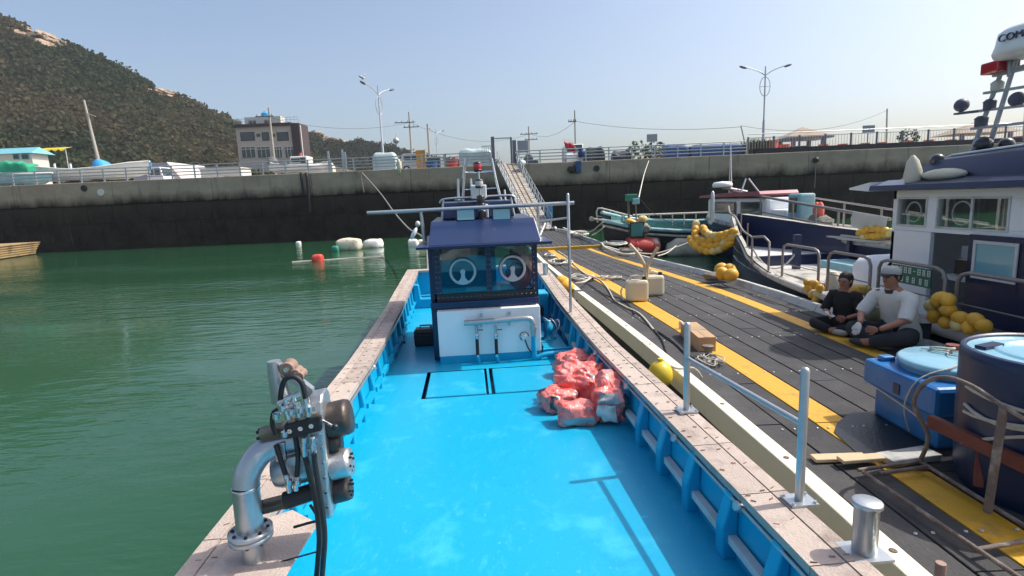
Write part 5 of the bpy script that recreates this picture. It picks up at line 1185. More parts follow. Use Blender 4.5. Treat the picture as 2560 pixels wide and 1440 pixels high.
# lights, mast, bar on the roof
vb = 7.66
pL, pR = bl(gy(925, 532, 7.75)), bl(gy(1440, 507, 7.6)); MB().cyl((pL.x, vb, pL.z), (pR.x, vb, pR.z), .027, n=14).obj('cross_bar', 'galvanised', boat)
zb = lambda u: lerp(pL.z, pR.z, (u - pL.x) / (pR.x - pL.x))
MB().cyl((-.74, vb, 2.137), (-.77, vb, zb(-.77) - .02), .032, .022, 12).obj('bar_stanchion', 'galvanised', boat)
MB().cyl((.87, vb, 2.137), (.87, vb, zb(.87) - .02), .024, .02, 12).obj('bar_stanchion', 'galvanised', boat)
MB().cyl((1.0, vb + .25, 2.3), (.90, vb + .1, 2.137), .018, n=8).obj('bar_brace', 'galvanised', boat)
pt = bl(gy(1425, 485, 7.62)); MB().lathe([(.021, 0), (.021, pt.z - 1.0), (.012, pt.z - .98), (0, pt.z - .975)], (1.30, vb - .02, .99), n=12).obj('tall_post', 'galvanised', boat)
z2 = bl(gy(1400, 548, 7.62)).z; MB().cyl((.89, vb, z2 - .02), (1.30, vb, z2 + .01), .016, n=10).obj('brace_bar', 'galvanised', boat)
for px in (1164, 1253):
    c = bl(gy(px, 536, 7.72)); fl = MB().box((c.x, vb + .03, c.z), (.27, .09, .175), M=Matrix.Rotation(rad(-12), 3, 'X')).obj('flood_light', 'hull_navy', boat, bevel=.012)
    MB().box((c.x, vb - .02, c.z), (.235, .012, .15), M=Matrix.Rotation(rad(-12), 3, 'X')).obj('lens', 'flood_glass', fl)
    MB().cyl((c.x, vb, c.z - .09), (c.x, vb, c.z - .14), .02, n=8).obj('foot', 'galvanised', fl)
c0 = bl(gy(1206, 550, 7.75)); cx_ = .075; ln = thing  # lantern column
MB().cyl((cx_, 7.86, 2.41), (cx_ - .01, 7.9, 3.1), .014, n=8).obj('lantern_pole', 'galvanised', boat)
def lantern(py0, py1, u, v, m):
    za, zb_ = bl(gy(1205, py1, 7.8)).z, bl(gy(1205, py0, 7.8)).z; h = zb_ - za; r = .062
    o = MB().lathe([(r * .75, 0), (r, h * .08), (r, h * .22), (r * .8, h * .26)], (u, v, za), n=14).obj('lantern_base', 'lamp_black', boat)
    MB().lathe([(r * .92, h * .25), (r * .98, h * .5), (r * .92, h * .78)], (u, v, za), n=14).obj('lens', m, o); MB().lathe([(r * .97, h * .78), (r * .97, h * .88), (r * .5, h), (0, h)], (u, v, za), n=14).obj('lid', 'lamp_black', o)
lantern(524, 553, .085, 7.74, 'lamp_black'); lantern(487, 516, .075, 7.84, 'lamp_black'); lantern(446, 470, .065, 7.9, 'lamp_clear'); lantern(402, 428, .055, 7.94, 'lamp_red')
MB().box2((-.06, 8.0, 2.70), (.17, 8.2, 2.90)).obj('radio_box', 'white_paint', boat, bevel=.015); MB().box2((.04, 7.90, 2.42), (.18, 7.985, 2.62)).obj('radio_box', 'white_paint', boat, bevel=.01)
def mp(px, py): q = bl(gy(px, py, 8.3)); return V((q.x, 8.35, q.z))
for pts in ([mp(1156, 520), mp(1160, 455), mp(1163, 396)], [mp(1256, 512), mp(1240, 450), mp(1229, 396)]): MB().tube(pts, .022, 10).obj('mast_leg', 'bright_steel', boat)
for pts in ([mp(1158, 445), mp(1160, 420), mp(1166, 396)], [mp(1238, 445), mp(1233, 420), mp(1229, 396)]): MB().tube([p + V((0, -.05, 0)) for p in pts], .018, 8).obj('mast_stay', 'bright_steel', boat)
MB().cyl(mp(1161, 432), mp(1238, 428), .016, n=8).obj('mast_rung', 'bright_steel', boat); MB().cyl(mp(1158, 475), mp(1248, 470), .012, n=8).obj('mast_rung', 'bright_steel', boat)
for px, py0, py1, r in ((1145, 447, 518, .022), (1177, 446, 474, .02), (1262, 474, 500, .016)):
    a, b = mp(px, py0), mp(px + 2, py1); MB().cyl(b, a, r, r * .8, 10).obj('antenna', 'white_paint', boat)
a = mp(1145, 492); MB().cyl(a, a + V((0, 0, -.05)), .05, n=12).obj('antenna_collar', 'white_paint', boat)
MB().ell((-.86, 7.4, 2.27), (.03, .05, .09), 10, 8, Matrix.Rotation(.5, 3, 'Y')).obj('horn', 'white_paint', boat); MB().ell((-.79, 7.3, 2.4), (.035, .04, .04)).obj('side_lamp', 'lamp_clear', boat)

# front panel with the deck-wash manifold
MB().box2((-.605, 7.14, .60), (.785, 7.315, 1.225)).obj('front_panel', 'white_paint', boat, bevel=.008)
MB().box2((-.60, 7.15, ZD), (.78, 7.31, .598)).obj('panel_plinth', 'cyan_paint', boat)
vp = 7.06
def wp(px, py): q = bl(gy(px, py, 7.12)); return V((q.x, vp, q.z))
a, b = wp(1160, 804), wp(1315, 794)
mf = MB().tube(smooth_path([a, lerp(a, b, .5), b, wp(1330, 803), wp(1333, 820), wp(1333, 838)], 4), .037, 14).obj('manifold', 'galvanised', boat)
MB().cyl(wp(1333, 815), wp(1333, 822), .046, n=14).obj('flange', 'galvanised', mf)
MB().tube(smooth_path([wp(1333, 836), wp(1335, 880), wp(1338, 893), V((.85, vp, .57)), V((1.2, 7.1, .57))], 4), .035, 12).obj('supply_pipe', 'cyan_paint', boat)
for px in (1192, 1239):
    t0, t1_ = wp(px - 2, 810), wp(px, 838); o = MB().cyl(t0, t1_, .019, n=10).obj('branch_pipe', 'galvanised', boat)
    MB().lathe([(.022, 0), (.028, .02), (.028, .05), (.022, .07)], t1_ - V((0, 0, .03)), n=12).obj('valve', 'bright_steel', o); MB().bar(t0 + V((.02, -.02, -.06)), t0 + V((.09, -.03, -.06)), .014, .01).obj('valve_lever', 'dark_iron', o)
    e = wp(px + 2, 882); MB().cyl(t1_, e, .022, n=12).obj('rubber_sleeve', 'black_rubber', o); MB().cyl(e, e - V((0, 0, .03)), .026, n=12).obj('clamp', 'bright_steel', o)
    MB().tube([e - V((0, 0, .03)), V((e.x + .01, vp, ZD + .05)), V((e.x + .015, vp, ZD))], .024, 12).obj('drop_pipe', 'cyan_paint', boat)
for px in (1203, 1273):
    for py in (787, 812): q = wp(px, py - (3 if px > 1250 else 0)); MB().box((q.x, 7.12, q.z), (.03, .02, .05)).obj('clip', 'galvanised', boat)
q = wp(1312, 845); MB().cyl((q.x, 7.138, q.z), (q.x, 7.11, q.z), .035, n=16).obj('power_socket', 'white_paint', boat)
MB().tube(smooth_path([q + V((.0, .03, -.02)), q + V((.05, .02, -.16)), q + V((.12, .04, -.22)), q + V((.2, .05, -.22))], 4), .009, 6).obj('cable', 'black_rubber', boat)
ringp = [q + V((-.005 + .06 * math.cos(a_), .05, .02 + .06 * math.sin(a_))) for a_ in [k * .35 for k in range(13)]]; MB().tube(ringp, .006, 6).obj('cable', 'black_rubber', boat)
# starboard side lockers and pump
MB().box2((.90, 9.3, ZD), (1.22, 9.75, 1.02)).obj('locker', 'cyan_paint', boat, bevel=.02)
MB().prism([(-.055, .0), (.055, 0), (.055, .13), (.03, .175), (0, .19), (-.03, .175), (-.055, .13)], 9.292, 9.30, lambda a, b, h: V((1.07 + a, h, .62 + b))).obj('locker_vent', 'hull_black', boat)
MB().box2((.86, 9.9, ZD), (1.12, 10.6, 1.2)).obj('locker', 'cyan_paint', boat, bevel=.03)
MB().lathe([(.09, 0), (.1, .08), (.06, .11), (0, .11)], (.95, 9.5, 1.02), n=14).obj('white_lid', 'white_paint', boat)
MB().box2((.84, 7.35, ZD), (1.18, 8.3, ZD + .09)).obj('pump_hatch', 'cyan_paint', boat, bevel=.015)
MB().lathe([(.12, 0), (.12, .012), (.07, .02), (.06, .1), (.075, .11), (.075, .2), (.05, .22), (.05, .28), (0, .29)], (.98, 7.8, ZD + .09), n=18).obj('pump', 'cyan_paint', boat)
for k in range(3): MB().tube(smooth_path([(.95, 7.78, .83), (.9 + .1 * k, 7.65, .95 - .02 * k), (1.05 + .03 * k, 7.6, .8), (1.0, 7.7, .62)], 5), .007, 6).obj('pump_cable', 'bright_steel', boat)
MB().box2((.82, 7.16, ZD), (1.24, 7.24, ZD + .11)).obj('deck_coaming', 'cyan_paint', boat)
# port side step by the stern
p = bl(gz(1020, 760, ZD + .12)); s0 = bl(gz(1035, 772, ZD)); v = s0.y
MB().prism([(-inw(v) + .02, zc(v) - .1), (-inw(v) + .13, zc(v) - .1), (-inw(v) + .16, ZD + .2), (-inw(v) + .42, ZD + .2), (-inw(v) + .42, ZD), (-inw(v) + .02, ZD)], v, v + .16, lambda a, b, h: V((a, h, b))).obj('boarding_step', 'cyan_paint', boat, bevel=.02)
MB().tube([(-inw(11.9) + .04, 11.9, zc(11.9) - .1), (-inw(11.9) + .1, 11.9, ZD + .16), (-inw(11.9) + .4, 11.9, ZD + .16)], .02, 8).obj('step_tube', 'cyan_paint', boat)
# ---- tool box, rag
c = gz(1064, 866, ZD); t = thing('tool_box', 'black plastic tool box on the blue deck beside the wheelhouse', 'tool box', (c.x, c.y + .1, ZD), rz=rad(3))
MB().box((0, 0, .10), (.34, .22, .2), taper=1.04).obj('case', 'black_plastic', t, bevel=.02); MB().box((0, 0, .235), (.36, .235, .07), taper=.86).obj('lid', 'black_plastic', t, bevel=.02)
MB().tube([(-.08, 0, .27), (-.08, 0, .31), (.08, 0, .31), (.08, 0, .27)], .012, 8).obj('handle', 'black_plastic', t)
for x in (-.09, .09): MB().box((x, -.122, .19), (.035, .014, .05)).obj('latch', 'dark_iron', t)
MB().bar((.09, .05, .29), (.16, .02, .33), .05, .025).obj('brush', 'hose_tan', t)
c = gz(1006, 858, ZD); MB().ell((c.x, c.y, ZD + .015), (.06, .035, .02), 10, 6, None, .2, 2).obj('rag', 'black_rubber', label='small dark rag lying on the blue side deck', cat='rag')

# ---------------------------------------------------------------- hydraulic net hauler on the port cap
YH = 2.45
hp_ = lambda px, py, d=0.0: gy(px, py, YH + d)
b0 = gz(636, 1402, .975)
hl = thing('net_hauler', 'galvanised hydraulic net hauler standing on the rail with hoses and drums', 'hauler', b0)
MB().prism([(-.2, -.55), (.2, -.5), (.21, .28), (.02, .42), (-.17, .3)], .976, .985, lambda a, b, h: V((b0.x + a, b0.y + b, h))).obj('foot_plate', 'cap_timber', hl)
MB().cyl(b0, (b0.x, b0.y, 1.10), .05, n=20).obj('stub_pipe', 'galvanised', hl)
f1 = MB().lathe([(.05, 1.098), (.1, 1.1), (.1, 1.119), (.06, 1.12)], (b0.x, b0.y, 0), n=32).obj('flange', 'galvanised', hl)
f2 = MB().lathe([(.06, 1.123), (.1, 1.124), (.1, 1.143), (.058, 1.145)], (b0.x, b0.y, 0), n=32).obj('flange', 'galvanised', hl)
for k in range(8):
    a = k * math.pi / 4 + .2; MB().cyl((b0.x + .08 * math.cos(a), b0.y + .08 * math.sin(a), 1.085), (b0.x + .08 * math.cos(a), b0.y + .08 * math.sin(a), 1.152), .009, n=6).obj('flange_bolt', 'dark_iron', f2)
r0 = V((b0.x, b0.y, 1.14)); e1 = V((b0.x + .004, b0.y, 1.36))
MB().tube([r0, e1], .061, 22).obj('riser', 'galvanised', hl); MB().lathe([(.062, 0), (.066, .006), (.062, .012)], e1 - V((0, 0, .004)), n=24).obj('weld', 'bright_steel', hl)
MB().tube(smooth_path([e1, e1 + V((.012, .02, .07)), e1 + V((.065, .06, .145)), e1 + V((.16, .1, .175)), e1 + V((.28, .13, .185))], 6), .061, 22).obj('elbow', 'galvanised', hl)
# gear case and drums (axis runs inboard)
ax = (hp_(862, 1036, .02) - hp_(660, 1085, -.02)).normalized(); C0 = hp_(808, 1010, .03)
cs0, cs1 = hp_(797, 985, .06), hp_(822, 1262, .06); up_ = (cs0 - cs1).normalized(); dep = up_.cross(ax).normalized()
def case(a, b, h): return cs1 + up_ * b + dep * a + ax * h
Hc = (cs0 - cs1).length
MB().prism([(-.085, -.03), (.085, -.03), (.1, 0), (.1, Hc * .78), (.07, Hc * .97), (.03, Hc * 1.03), (-.05, Hc * 1.03), (-.085, Hc * .97), (-.1, Hc * .85), (-.1, 0)], -.036, .036, case).obj('gear_case', 'cast_alloy', hl, bevel=.012)
def drum(px, py, r, L, m, nm, d0=0.0):
    c = hp_(px, py, .07 + d0); return MB().lathe([(r * .97, 0), (r, .008), (r, L - .02), (r * .93, L), (0, L)], c, ax, n=28).obj(nm, m, hl)
drum(822, 1052, .088, .105, 'bronze_drum', 'upper_drum'); drum(828, 1165, .07, .1, 'cast_alloy', 'middle_drum', -.03); drum(826, 1228, .066, .1, 'bronze_drum', 'lower_drum')
drum(822, 1110, .055, .06, 'bronze_drum', 'hub')
def motor(px, py, r, L, m):
    c = hp_(px, py, 0); o = MB().lathe([(r * .8, -.006), (r, 0), (r, L), (r * 1.05, L), (r * 1.05, L + .045), (r * .8, L + .05)], c, ax, n=22).obj('motor', m, hl)
    x, y, d = basis(ax)
    for k in range(6):
        a = k * math.pi / 3; q = c + (x * math.cos(a) + y * math.sin(a)) * r * .74; MB().cyl(q - d * .018, q, .008, n=6).obj('bolt', 'dark_iron', o)
motor(657, 1088, .04, .10, 'bronze_motor'); motor(664, 1266, .035, .085, 'bronze_motor')
MB().tube([hp_(712, 1252), hp_(785, 1228, .03)], .043, 16).obj('lower_gearbox', 'dark_iron', hl)
MB().lathe([(.075, 0), (.085, .03), (.085, .16), (.07, .19)], hp_(690, 1180, .07), ax, n=22).obj('cross_body', 'galvanised', hl)
x, y, d = basis(ax); Mx = Matrix((ax, dep, up_)).transposed()
vc = hp_(762, 1062, -.03); vbk = MB().box(vc, (.17, .075, .075), M=Mx).obj('valve_block', 'dark_iron', hl, bevel=.008)
for q in (-.05, 0, .05): MB().box(vc + ax * q - dep * .0 + up_ * .042, (.035, .06, .02), M=Mx).obj('valve_cap', 'bronze_motor', vbk)
for q in (-.06, -.01, .04): MB().cyl(vc + ax * q + dep * -.042, vc + ax * q + dep * -.03, .012, n=6).obj('bolt', 'bright_steel', vbk)
l0 = vc + ax * .085; l1 = hp_(838, 1068, -.09); MB().cyl(l0, l1, .007, n=8).obj('lever', 'bright_steel', hl); MB().ell(l1, .016).obj('lever_knob', 'black_plastic', hl)
# arm and rollers above
MB().tube([hp_(684, 902, .05), hp_(690, 935, .05), hp_(706, 1000, .06)], [.03, .036, .05], 14).obj('arm', 'galvanised', hl)
MB().prism([(-.02, 0), (.03, 0), (.03, .2), (-.02, .2)], -.01, .01, lambda a, b, h: hp_(785, 985, .08) + (hp_(705, 925, .05) - hp_(785, 985, .08)).normalized() * b + up_ * a + dep * h * 2).obj('arm_plate', 'galvanised', hl)
for px, py, r in ((722, 918, .036), (742, 930, .026), (752, 936, .024)):
    q = hp_(px, py, -.01); o = MB().lathe([(r * .8, -.035), (r, -.03), (r * .6, 0), (r, .03), (r * .8, .035)], q, dep, n=16).obj('roller', 'rust_pipe', hl); MB().cyl(q - dep * .045, q + dep * .045, r * .35, n=8).obj('axle', 'bright_steel', o)
# fittings and hoses
def fit(a, b, r=.014):
    o = MB().cyl(a, b, r, n=12).obj('hose_fitting', 'bright_steel', hl); m_ = lerp(a, b, .55); MB().cyl(m_ - (b - a).normalized() * .008, m_ + (b - a).normalized() * .008, r * 1.35, n=6).obj('nut', 'bright_steel', o)
def hose(pts, r=.0125, d=-.06): MB().tube(smooth_path([hp_(px, py, d + dd) for px, py, dd in pts], 6), r, 10).obj('hose', 'black_rubber', hl)
fit(hp_(772, 1040, -.06), hp_(764, 995, -.06), .016); fit(hp_(748, 1042, -.06), hp_(742, 1008, -.06), .015); fit(hp_(722, 1048, -.06), hp_(712, 1012, -.06), .015); fit(hp_(700, 1025, -.06), hp_(725, 1018, -.06), .014); fit(hp_(735, 1012, -.05), hp_(700, 1020, -.05), .013)
fit(hp_(758, 1095, -.07), hp_(762, 1140, -.07)); fit(hp_(780, 1090, -.07), hp_(785, 1135, -.07)); fit(hp_(715, 1185, -.06), hp_(725, 1230, -.06)); fit(hp_(742, 1190, -.06), hp_(740, 1225, -.06))
hose([(764, 996, 0), (755, 958, 0), (735, 942, 0), (712, 950, 0), (702, 985, .01), (703, 1020, .02)]); hose([(700, 1022, 0), (684, 1032, .01), (681, 1060, .02), (690, 1085, .03)], .011)
hose([(690, 1112, .01), (702, 1150, 0), (714, 1186, 0)], .012); hose([(738, 1090, .01), (745, 1140, 0), (742, 1192, 0)], .012)
hose([(762, 1138, 0), (775, 1190, 0), (790, 1260, 0), (798, 1340, 0), (795, 1400, .0), (790, 1450, 0), (780, 1520, .05)], .013, -.07)
hose([(785, 1134, 0), (792, 1190, 0), (805, 1270, 0), (812, 1340, 0), (808, 1410, 0), (804, 1460, 0), (800, 1530, .05)], .013, -.09)
# smaller fittings: elbows, banjo unions, studs, straps
for px, py in ((706, 1020), (728, 1030), (752, 1025), (778, 1022), (760, 1100), (784, 1100), (722, 1205), (744, 1205), (690, 1040), (712, 1085)):
    q = hp_(px, py, -.075); MB().cyl(q - up_ * .012, q + up_ * .012, .017, n=6).obj('union_nut', 'bright_steel', hl)
for px, py in ((700, 1020), (716, 1010), (735, 1004), (690, 1048)):
    q = hp_(px, py, -.06); MB().tube(smooth_path([q, q + up_ * .025, q + up_ * .03 + ax * .03], 3), .012, 8).obj('elbow_union', 'bright_steel', hl)
for c_, r_ in ((hp_(866, 1040, .07), .05), (hp_(880, 1155, .04), .04), (hp_(880, 1218, .07), .035)):
    for k in range(6): a = k * math.pi / 3; q = c_ + (dep * math.cos(a) + up_ * math.sin(a)) * r_; MB().cyl(q - ax * .012, q + ax * .004, .006, n=6).obj('drum_bolt', 'dark_iron', hl)
for k in range(7): q = case(-.104, Hc * (.08 + .13 * k), .02); MB().cyl(q, q - dep * .008, .008, n=6).obj('case_bolt', 'bright_steel', hl)
MB().tube(smooth_path([hp_(775, 1262, -.03), hp_(790, 1285, -.05), hp_(796, 1300, -.05), hp_(770, 1308, -.04), hp_(735, 1318, -.03)], 4), .007, 8).obj('release_lever', 'dark_iron', hl)
MB().box(hp_(702, 1128, -.02), (.05, .03, .09), M=Mx).obj('bracket', 'cast_alloy', hl, bevel=.006); MB().box(hp_(742, 1150, -.01), (.09, .03, .05), M=Mx).obj('bracket', 'cast_alloy', hl, bevel=.006)
MB().tube([hp_(790, 1380, -.075), bw(-inw(2.4) + .0, 2.45, .93), bw(-inw(2.4) - .05, 2.4, .98)], .004, 6).obj('cable_tie', 'black_rubber', hl)

# ---------------------------------------------------------------- packed life vests
def pillow(c, size, rz, tilt, seed, label, bands=(), m='vest_orange', power=.55):
    size = tuple(q * 1.15 for q in size); t = thing('life_vest_pack', label, 'life vest', c, 'packed life vests heaped on the deck', rz=rz)
    def shape(k, i0, i1, j0, j1, nm, mm):
        n, mm_ = 72, 44; i0, i1, j0, j1 = 2 * i0, 2 * i1, 2 * j0, 2 * j1; mb = MB(); rows = []
        for i in range(i0, i1 + 1):
            a = math.pi * i / mm_; row = []
            for j in range(j0, j1 + (0 if j1 - j0 == n else 1)):
                b = 2 * math.pi * j / n; sp = lambda x, e: math.copysign(abs(x) ** e, x)
                p = V((sp(math.sin(a), .7) * sp(math.cos(b), power) * size[0] / 2, sp(math.sin(a), .7) * sp(math.sin(b), power) * size[1] / 2, sp(math.cos(a), .6) * size[2] / 2))
                nz_ = noise.noise(p * 8 + V((seed * 3.1, 0, 0))) * .24 + noise.noise(p * 20 + V((0, seed, 0))) * .08 + noise.noise(p * 45 + V((0, seed, 3))) * .02
                rid = abs(noise.noise(V((p.x * 10 + p.y * 16, p.y * 7 - p.x * 5, p.z * 9)) + V((0, 0, seed * 2.0)))) * -.26 + .05
                p = p * (1 + nz_ + rid) * k; q = Matrix.Rotation(tilt, 3, 'X') @ p; q.z = max(q.z + size[2] * .46, .003); row.append(q)
            rows.append(row)
        return mb.loft(rows, closed=(j1 - j0 == n)).obj(nm, mm, t)
    shape(1.0, 0, 22, 0, 36, 'pack', m)
    for i0, i1, j0, j1, mm in bands: shape(1.012, i0, i1, j0, j1, 'panel', mm)
    return t
def vp_(px, py, **k): return gz(px, py, ZD)
pillow(vp_(1442, 1058), (.36, .2, .2), rad(4), 0, 1, 'neat red life vest pack with a grey strip, lowest in the heap', [(11, 14, 25, 30, 'vest_grey')], power=.4)
pillow(vp_(1398, 1020), (.36, .26, .2), rad(25), .1, 2, 'crumpled red life vest pack with dark straps, at the hatch corner', [(5, 12, 22, 26, 'vest_dark'), (6, 9, 29, 32, 'vest_grey'), (3, 8, 14, 17, 'vest_dark')])
pillow(vp_(1450, 995), (.46, .42, .34), rad(-20), .15, 3, 'large red life vest pack in the middle of the heap', [(4, 7, 31, 34, 'vest_grey')])
pillow(vp_(1445, 938), (.46, .32, .26), rad(12), .2, 4, 'pinkish life vest pack lying at the back by the pipe')
pillow(vp_(1526, 1042), (.30, .44, .36), rad(-12), .3, 5, 'upright red life vest pack with grey panels leaning on the bulwark', [(4, 8, 24, 29, 'vest_grey'), (9, 12, 24, 28, 'foam_white'), (6, 12, 31, 34, 'vest_dark')])
pillow(vp_(1500, 960), (.3, .3, .3), rad(40), .2, 6, 'small red life vest pack wedged against the bulwark')
t = thing('red_reflection_vest', 'red vest shape added behind the right wheelhouse window in place of a red reflection', 'life vest', bw(.56, 7.395, 1.425), rz=BA)  # added red shape, stands in for a reflection in the pane
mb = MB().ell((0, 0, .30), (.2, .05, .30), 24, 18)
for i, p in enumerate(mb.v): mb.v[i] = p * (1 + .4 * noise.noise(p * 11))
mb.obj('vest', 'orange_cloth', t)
# ================================================================== BOATS BEYOND THE PONTOON
def pipe(parent, pts, r=.022, m='bronze_rail', nm='rail', sm=0, n=8): return MB().tube(smooth_path(pts, sm) if sm else pts, r, n).obj(nm, m, parent)
# ---- dark blue fishing boat
fb = thing('fishing_boat', 'dark blue fishing boat with a white cabin moored across the pontoon', 'boat', (7.0, 10, 0))
XP = [(-1, 6.4), (1, 5.95), (3, 5.75), (10, 5.66), (12, 5.78), (13.5, 5.98), (15.2, 6.38), (16.6, 6.85), (17.5, 7.2)]
ZP = [(-1, .8), (10.5, .78), (12.2, .86), (13.3, 1.02), (14.2, 1.3), (15.5, 1.62), (17.5, 1.95)]
xp = lambda Y: interp(XP, Y); zp = lambda Y: interp(ZP, Y); xs = lambda Y: 14.5 - xp(Y)
YB = [-1, 1, 3, 5, 7, 9, 10, 11, 12, 12.8, 13.5, 14.3, 15.2, 16, 16.6, 17.1, 17.48]
rings = []
for Y in YB:
    a, b, z = xp(Y), xs(Y), zp(Y); c = (a + b) / 2; k = (b - a) / 2; zs_ = max(z, interp([(-1, 1.3), (10, 1.42), (14, 1.62), (17.5, 1.95)], Y))
    rings.append([V((a, Y, z - .03)), V((a + .06 + k * .04, Y, z * .5)), V((c - k * .7, Y, -.3)), V((c + k * .7, Y, -.3)), V((b - .08, Y, z * .5)), V((b, Y, zs_))])
mb = MB().loft(rings, closed=False); mb.add(rings[0], [[5, 4, 3, 2, 1, 0]]); mb.obj('hull', 'hull_navy', fb)
MB().tube([V((xp(Y) - .03, Y, zp(Y) - .08)) for Y in YB[:-1]], [interp([(11, .075), (14, .035)], Y) for Y in YB[:-1]], 8).obj('fender_strip', 'fender_grey', fb)
MB().loft([[V((xp(Y) - .02, Y, zp(Y))), V((xp(Y) + interp([(11, .2), (13.5, .07)], Y), Y, zp(Y)))] for Y in YB[:-1]], closed=False, smooth=False).obj('gunwale', 'fender_grey', fb)
MB().loft([[V((xp(Y) + .02, Y, .70)), V((xs(Y) - .02, Y, .70))] for Y in YB[:-2]], closed=False, smooth=False).obj('deck', 'deck_white', fb)
MB().loft([[V((xs(Y) - .13, Y, .70)), V((xs(Y) - .12, Y, interp([(-1, 1.3), (10, 1.42), (14, 1.62), (17.5, 1.95)], Y)))] for Y in YB[:-1]], closed=False, smooth=False).obj('far_bulwark', 'hull_navy', fb)
MB().loft([[V((xs(Y) - .16, Y, interp([(-1, 1.3), (10, 1.42), (14, 1.62), (17.5, 1.95)], Y) + .02)), V((xs(Y) + .04, Y, interp([(-1, 1.3), (10, 1.42), (14, 1.62), (17.5, 1.95)], Y) + .02))] for Y in YB[:-1]], closed=False, smooth=False).obj('far_gunwale', 'fender_grey', fb)
for Y in (9.3, 10.6, 11.9, 13.2): MB().box((xs(Y) - .2, Y, 1.05), (.12, .1, .66)).obj('rib', 'hull_navy', fb)
MB().loft([[V((xp(Y) + .05, Y, min(.95, zp(Y) - .12))), V((xs(Y) - .05, Y, min(.95, zp(Y) - .12)))] for Y in (14.0, 15.2, 16, 16.6, 17.1, 17.3)], closed=False, smooth=False).obj('bow_deck', 'deck_white', fb)
MB().box2((xp(13.9) + .05, 13.85, .7), (xs(13.9) - .14, 13.95, .949)).obj('bow_bulkhead', 'hull_navy', fb)
MB().box2((6.1, 10.5, .704), (7.3, 12.4, .80)).obj('hold_hatch', 'fender_grey', fb, bevel=.02); MB().box2((6.0, 9.75, .704), (6.8, 10.25, .82)).obj('small_hatch', 'hull_navy', fb, bevel=.02)
MB().box2((7.5, 10.2, .704), (8.2, 13.0, .92)).obj('side_bench', 'aqua_paint', fb, bevel=.02)
MB().box2((6.9, 13.0, .7), (7.05, 13.15, 1.55)).obj('tow_post', 'hull_navy', fb, bevel=.01)
MB().lathe([(.1, 0), (.13, .15), (.11, .33), (.06, .4)], (5.95, 9.85, .71), n=12).obj('grey_bucket', 'foam', fb)
MB().loft([[V((xp(Y) + .07, Y, .7)), V((xp(Y) + .06, Y, zp(Y) - .01))] for Y in YB[8:-1]], closed=False, smooth=False).obj('near_bulwark', 'hull_navy', fb)
# rail loops
for y0, y1 in ((11.35, 10.0), (9.7, 8.55), (8.35, 7.05), (6.85, 5.2)):
    x = 5.76; r = .17; pipe(fb, [(x, y0, .78), (x, y0, 1.38), (x, y0 - .05, 1.47), (x, y0 - .17, 1.51), (x, y1 + .17, 1.51), (x, y1 + .05, 1.47), (x, y1, 1.38), (x, y1, .78)], .026, nm='rail_loop')
    MB().cyl((x, y0, 1.1), (x, y1, 1.1), .010, n=6).obj('rail_wire', 'rope_grey', fb)
pipe(fb, [(5.80, 12.9, .9), (5.80, 12.9, 1.45), (5.82, 13.0, 1.55), (5.95, 13.8, 1.66), (6.1, 14.6, 1.95), (6.35, 15.6, 2.05), (6.75, 16.7, 2.2)], .026, nm='bow_rail', sm=4)
pipe(fb, [(5.78, 12.0, .86), (5.78, 12.0, 1.5), (5.80, 12.3, 1.6), (5.82, 12.9, 1.55)], .026, nm='bow_rail')
for Y in (13.9, 14.8, 15.8): MB().cyl((xp(Y) + .05, Y, zp(Y)), (xp(Y) + .05, Y, zp(Y) + .62), .018, n=8).obj('bow_stanchion', 'bronze_rail', fb)
MB().lathe([(.06, 0), (.06, .75), (.045, .9), (0, .94)], (6.2, 16.55, 1.75), n=14).obj('bow_post', 'galvanised', fb)
pts = [V((5.8, 12.9, 1.3)).lerp(V((7.0, 13.05, 1.2)), k / 8) - V((0, 0, .5 * 4 * (k / 8) * (1 - k / 8))) for k in range(9)]; pipe(fb, pts, .02, 'rope_white', 'chain')
# cabin
X0, X1, Yc0, Yc1 = 6.2, 8.0, 4.2, 8.75
def wallx(y0, y1, z0, z1, m='white_paint', nm='cabin_wall', x=X0, t_=.06): return MB().box2((x, y0, z0), (x + t_, y1, z1)).obj(nm, m, fb)
# side wall pieces round window / door openings
W1, W2, WD = (8.06, 8.62), (6.72, 7.82), (7.18, 7.93)
wallx(WD[1], Yc1, .7, 1.93); wallx(Yc0, WD[0] - 1.05, .7, 1.93)
wallx(Yc0, Yc1, 1.935, 2.02); wallx(Yc0, Yc1, 2.42, 2.55)
wallx(W1[1], Yc1, 2.022, 2.418); wallx(W2[1], W1[0], 2.022, 2.418); wallx(Yc0, W2[0], 2.022, 2.418)
wallx(WD[0], WD[1], .7, .86)
MB().box2((X0, Yc1 - .06, .7), (X1, Yc1, 1.9)).obj('cabin_front', 'white_paint', fb); MB().box2((X0, Yc1 - .06, 2.42), (X1, Yc1, 2.55)).obj('cabin_front', 'white_paint', fb)
for x in (X0 + .06, 7.05, X1 - .12): MB().box2((x, Yc1 - .058, 1.9), (x + .1, Yc1 - .002, 2.42)).obj('front_mullion', 'white_paint', fb)
MB().box2((X1 - .06, Yc0, .7), (X1, Yc1 - .07, 2.53)).obj('cabin_far_wall', 'white_paint', fb); MB().box2((X0 + .07, Yc0, .7), (X1 - .07, Yc0 + .06, 2.5)).obj('cabin_back', 'white_paint', fb)
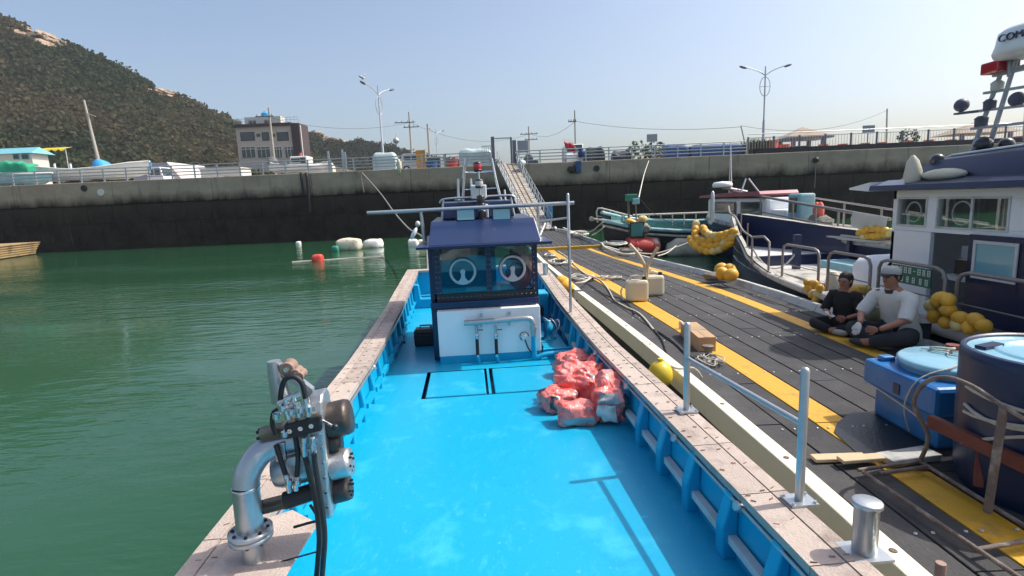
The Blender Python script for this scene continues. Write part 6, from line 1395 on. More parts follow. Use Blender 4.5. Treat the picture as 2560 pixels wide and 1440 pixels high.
for (a, b), z0, z1 in ((W1, 2.022, 2.418), (W2, 2.022, 2.418)):
    w_ = MB().box2((X0 + .02, a, z0), (X0 + .026, b, z1)).obj('window', 'clear_glass', fb)
    mb = MB(); e = .03
    mb.box2((X0 - .012, a - e, z0 - e), (X0 - .002, b + e, z0)); mb.box2((X0 - .012, a - e, z1), (X0 - .002, b + e, z1 + e)); mb.box2((X0 - .012, a - e, z0), (X0 - .002, a, z1)); mb.box2((X0 - .012, b, z0), (X0 - .002, b + e, z1))
    mb.obj('window_frame', 'deck_white', w_)
for Y, r in ((8.34, .15), (7.45, .16)):
    MB().tube([V((X0 + .035, Y + r * math.cos(a), 2.22 + r * math.sin(a))) for a in [2 * math.pi * k / 28 for k in range(28)]], .012, 6, closed=True).obj('clear_view_ring', 'white_paint', fb)
MB().box2((X0 - .02, 7.22, 2.01), (X0 + .0, 7.26, 2.43)).obj('window_bar', 'deck_white', fb)
dr = MB().box2((X0 - .05, 5.4, .78), (X0 - .015, 7.2, 1.95)).obj('sliding_door', 'hull_navy', fb)
MB().box2((X0 - .058, 6.5, 1.42), (X0 - .052, 7.06, 1.84)).obj('door_window', 'flood_glass', dr)
mb = MB(); 
for y0, y1, z0, z1 in ((6.46, 7.10, 1.38, 1.42), (6.46, 7.10, 1.84, 1.88), (6.46, 6.5, 1.42, 1.84), (7.06, 7.10, 1.42, 1.84)): mb.box2((X0 - .075, y0, z0), (X0 - .06, y1, z1))
mb.obj('door_window_frame', 'deck_white', dr)
# things inside the doorway
MB().box2((6.35, 7.0, 1.25), (6.75, 7.85, 1.32)).obj('shelf', 'deck_white', fb); MB().box2((6.4, 7.3, 1.34), (6.7, 7.7, 1.55)).obj('radio_set', 'black_plastic', fb); MB().box2((6.4, 7.1, 1.58), (6.7, 7.6, 1.75)).obj('radio_set', 'sign_grey', fb)
# roof
MB().prism([(5.98, 2.56), (6.0, 2.64), (6.3, 2.72), (7.9, 2.72), (8.2, 2.64), (8.22, 2.56)], 3.9, 9.05, lambda a, b, h: V((a, h, b))).obj('roof', 'hull_navy', fb)
MB().prism([(9.06, 2.55), (9.06, 2.70), (9.6, 2.62), (9.6, 2.59)], 6.0, 8.2, lambda a, b, h: V((h, a, b))).obj('visor', 'white_paint', fb)
rings = []
for q, h in ((4.2, .3), (5.5, .36), (7, .38), (8.2, .34), (8.75, .18), (8.95, .02)):
    rings.append([V((6.35, q, 2.70)), V((6.42, q, 2.70 + h * .8)), V((6.7, q, 2.70 + h)), V((7.1, q, 2.72 + h)), V((7.5, q, 2.70 + h)), V((7.78, q, 2.70 + h * .8)), V((7.85, q, 2.70))])
mb = MB().loft(rings, closed=False); mb.obj('upper_roof', 'hull_navy', fb)
MB().tube([r[2] + V((-.05, 0, .005)) for r in rings], .02, 6).obj('roof_trim', 'white_paint', fb)
# trunk ahead of the cabin
rings = []
for q, w, h in ((8.76, .95, .78), (9.3, .93, .76), (9.75, .86, .68), (10.0, .7, .45), (10.05, .6, .1)): rings.append([V((7.1 - w, q, .7)), V((7.1 - w, q, .7 + h * .8)), V((7.1 - w * .85, q, .7 + h)), V((7.1 + w * .85, q, .7 + h)), V((7.1 + w, q, .7 + h * .8)), V((7.1 + w, q, .7))])
mb = MB().loft(rings, closed=False); mb.add(rings[-1], [[0, 1, 2, 3, 4, 5]]); mb.obj('trunk', 'white_paint', fb)
# roof gear
MB().lathe([(.11, 0), (.13, .12), (.08, .33), (.02, .42)], (6.2, 8.35, 2.66), (-.1, 0, 1), n=14).obj('pale_canister', 'foam', fb); MB().ell((6.3, 7.9, 2.76), (.16, .38, .09), 14, 8).obj('life_ring_bag', 'foam', fb)
for (x, Y, z, r) in ((6.5, 8.3, 2.98, .1), (7.0, 8.1, 3.17, .12), (7.25, 8.0, 3.15, .1)):
    o = MB().ell((x, Y, z), r).obj('search_light', 'lamp_black', fb); MB().cyl((x, Y, z - r), (x, Y, z - r - .18), .025).obj('stem', 'dark_iron', o)
# radar mast
XM = 7.1
def m_(px, py, X=XM): return gx(px, py, X)
for a, b in (((2415, 420), (2520, 135)), ((2455, 425), (2540, 150)), ((2560, 440), (2575, 130))):
    MB().cyl(m_(*a), m_(*b), .035, .028, 10).obj('mast_leg', 'lamp_pole', fb)
for a, b in (((2400, 283), (2580, 262)), ((2462, 233), (2580, 214)), ((2480, 185), (2580, 160)), ((2430, 322), (2580, 305)), ((2485, 190), (2580, 168))): MB().bar(m_(*a), m_(*b), .06, .035).obj('mast_rung', 'lamp_pole', fb)
MB().bar(m_(2390, 285), m_(2450, 278), .08, .03).obj('lamp_arm', 'lamp_head', fb)
def mast_lamp(px, py, r, h, m): c = m_(px, py); MB().lathe([(r, 0), (r * 1.05, h * .7), (r * 1.15, h * .75), (r * .6, h), (0, h)], c, n=14).obj('mast_lamp', m, fb)
MB().ell(m_(2404, 263), .1, 16, 12).obj('ball_lamp', 'lamp_head', fb); MB().ell(m_(2543, 248), .1, 16, 12).obj('ball_lamp', 'lamp_head', fb)
mast_lamp(2492, 228, .075, .15, 'lamp_clear'); mast_lamp(2473, 276, .075, .16, 'lamp_head'); mast_lamp(2452, 316, .08, .15, 'lamp_head')
c = m_(2500, 168); MB().box(c, (.32, .3, .16)).obj('red_lantern', 'lamp_red', fb, bevel=.02)
mb = MB().tube(smooth_path([m_(2508, 150), m_(2512, 136), m_(2522, 130), m_(2530, 134)], 4), .018, 8).obj('cable', 'lamp_head', fb)
rc = m_(2600, 105); rdm = MB().lathe([(.30, -.14), (.46, -.13), (.48, -.08), (.45, .02), (.43, .17), (.36, .23), (0, .27)], rc, n=36).obj('radome', 'white_paint', fb)
d_ = (CC - rc); d_.z = 0; d_.normalize(); d_ = Matrix.Rotation(rad(-33), 3, 'Z') @ d_
tx = V((0, 0, 1)).cross(d_).normalized(); Mt = Matrix((tx, V((0, 0, 1)), d_)).transposed().to_4x4(); Mt.translation = rc + d_ * .455 + V((0, 0, .07))
text_obj('radome_lettering', 'COMA', 'lamp_head', .13, Mt, rdm, .012)
MB().cyl(m_(2524, 128), m_(2526, 190), .04, n=10).obj('radome_stem', 'lamp_pole', fb)
# green name board on the rail (two rows of white lettering, unreadable in the photograph)
sg = thing('green_sign', 'green board with two rows of white lettering tied to a rail loop', 'sign', (5.72, 7.6, 1.2))
MB().box2((5.715, 7.25, 1.22), (5.73, 8.0, 1.48)).obj('board', 'sign_green', sg)
r2 = random.Random(8)
for row, cols in ((0, (0, 1, 2, 3, 5, 6, 7)), (1, (0, 1.3, 2.6, 3.9, 5.4, 6.6))):
    zc_ = 1.42 - .13 * row
    for c_ in cols:
        y_ = 7.93 - c_ * .088; mb = MB()
        for k in range(3): mb.box((5.712, y_ - .03, zc_ - .035 + k * .034), (.004, .055 - .012 * r2.random(), .012))
        for k in range(2): mb.box((5.7115, y_ - .012 - .036 * k + r2.uniform(-.006, .006), zc_), (.004, .011, .085))
        mb.obj('lettering', 'sign_white', sg)
MB().box((5.712, 7.93 - 4.3 * .088, 1.42), (.004, .035, .012)).obj('lettering', 'sign_white', sg)

# ---- yellow float strings
def floats(name, label, spots, r, m='float_yellow', loc=None, long_=1.25, group='yellow float bundles', axv=None, seed=0):
    r2 = random.Random(seed); t = thing(name, label, 'floats', loc or (spots[0] - V((0, 0, r))), group)
    for i, p in enumerate(spots):
        a = V(axv) if axv else V((r2.uniform(-1, 1), r2.uniform(-1, 1), r2.uniform(-1, 1))); x, y, d = basis(a); M = Matrix((x, y, d)).transposed()
        MB().ell(p, (r, r, r * long_), 14, 9, M).obj('float', m if r2.random() > .15 else 'float_pale', t)
    return t
floats('float_bundle', 'bundle of yellow floats on the gunwale behind the seated person in black', [gx(px, py, 5.6) for px, py in ((2022, 722), (2037, 712), (2050, 720), (2032, 738), (2046, 735), (2020, 708), (2040, 750))], .075, seed=1)
floats('float_bundle', 'heap of round yellow floats spilling over the gunwale beside the navy drum', [gx(px, py, 5.5) for px, py in ((2328, 765), (2345, 752), (2370, 750), (2335, 790), (2372, 776), (2365, 806), (2402, 795), (2395, 812), (2440, 800), (2425, 818), (2460, 815), (2352, 745))], .085, seed=2)
floats('float_bundle', 'cluster of four orange floats at the kerb under the dark bow', [gz(px, py, .78) for px, py in ((1803, 672), (1825, 675), (1806, 684), (1828, 687))], .15, seed=3, long_=1.1)
c = gz(1780, 690, .66); MB().ell(c, (.2, .14, .1), 14, 10, None, .25, 3).obj('knotted_net', 'rope_grey', label='grey knotted net lump next to the four orange floats', cat='net')
# long float and net bag between the people
t = thing('net_bag', 'brown green net bag with a long yellow float on top, between the two people', 'net', (5.45, 7.75, DZ))
c = V((5.46, 7.78, .62)); mb = MB().ell(c + V((0, 0, .06)), (.14, .30, .17), 30, 18)
for i, p in enumerate(mb.v): mb.v[i] = c + (p - c) * (1 + .3 * noise.noise(p * 9) + .14 * noise.noise(p * 26))
mb.obj('bag', 'reed', t); q = gx(2150, 724, 5.5); MB().lathe([(.03, -.22), (.075, -.18), (.085, 0), (.075, .18), (.03, .22)], q, (0, 1, -.1), n=14).obj('float', 'float_yellow', t)
mb = MB(); r2 = random.Random(4)
for k in range(40):
    b = gx(2178, 735, 5.5) + V((r2.uniform(-.08, .08), r2.uniform(-.15, .15), r2.uniform(-.1, .08))); mb.tube([b, b + V((r2.uniform(-.06, .06), r2.uniform(-.1, .1), r2.uniform(.02, .09)))], .006, 4)
mb.obj('net_ends', 'buoy_green', t, kind='stuff')
# strings over the bow
def string(name, label, ctr, r, n, seed, m='float_yellow', grp='yellow float strings on the dark bow'):
    pts = smooth_path(ctr, 12); L = [0]
    for a, b in zip(pts, pts[1:]): L.append(L[-1] + (b - a).length)
    sp = []
    for i in range(n):
        s = L[-1] * i / (n - 1)
        for k in range(len(L) - 1):
            if L[k] <= s <= L[k + 1] + 1e-9: sp.append((pts[k].lerp(pts[k + 1], (s - L[k]) / max(1e-9, L[k + 1] - L[k])), (pts[k + 1] - pts[k]))); break
    t = thing(name, label, 'floats', sp[0][0], grp)
    MB().tube(pts, .02, 5).obj('line', 'rope_grey', t)
    r2 = random.Random(seed)
    for p, d in sp:
        x, y, dd = basis(d); M = Matrix((x, y, dd)).transposed(); MB().ell(p, (r, r, r * 1.25), 10, 7, M).obj('float', m if r2.random() > .2 else 'float_pale', t)
B_ = lambda px, py, Y: gy(px, py, Y)
string('float_string', 'top string of yellow floats looped round the dark bow', [B_(1740, 560, 16.6), B_(1738, 585, 16.2), B_(1748, 600, 15.9), B_(1775, 602, 15.6), B_(1805, 596, 15.3), B_(1832, 588, 15.0)], .115, 9, 1)
string('float_string', 'second string of yellow floats heaped on the dark bow', [B_(1758, 572, 16.1), B_(1768, 585, 15.8), B_(1790, 590, 15.5), B_(1815, 586, 15.2), B_(1832, 580, 15.0)], .125, 7, 2)
string('float_string', 'lowest string of yellow floats hanging under the dark bow', [B_(1727, 598, 16.2), B_(1738, 614, 15.9), B_(1768, 628, 15.6), B_(1798, 624, 15.3), B_(1826, 608, 15.0)], .12, 9, 3)
string('float_string', 'inner string of yellow floats between the loops on the bow', [B_(1748, 606, 15.9), B_(1772, 615, 15.6), B_(1800, 612, 15.3), B_(1826, 600, 15.0)], .12, 6, 6)

# ---- white and maroon boat rafted outside
wb = thing('maroon_cabin_boat', 'white boat with a maroon cabin roof rafted beyond the dark blue boat', 'boat', (9.8, 16, 0))
YW = [7, 9, 12, 16, 20, 22, 24, 25.3, 26]; rings = []
for Y in YW:
    k = 1 if Y < 22 else max(.1, 1 - ((Y - 22) / 4) ** 2); z = 1.3 + max(0, Y - 19) * .05; a, b = 9.8 - 1.35 * k, 9.8 + 1.35 * k
    rings.append([V((a, Y, z)), V((a + .05, Y, .6)), V((9.8 - .9 * k, Y, -.3)), V((9.8 + .9 * k, Y, -.3)), V((b - .05, Y, .6)), V((b, Y, z))])
mb = MB().loft(rings, closed=False); mb.add(rings[0], [[5, 4, 3, 2, 1, 0]]); mb.obj('hull', 'hull_navy', wb)
MB().loft([[V((r[0].x, r[0].y, 1.2)), V((r[5].x, r[5].y, 1.2))] for r in rings], closed=False, smooth=False).obj('deck', 'deck_white', wb)
for k in (0, 5): MB().tube([r[k] for r in rings], .08, 8).obj('gunwale', 'fender_grey', wb)
cbn = MB().box2((8.62, 18.2, 1.25), (9.7, 23.6, 2.40)); cbn.obj('cabin', 'white_paint', wb, bevel=.12)
MB().prism([(18.3, 2.52), (18.4, 2.62), (21, 2.6), (24.0, 2.52), (24.2, 2.42), (18.3, 2.46)], 8.45, 9.75, lambda a, b, h: V((h, a, b))).obj('roof', 'maroon_paint', wb)
for y0, y1 in ((20.6, 22.9), (18.5, 20.2)):
    f = MB().box2((8.60, y0, 1.78), (8.64, y1, 2.26)).obj('window', 'lamp_black', wb, bevel=.04); MB().box2((8.585, y0 + .1, 1.84), (8.597, y1 - .1, 2.2)).obj('pane', 'far_glass', f)
MB().cyl((8.75, 20.5, 2.6), (9.0, 20.7, 3.1), .03).obj('radar_leg', 'lamp_pole', wb); MB().cyl((9.4, 20.5, 2.6), (9.1, 20.7, 3.1), .03).obj('radar_leg', 'lamp_pole', wb)
c = gy(1806, 462, 20.7); MB().lathe([(.28, -.1), (.36, -.08), (.36, .03), (.3, .1), (0, .13)], c, n=24).obj('radome', 'white_paint', wb); MB().cyl(c + V((0, 0, -.1)), (9.05, 20.7, 2.6), .06).obj('radar_post', 'lamp_pole', wb)
p = gx(1832, 385, 9.0); MB().cyl((9.0, gx(1829, 478, 9.0).y, 2.6), (9.0, gx(1829, 478, 9.0).y + .2, 4.6), .03, .015, 6).obj('whip_mast', 'fence_white', wb); MB().cyl((8.9, gx(1829, 478, 9.0).y, 2.6), (9.0, gx(1829, 478, 9.0).y + .2, 4.6), .02, .012, 6).obj('whip_stay', 'fence_white', wb)
ra_, rb_ = gx(1828, 478, 8.5), gx(2226, 548, 8.5); MB().cyl(ra_, rb_, .04, n=8).obj('top_rail', 'bronze_rail', wb)
for q in (.28, .52, .66, .78, .88, .97): p = ra_.lerp(rb_, q); MB().cyl((p.x, p.y, 1.3), p, .03, n=8).obj('stanchion', 'bronze_rail', wb)
MB().cyl(ra_.lerp(rb_, .28) - V((0, 0, .5)), rb_ - V((0, 0, .42)), .025, n=6).obj('mid_rail', 'bronze_rail', wb)
for q in (.1, .4, .6, .72, .83): p = ra_.lerp(rb_, q) + V((2.2, 0, 0)); MB().cyl((p.x, p.y, 1.3), p - V((0, 0, .2)), .03, n=8).obj('stanchion', 'bronze_rail', wb)
MB().cyl(ra_ + V((2.2, 0, -.2)), rb_ + V((2.2, 0, -.2)), .03, n=8).obj('top_rail', 'bronze_rail', wb)
def wx(px, py): return gx(px, py, 9.0)
c = wx(1960, 545); MB().box((c.x + .2, c.y, 1.65), (.8, .9, .7)).obj('winch_housing', 'white_paint', wb, bevel=.06); MB().box((c.x + .2, c.y + 1.0, 2.0), (.5, .25, .9)).obj('gear_panel', 'white_paint', wb, bevel=.05)
c = wx(2003, 520); MB().box((c.x, c.y, 2.0), (.5, .7, 1.0)).obj('engine_box', 'aqua_paint', wb, bevel=.06); MB().box((c.x - .26, c.y, 2.15), (.02, .4, .45)).obj('engine_window', 'lamp_black', wb)
c = wx(1900, 560); mb = MB().ell((c.x, c.y, 1.5), (.3, .5, .35), 14, 10, None, .2, 3).obj('gear_lump', 'lamp_black', wb)
c = wx(2050, 555); MB().ell((c.x, c.y, 1.55), (.3, .6, .3), 14, 10, None, .25, 8).obj('gear_lump', 'rope_grey', wb)
t = thing('orange_vest', 'orange life vest hung on the rafted white boat', 'life vest', wx(2046, 545)); c = wx(2046, 527)
for s in (-.1, .1): MB().ell(c + V((0, s, 0)), (.1, .11, .26), 12, 9).obj('panel', 'orange_cloth', t)
t = thing('white_net', 'white net drying over the rail of the rafted boat', 'net', wx(2210, 560)); rows = []
for i in range(14):
    q = i / 13; p = ra_.lerp(rb_, .86 + .14 * q); rows.append([p + V((-.06, 0, .04)), p + V((-.12 + .05 * math.sin(i * 2.1), 0, -.12)), p + V((-.1 + .06 * math.sin(i * 1.3), 0, -.3 - .05 * math.sin(i * 1.9)))])
MB().loft(rows, closed=False).obj('mesh', 'rope_white', t)
string('float_string', 'old yellow float string heaped on the rafted white boat', [gx(2150, 582, 8.4), gx(2175, 572, 8.4), gx(2205, 575, 8.4), gx(2225, 582, 8.4), gx(2190, 590, 8.4), gx(2160, 592, 8.4)], .09, 12, 5, grp='floats on the rafted boat')
r2 = random.Random(3)
coil(V((8.7, 13.5, 0)), .35, 6, 1.32, 'rope_white', .03, 'pale rope heap along the rafted boat gunwale', 11, 2.5); coil(V((8.75, 16.5, 0)), .35, 6, 1.32, 'rope_white', .03, 'second pale rope heap by the maroon cabin', 12, 2.5)
pipe(wb, [(8.5, 9.5, 1.38), (8.5, 13, 1.36), (8.5, 17, 1.36)], .06, 'rope_white', 'gunwale_rope')

# ---- teal boat, bow towards the pontoon
tb_ = thing('teal_boat', 'weathered teal open boat with its bow towards the pontoon', 'boat', (8, 23.8, 0))
XB = [(4.15, .05, 1.62), (4.6, .38, 1.50), (5.2, .75, 1.34), (6, 1.0, 1.2), (7.2, 1.15, 1.08), (8.8, 1.2, 1.0), (11, 1.2, 1.0), (13.5, 1.15, 1.02)]; yc = 24.3; rings = []
for x, w, z in XB: rings.append([V((x, yc - w, z)), V((x + .1, yc - w * .92, z * .55)), V((x + .35, yc - w * .6, -.25)), V((x + .35, yc + w * .6, -.25)), V((x + .1, yc + w * .92, z * .55)), V((x, yc + w, z + .35))])
mb = MB().loft(rings, closed=False); mb.obj('hull', 'hull_black', tb_)
MB().loft([[r[0] + V((.02, .06, -.02)), r[0] + V((.05, .12, -.45)), r[5] + V((.05, -.12, -.85)), r[5] + V((.02, -.06, -.02))] for r in rings[1:]], closed=False, smooth=False).obj('inside', 'teal_paint', tb_)
MB().tube([r[0] for r in rings], .08, 8).obj('gunwale', 'aqua_paint', tb_); MB().tube([r[5] for r in rings], .08, 8).obj('gunwale', 'aqua_paint', tb_)
MB().tube([r[0] + V((0, -.03, -.22)) for r in rings], .05, 8).obj('rubbing_strake', 'fender_grey', tb_)
MB().loft([[rings[i][0] + V((0, .08, -.1)), rings[i][5] + V((0, -.08, -.3))] for i in range(4)], closed=False, smooth=False).obj('foredeck', 'aqua_paint', tb_)
MB().box2((7.4, yc - .7, .5), (9.6, yc - .1, .95)).obj('fish_hold', 'teal_paint', tb_, bevel=.03)
MB().cyl((3.7, 24.3, 1.7), (5.0, 24.3, 1.5), .05).obj('bow_roller_arm', 'fender_grey', tb_); MB().cyl((3.7, 24.2, 1.7), (3.7, 24.4, 1.7), .11, n=12).obj('bow_roller', 'fender_grey', tb_)
zr_ = lambda px, py: gy(px, py, 25.0)
pipe(tb_, [zr_(1494, 556), zr_(1491, 530), zr_(1495, 521), zr_(1505, 521), zr_(1580, 541)], .04, 'rope_white', 'bow_rail')
for px in (1510, 1525, 1540, 1558): a = zr_(px, lerp(522, 541, (px - 1505) / 75)); MB().cyl(a, (a.x, a.y, 1.5), .03, n=6).obj('stanchion', 'rope_white', tb_)
MB().cyl(zr_(1493, 540), zr_(1580, 553), .025, n=6).obj('mid_rail', 'rope_white', tb_)
p0, p1 = gy(1572, 545, 24.2), gy(1571, 497, 24.2); MB().cyl((p0.x, 24.2, 1.2), p1, .05).obj('lamp_post', 'rust_steel', tb_); MB().cyl((p0.x + .35, 24.2, 1.2), (p0.x + .3, 24.2, p1.z - .15), .03).obj('lamp_post', 'rust_steel', tb_)
MB().box(p1 + V((.12, 0, .05)), (.5, .3, .3)).obj('work_lamp', 'buoy_green', tb_, bevel=.03); MB().box(p1 + V((.3, -.1, -.12)), (.3, .2, .25)).obj('work_lamp', 'aqua_paint', tb_, bevel=.03); MB().cyl(p1, p1 + V((0, 0, .55)), .015, n=6).obj('aerial', 'lamp_black', tb_)
c = gy(1590, 575, 23.4); MB().box(c, (.62, .4, .7)).obj('control_box', 'lamp_black', tb_, bevel=.02); MB().box(c + V((0, -.21, .02)), (.5, .03, .55)).obj('control_panel', 'teal_paint', tb_)
c = gy(1613, 570, 23.4); MB().lathe([(.12, -.25), (.2, -.2), (.12, 0), (.2, .2), (.12, .25)], c, (0, 1, .2), n=14).obj('hauler_drum', 'rope_grey', tb_); MB().cyl(c, (c.x, c.y, .9), .07).obj('hauler_post', 'foam', tb_)
c = gy(1580, 556, 23.6); MB().ell(c, (.3, .2, .14), 12, 8, Matrix.Rotation(.5, 3, 'Y'), .15, 2).obj('tarp_roll', 'float_yellow', tb_); MB().ell(gy(1607, 548, 23.6), (.2, .16, .16), 12, 8, None, .2, 3).obj('buoy', 'float_pale', tb_)
for k in range(7): a = 6.0 + k * .55; MB().cyl((a, yc + 1.1, 1.2), (a, yc + 1.1, 1.75), .03, n=6).obj('stanchion', 'rope_white', tb_)
MB().cyl((5.8, yc + 1.1, 1.75), (9.6, yc + 1.12, 1.72), .05, n=6).obj('top_rail', 'rope_white', tb_)
# ================================================================== PEOPLE
def skin_mesh(name, verts, edges, radii, m, parent, root=0, sub=2):
    off = OFF.get(parent.name, V((0, 0, 0))); me = bpy.data.meshes.new(name)
    me.from_pydata([tuple(V(p) - off) for p in verts], edges, []); me.materials.append(MATS[m])
    o = bpy.data.objects.new(name, me); COL.objects.link(o); o.parent = parent; OFF[o.name] = off
    sk = o.modifiers.new('skin', 'SKIN'); sk.use_smooth_shade = True
    for i, r in enumerate(radii):
        d = me.skin_vertices[0].data[i]; d.radius = (r, r) if not isinstance(r, tuple) else r; d.use_root = (i == root)
    s = o.modifiers.new('sub', 'SUBSURF'); s.levels = s.render_levels = sub
    return o
def chain(*names): return list(zip(names, names[1:]))
def figure(t, J, chains, rad_, m, nm, root, sub=2, scale=1.0):
    names = []; 
    for c in chains:
        for n_ in c:
            if n_ not in names: names.append(n_)
    idx = {n_: i for i, n_ in enumerate(names)}; ed = []
    for c in chains:
        for a, b in zip(c, c[1:]): ed.append((idx[a], idx[b]))
    rr = [tuple(q * scale for q in (rad_[n_] if isinstance(rad_[n_], tuple) else (rad_[n_], rad_[n_]))) for n_ in names]
    return skin_mesh(nm, [J[n_] for n_ in names], ed, rr, m, t, idx[root], sub)
def fingers(t, wrist, palm, down, side, m, nm, curl=.3, s=1.0):
    # palm block plus four fingers and a thumb leaving its side
    d = down.normalized(); w = side.normalized(); n_ = d.cross(w).normalized(); vs = [wrist, palm]; ed = [(0, 1)]; rr = [.026 * s, .036 * s]
    for k, L in enumerate((.055, .068, .064, .05)):
        b = palm + w * (k - 1.5) * .021 * s + d * .02 * s; i0 = len(vs)
        vs += [b, b + d * L * .5 * s + n_ * .006, b + d * L * s + n_ * L * curl * s]; rr += [.0115 * s, .0105 * s, .008 * s]; ed += [(1, i0), (i0, i0 + 1), (i0 + 1, i0 + 2)]
    b = lerp(wrist, palm, .55) - w * .03 * s; i0 = len(vs); vs += [b, b - w * .025 * s + d * .03 * s, b - w * .03 * s + d * .06 * s]; rr += [.014 * s, .012 * s, .009 * s]; ed += [(1, i0), (i0, i0 + 1), (i0 + 1, i0 + 2)]
    return skin_mesh(nm, vs, ed, rr, m, t, 0, 1)
def face(t, head, fwd, s=1.0):
    f = fwd.normalized(); r = f.cross(V((0, 0, 1))).normalized()
    for q in (-1, 1): MB().ell(head + f * .083 * s + r * q * .033 * s + V((0, 0, .008)), (.012, .012, .008), 8, 6).obj('eye', 'hair', t)
    for q in (-1, 1): MB().ell(head + r * q * .08 * s - f * .005, (.02, .02, .032), 8, 6).obj('ear', 'skin', t)
    MB().tube([head + f * .088 * s + V((0, 0, .012)), head + f * .108 * s + V((0, 0, -.018)), head + f * .09 * s + V((0, 0, -.026))], [.010, .015, .010], 8).obj('nose', 'skin', t)
    MB().tube([head + f * .088 * s - r * .024 + V((0, 0, -.053)), head + f * .094 * s + V((0, 0, -.055)), head + f * .088 * s + r * .024 + V((0, 0, -.053))], [.004, .006, .004], 6).obj('mouth', 'rust_red', t)
def shirt(t, P_, rt, rows, sh, m, seed):
    n = 24; rings = []
    for k, (c, hw_, hd_) in enumerate(rows):
        r = []
        for j in range(n):
            a = 2 * math.pi * j / n; d = rt * math.cos(a) * hw_ + P_ * math.sin(a) * hd_
            q = c + d; w = noise.noise(V((q.x * 9 + seed, q.y * 9, q.z * 16))) * .016; r.append(q + d.normalized() * w)
        rings.append(r)
    fine = []
    for j in range(n): fine.append(smooth_path([r[j] for r in rings], 4))
    o = MB().loft([[f[i] for f in fine] for i in range(len(fine[0]))]).obj('shirt', m, t)
    for a, b, r0, r1 in sh:
        a0, a1 = a
        pts = [(lerp(a0, a1, q / 3) if q < 3 else lerp(a1, b, (q - 3) / 5)) + V((noise.noise(V((q, seed, 1))) * .008, 0, noise.noise(V((q, seed, 2))) * .006)) for q in range(9)]
        MB().tube(pts, [lerp(r0, r1, q / 8) * (1 + .07 * math.sin(q * 2.3 + seed)) for q in range(9)], 16).obj('sleeve', m, t)
    return o
# --- person in black, seated cross-legged, facing the boats across the planks
pA = V((5.02, 7.95, DZ)); tA = thing('person', 'person in black clothes with dark tied-back hair, sitting cross-legged on the pontoon', 'person', pA)
fa = V((-.82, -.57, 0)).normalized(); ra = V((0, 0, 1)).cross(fa).normalized()      # ra: towards the person's left
def A(f, l, z): return pA + fa * f + ra * l + V((0, 0, z))
J = dict(pel=A(-.02, 0, .13), wai=A(0, 0, .28), che=A(.05, 0, .46), nb=A(.05, 0, .58), nk=A(.07, 0, .635), hd0=A(.09, 0, .70), hd1=A(.085, 0, .775), hd2=A(.07, 0, .83),
         sl=A(.05, .17, .54), el=A(.10, .25, .30), wl=A(.27, .13, .25), sr=A(.05, -.17, .54), er=A(.12, -.25, .30), wr=A(.30, -.10, .30),
         hl=A(.02, .11, .12), kl=A(.30, .36, .13), al=A(.34, .02, .07), fl=A(.36, -.14, .05), hr=A(.02, -.11, .12), kr=A(.30, -.36, .12), ar=A(.42, .0, .07), fr=A(.42, .16, .05))
RA = dict(pel=(.15, .12), wai=(.14, .11), che=(.155, .11), nb=.07, nk=.048, hd0=.075, hd1=(.083, .092), hd2=.06, sl=.06, el=.042, wl=.027, sr=.06, er=.042, wr=.027, hl=.085, kl=.065, al=.042, fl=.03, hr=.085, kr=.065, ar=.042, fr=.03)
CH = [['pel', 'wai', 'che', 'nb', 'nk', 'hd0', 'hd1', 'hd2'], ['nb', 'sl', 'el', 'wl'], ['nb', 'sr', 'er', 'wr'], ['pel', 'hl', 'kl', 'al', 'fl'], ['pel', 'hr', 'kr', 'ar', 'fr']]
slim = lambda R_: {k: (tuple(q * .7 for q in v) if k in ('pel', 'wai', 'che') else v * .8 if k in ('hl', 'hr', 'kl', 'kr', 'sl', 'sr') else v) for k, v in R_.items()}
figure(tA, J, CH, slim(RA), 'skin', 'body', 'pel')
RC = {k: (tuple(q + .022 for q in v) if isinstance(v, tuple) else v + .022) for k, v in RA.items()}
J2 = dict(J); J2['em'] = lerp(J['sl'], J['el'], 1.0); J2['en'] = lerp(J['sr'], J['er'], 1.0)
RC['em'] = RC['en'] = .066
shirt(tA, fa, ra, [(A(-.03, 0, .05), .2, .17), (A(-.02, 0, .18), .195, .165), (A(0, 0, .3), .175, .14), (A(.04, 0, .43), .18, .125), (A(.05, 0, .53), .18, .1), (A(.055, 0, .585), .12, .075), (A(.065, 0, .625), .058, .056)], [((lerp(J['sl'], J['sr'], .42), J['sl']), J2['em'], .085, .068), ((lerp(J['sr'], J['sl'], .42), J['sr']), J2['en'], .085, .068)], 'cloth_black', 2)
figure(tA, J2, [['pel', 'hl', 'kl', 'al'], ['pel', 'hr', 'kr', 'ar']], RC, 'cloth_black', 'trousers', 'pel')
for k, a in (('al', 'fl'), ('ar', 'fr')): MB().ell(lerp(J[k], J[a], .7), (.12, .055, .045), 12, 8, Matrix.Rotation(math.atan2((J[a] - J[k]).y, (J[a] - J[k]).x), 3, 'Z')).obj('shoe', 'shoe', tA)
hd = J['hd1']; face(tA, hd + V((0, 0, -.01)), fa)
mb = MB().ell(hd - fa * .042 + V((0, 0, .025)), (.1, .1, .108), 18, 12)
mb.obj('hair', 'hair', tA); MB().ell(hd - fa * .075 + V((0, 0, -.05)), (.075, .075, .09), 12, 8).obj('hair_nape', 'hair', tA); MB().ell(hd - fa * .15 + V((0, 0, -.04)), (.05, .05, .07), 12, 8).obj('hair_knot', 'hair', tA)
fingers(tA, J['wr'], J['wr'] + fa * .06 + ra * .03, fa * .6 + ra * .8 - V((0, 0, .3)), V((0, 0, 1)), 'skin', 'hand'); fingers(tA, J['wl'], J['wl'] + fa * .05 - ra * .03, fa * .6 - ra * .8, V((0, 0, 1)), 'skin', 'hand')
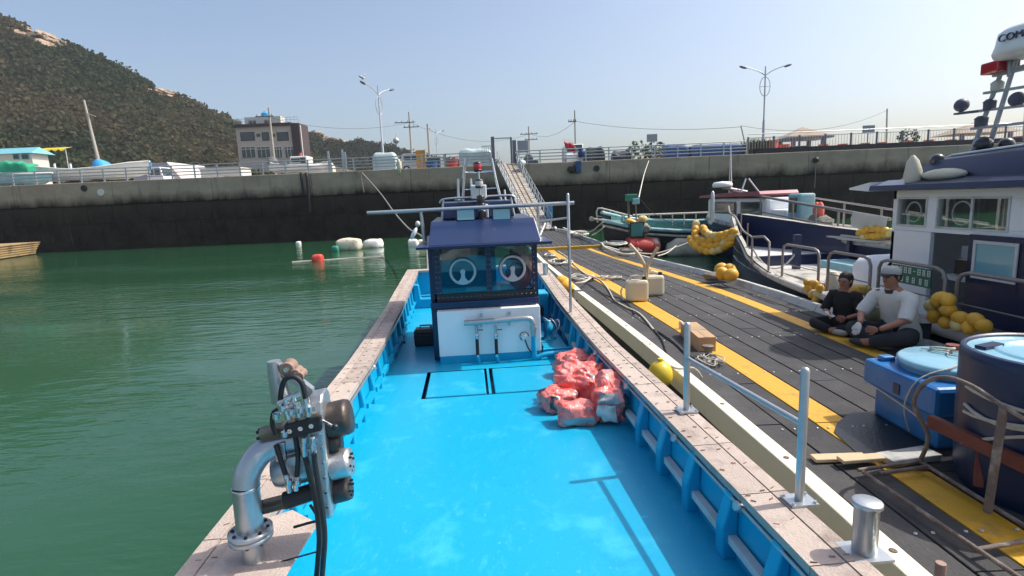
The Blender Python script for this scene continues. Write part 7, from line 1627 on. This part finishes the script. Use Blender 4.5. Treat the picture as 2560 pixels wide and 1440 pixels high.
ph = J['wr'] + fa * .09 + ra * .05; t = thing('phone', 'pale phone held by the person in black', 'phone', ph); MB().box(ph, (.075, .14, .012), M=Matrix.Rotation(rad(30), 3, 'Z') @ Matrix.Rotation(rad(25), 3, 'X')).obj('case', 'fence_white', t)
# --- person in white shirt and cap, cross-legged, in profile
pB = V((5.17, 7.1, DZ)); tB = thing('person', 'person in white shirt, cap and dark trousers, sitting on the pontoon and leaning forward', 'person', pB)
fb_ = V((-.95, -.32, 0)).normalized(); rb2 = V((0, 0, 1)).cross(fb_).normalized()
SB = 1.15
def B(f, l, z): return pB + (fb_ * f + rb2 * l + V((0, 0, z))) * SB
J = dict(pel=B(-.12, 0, .13), wai=B(-.07, 0, .30), che=B(.02, 0, .50), nb=B(.07, 0, .63), nk=B(.10, 0, .69), hd0=B(.13, 0, .755), hd1=B(.125, 0, .83), hd2=B(.11, 0, .885),
         sl=B(.06, .2, .58), el=B(.22, .26, .36), wl=B(.48, .16, .27), sr=B(.06, -.2, .58), er=B(.20, -.28, .36), wr=B(.46, -.08, .30),
         hl=B(-.06, .12, .12), kl=B(.32, .34, .19), al=B(.42, .0, .08), fl=B(.44, -.16, .05), hr=B(-.06, -.12, .12), kr=B(.32, -.34, .18), ar=B(.34, .02, .08), fr=B(.36, .18, .05))
RA = dict(pel=(.17, .14), wai=(.165, .13), che=(.175, .13), nb=.08, nk=.058, hd0=.08, hd1=(.088, .098), hd2=.065, sl=.07, el=.048, wl=.031, sr=.07, er=.048, wr=.031, hl=.095, kl=.075, al=.048, fl=.035, hr=.095, kr=.075, ar=.048, fr=.035)
RA = {k: (tuple(q * SB for q in v) if isinstance(v, tuple) else v * SB) for k, v in RA.items()}
figure(tB, J, CH, slim(RA), 'skin', 'body', 'pel')
RC = {k: (tuple(q + .035 for q in v) if isinstance(v, tuple) else v + .024) for k, v in RA.items()}
J2 = dict(J); J2['em'] = lerp(J['sl'], J['el'], 1.0); J2['en'] = lerp(J['sr'], J['er'], 1.0); RC['em'] = RC['en'] = .08
shirt(tB, fb_, rb2, [(B(-.14, 0, .04), .25, .22), (B(-.12, 0, .18), .25, .215), (B(-.07, 0, .32), .23, .19), (B(0, 0, .47), .235, .17), (B(.05, 0, .57), .23, .135), (B(.075, 0, .635), .15, .1), (B(.095, 0, .68), .078, .075)], [((lerp(J['sl'], J['sr'], .42), J['sl']), J2['em'], .105, .085), ((lerp(J['sr'], J['sl'], .42), J['sr']), J2['en'], .105, .085)], 'cloth_white', 5)
figure(tB, J2, [['pel', 'hl', 'kl', 'al'], ['pel', 'hr', 'kr', 'ar']], RC, 'cloth_denim', 'trousers', 'pel')
for k, a in (('al', 'fl'), ('ar', 'fr')): MB().ell(lerp(J[k], J[a], .7), (.13, .06, .05), 12, 8, Matrix.Rotation(math.atan2((J[a] - J[k]).y, (J[a] - J[k]).x), 3, 'Z')).obj('shoe', 'cap_dark', tB)
hd = J['hd1']; face(tB, hd + V((0, 0, -.01)), fb_, 1.18)
MB().lathe([(.113, -.0), (.115, .025), (.105, .065), (.065, .1), (0, .108)], hd + V((0, 0, .03)), V((.05, 0, 1)), n=22).obj('cap_crown', 'cap_cloth', tB)
rows = []
for i in range(9):
    a = (i / 8 - .5) * 2.2; d = Matrix.Rotation(a, 3, 'Z') @ fb_; rows.append([hd + d * .115 + V((0, 0, .04)), hd + fb_ * .085 * math.cos(a) * 1.0 + d * .1 + V((0, 0, .022))])
mb = MB().loft(rows, closed=False); o = mb.obj('cap_visor', 'cap_dark', tB); sd_ = o.modifiers.new('thick', 'SOLIDIFY'); sd_.thickness = .008
MB().ell(hd - fb_ * .03 + V((0, 0, .0)), (.11, .108, .10), 16, 10).obj('hair', 'hair', tB)
MB().lathe([(.085, 0), (.075, .05)], J['nk'] - V((0, 0, .05)), fb_ * .3 + V((0, 0, 1)), n=16).obj('collar', 'cap_dark', tB)
fingers(tB, J['wr'], J['wr'] + fb_ * .05 - V((0, 0, .06)), V((0, 0, -1)) + fb_ * .3, rb2, 'glove', 'glove', .15, 1.3); fingers(tB, J['wl'], J['wl'] + fb_ * .04 - rb2 * .05, -rb2 + fb_ * .5 - V((0, 0, .2)), V((0, 0, 1)), 'skin', 'hand', .5, 1.1)
# ================================================================== AIR
def haze(dens):
    o = MB().box2((-420, -60, -1), (420, 560, 130)).obj('haze', 'wire', kind='stuff'); m = bpy.data.materials.new('haze_air'); m.use_nodes = True
    n, l = m.node_tree.nodes, m.node_tree.links; n.clear(); out = n.new('ShaderNodeOutputMaterial'); pv = n.new('ShaderNodeVolumePrincipled')
    pv.inputs['Color'].default_value = (0.80, 0.87, 0.95, 1); pv.inputs['Density'].default_value = dens; pv.inputs['Anisotropy'].default_value = 0.2
    l.new(pv.outputs[0], out.inputs['Volume']); o.data.materials.clear(); o.data.materials.append(m); tag(o, 'thin pale sea haze over the whole harbour')
haze(0.0003)
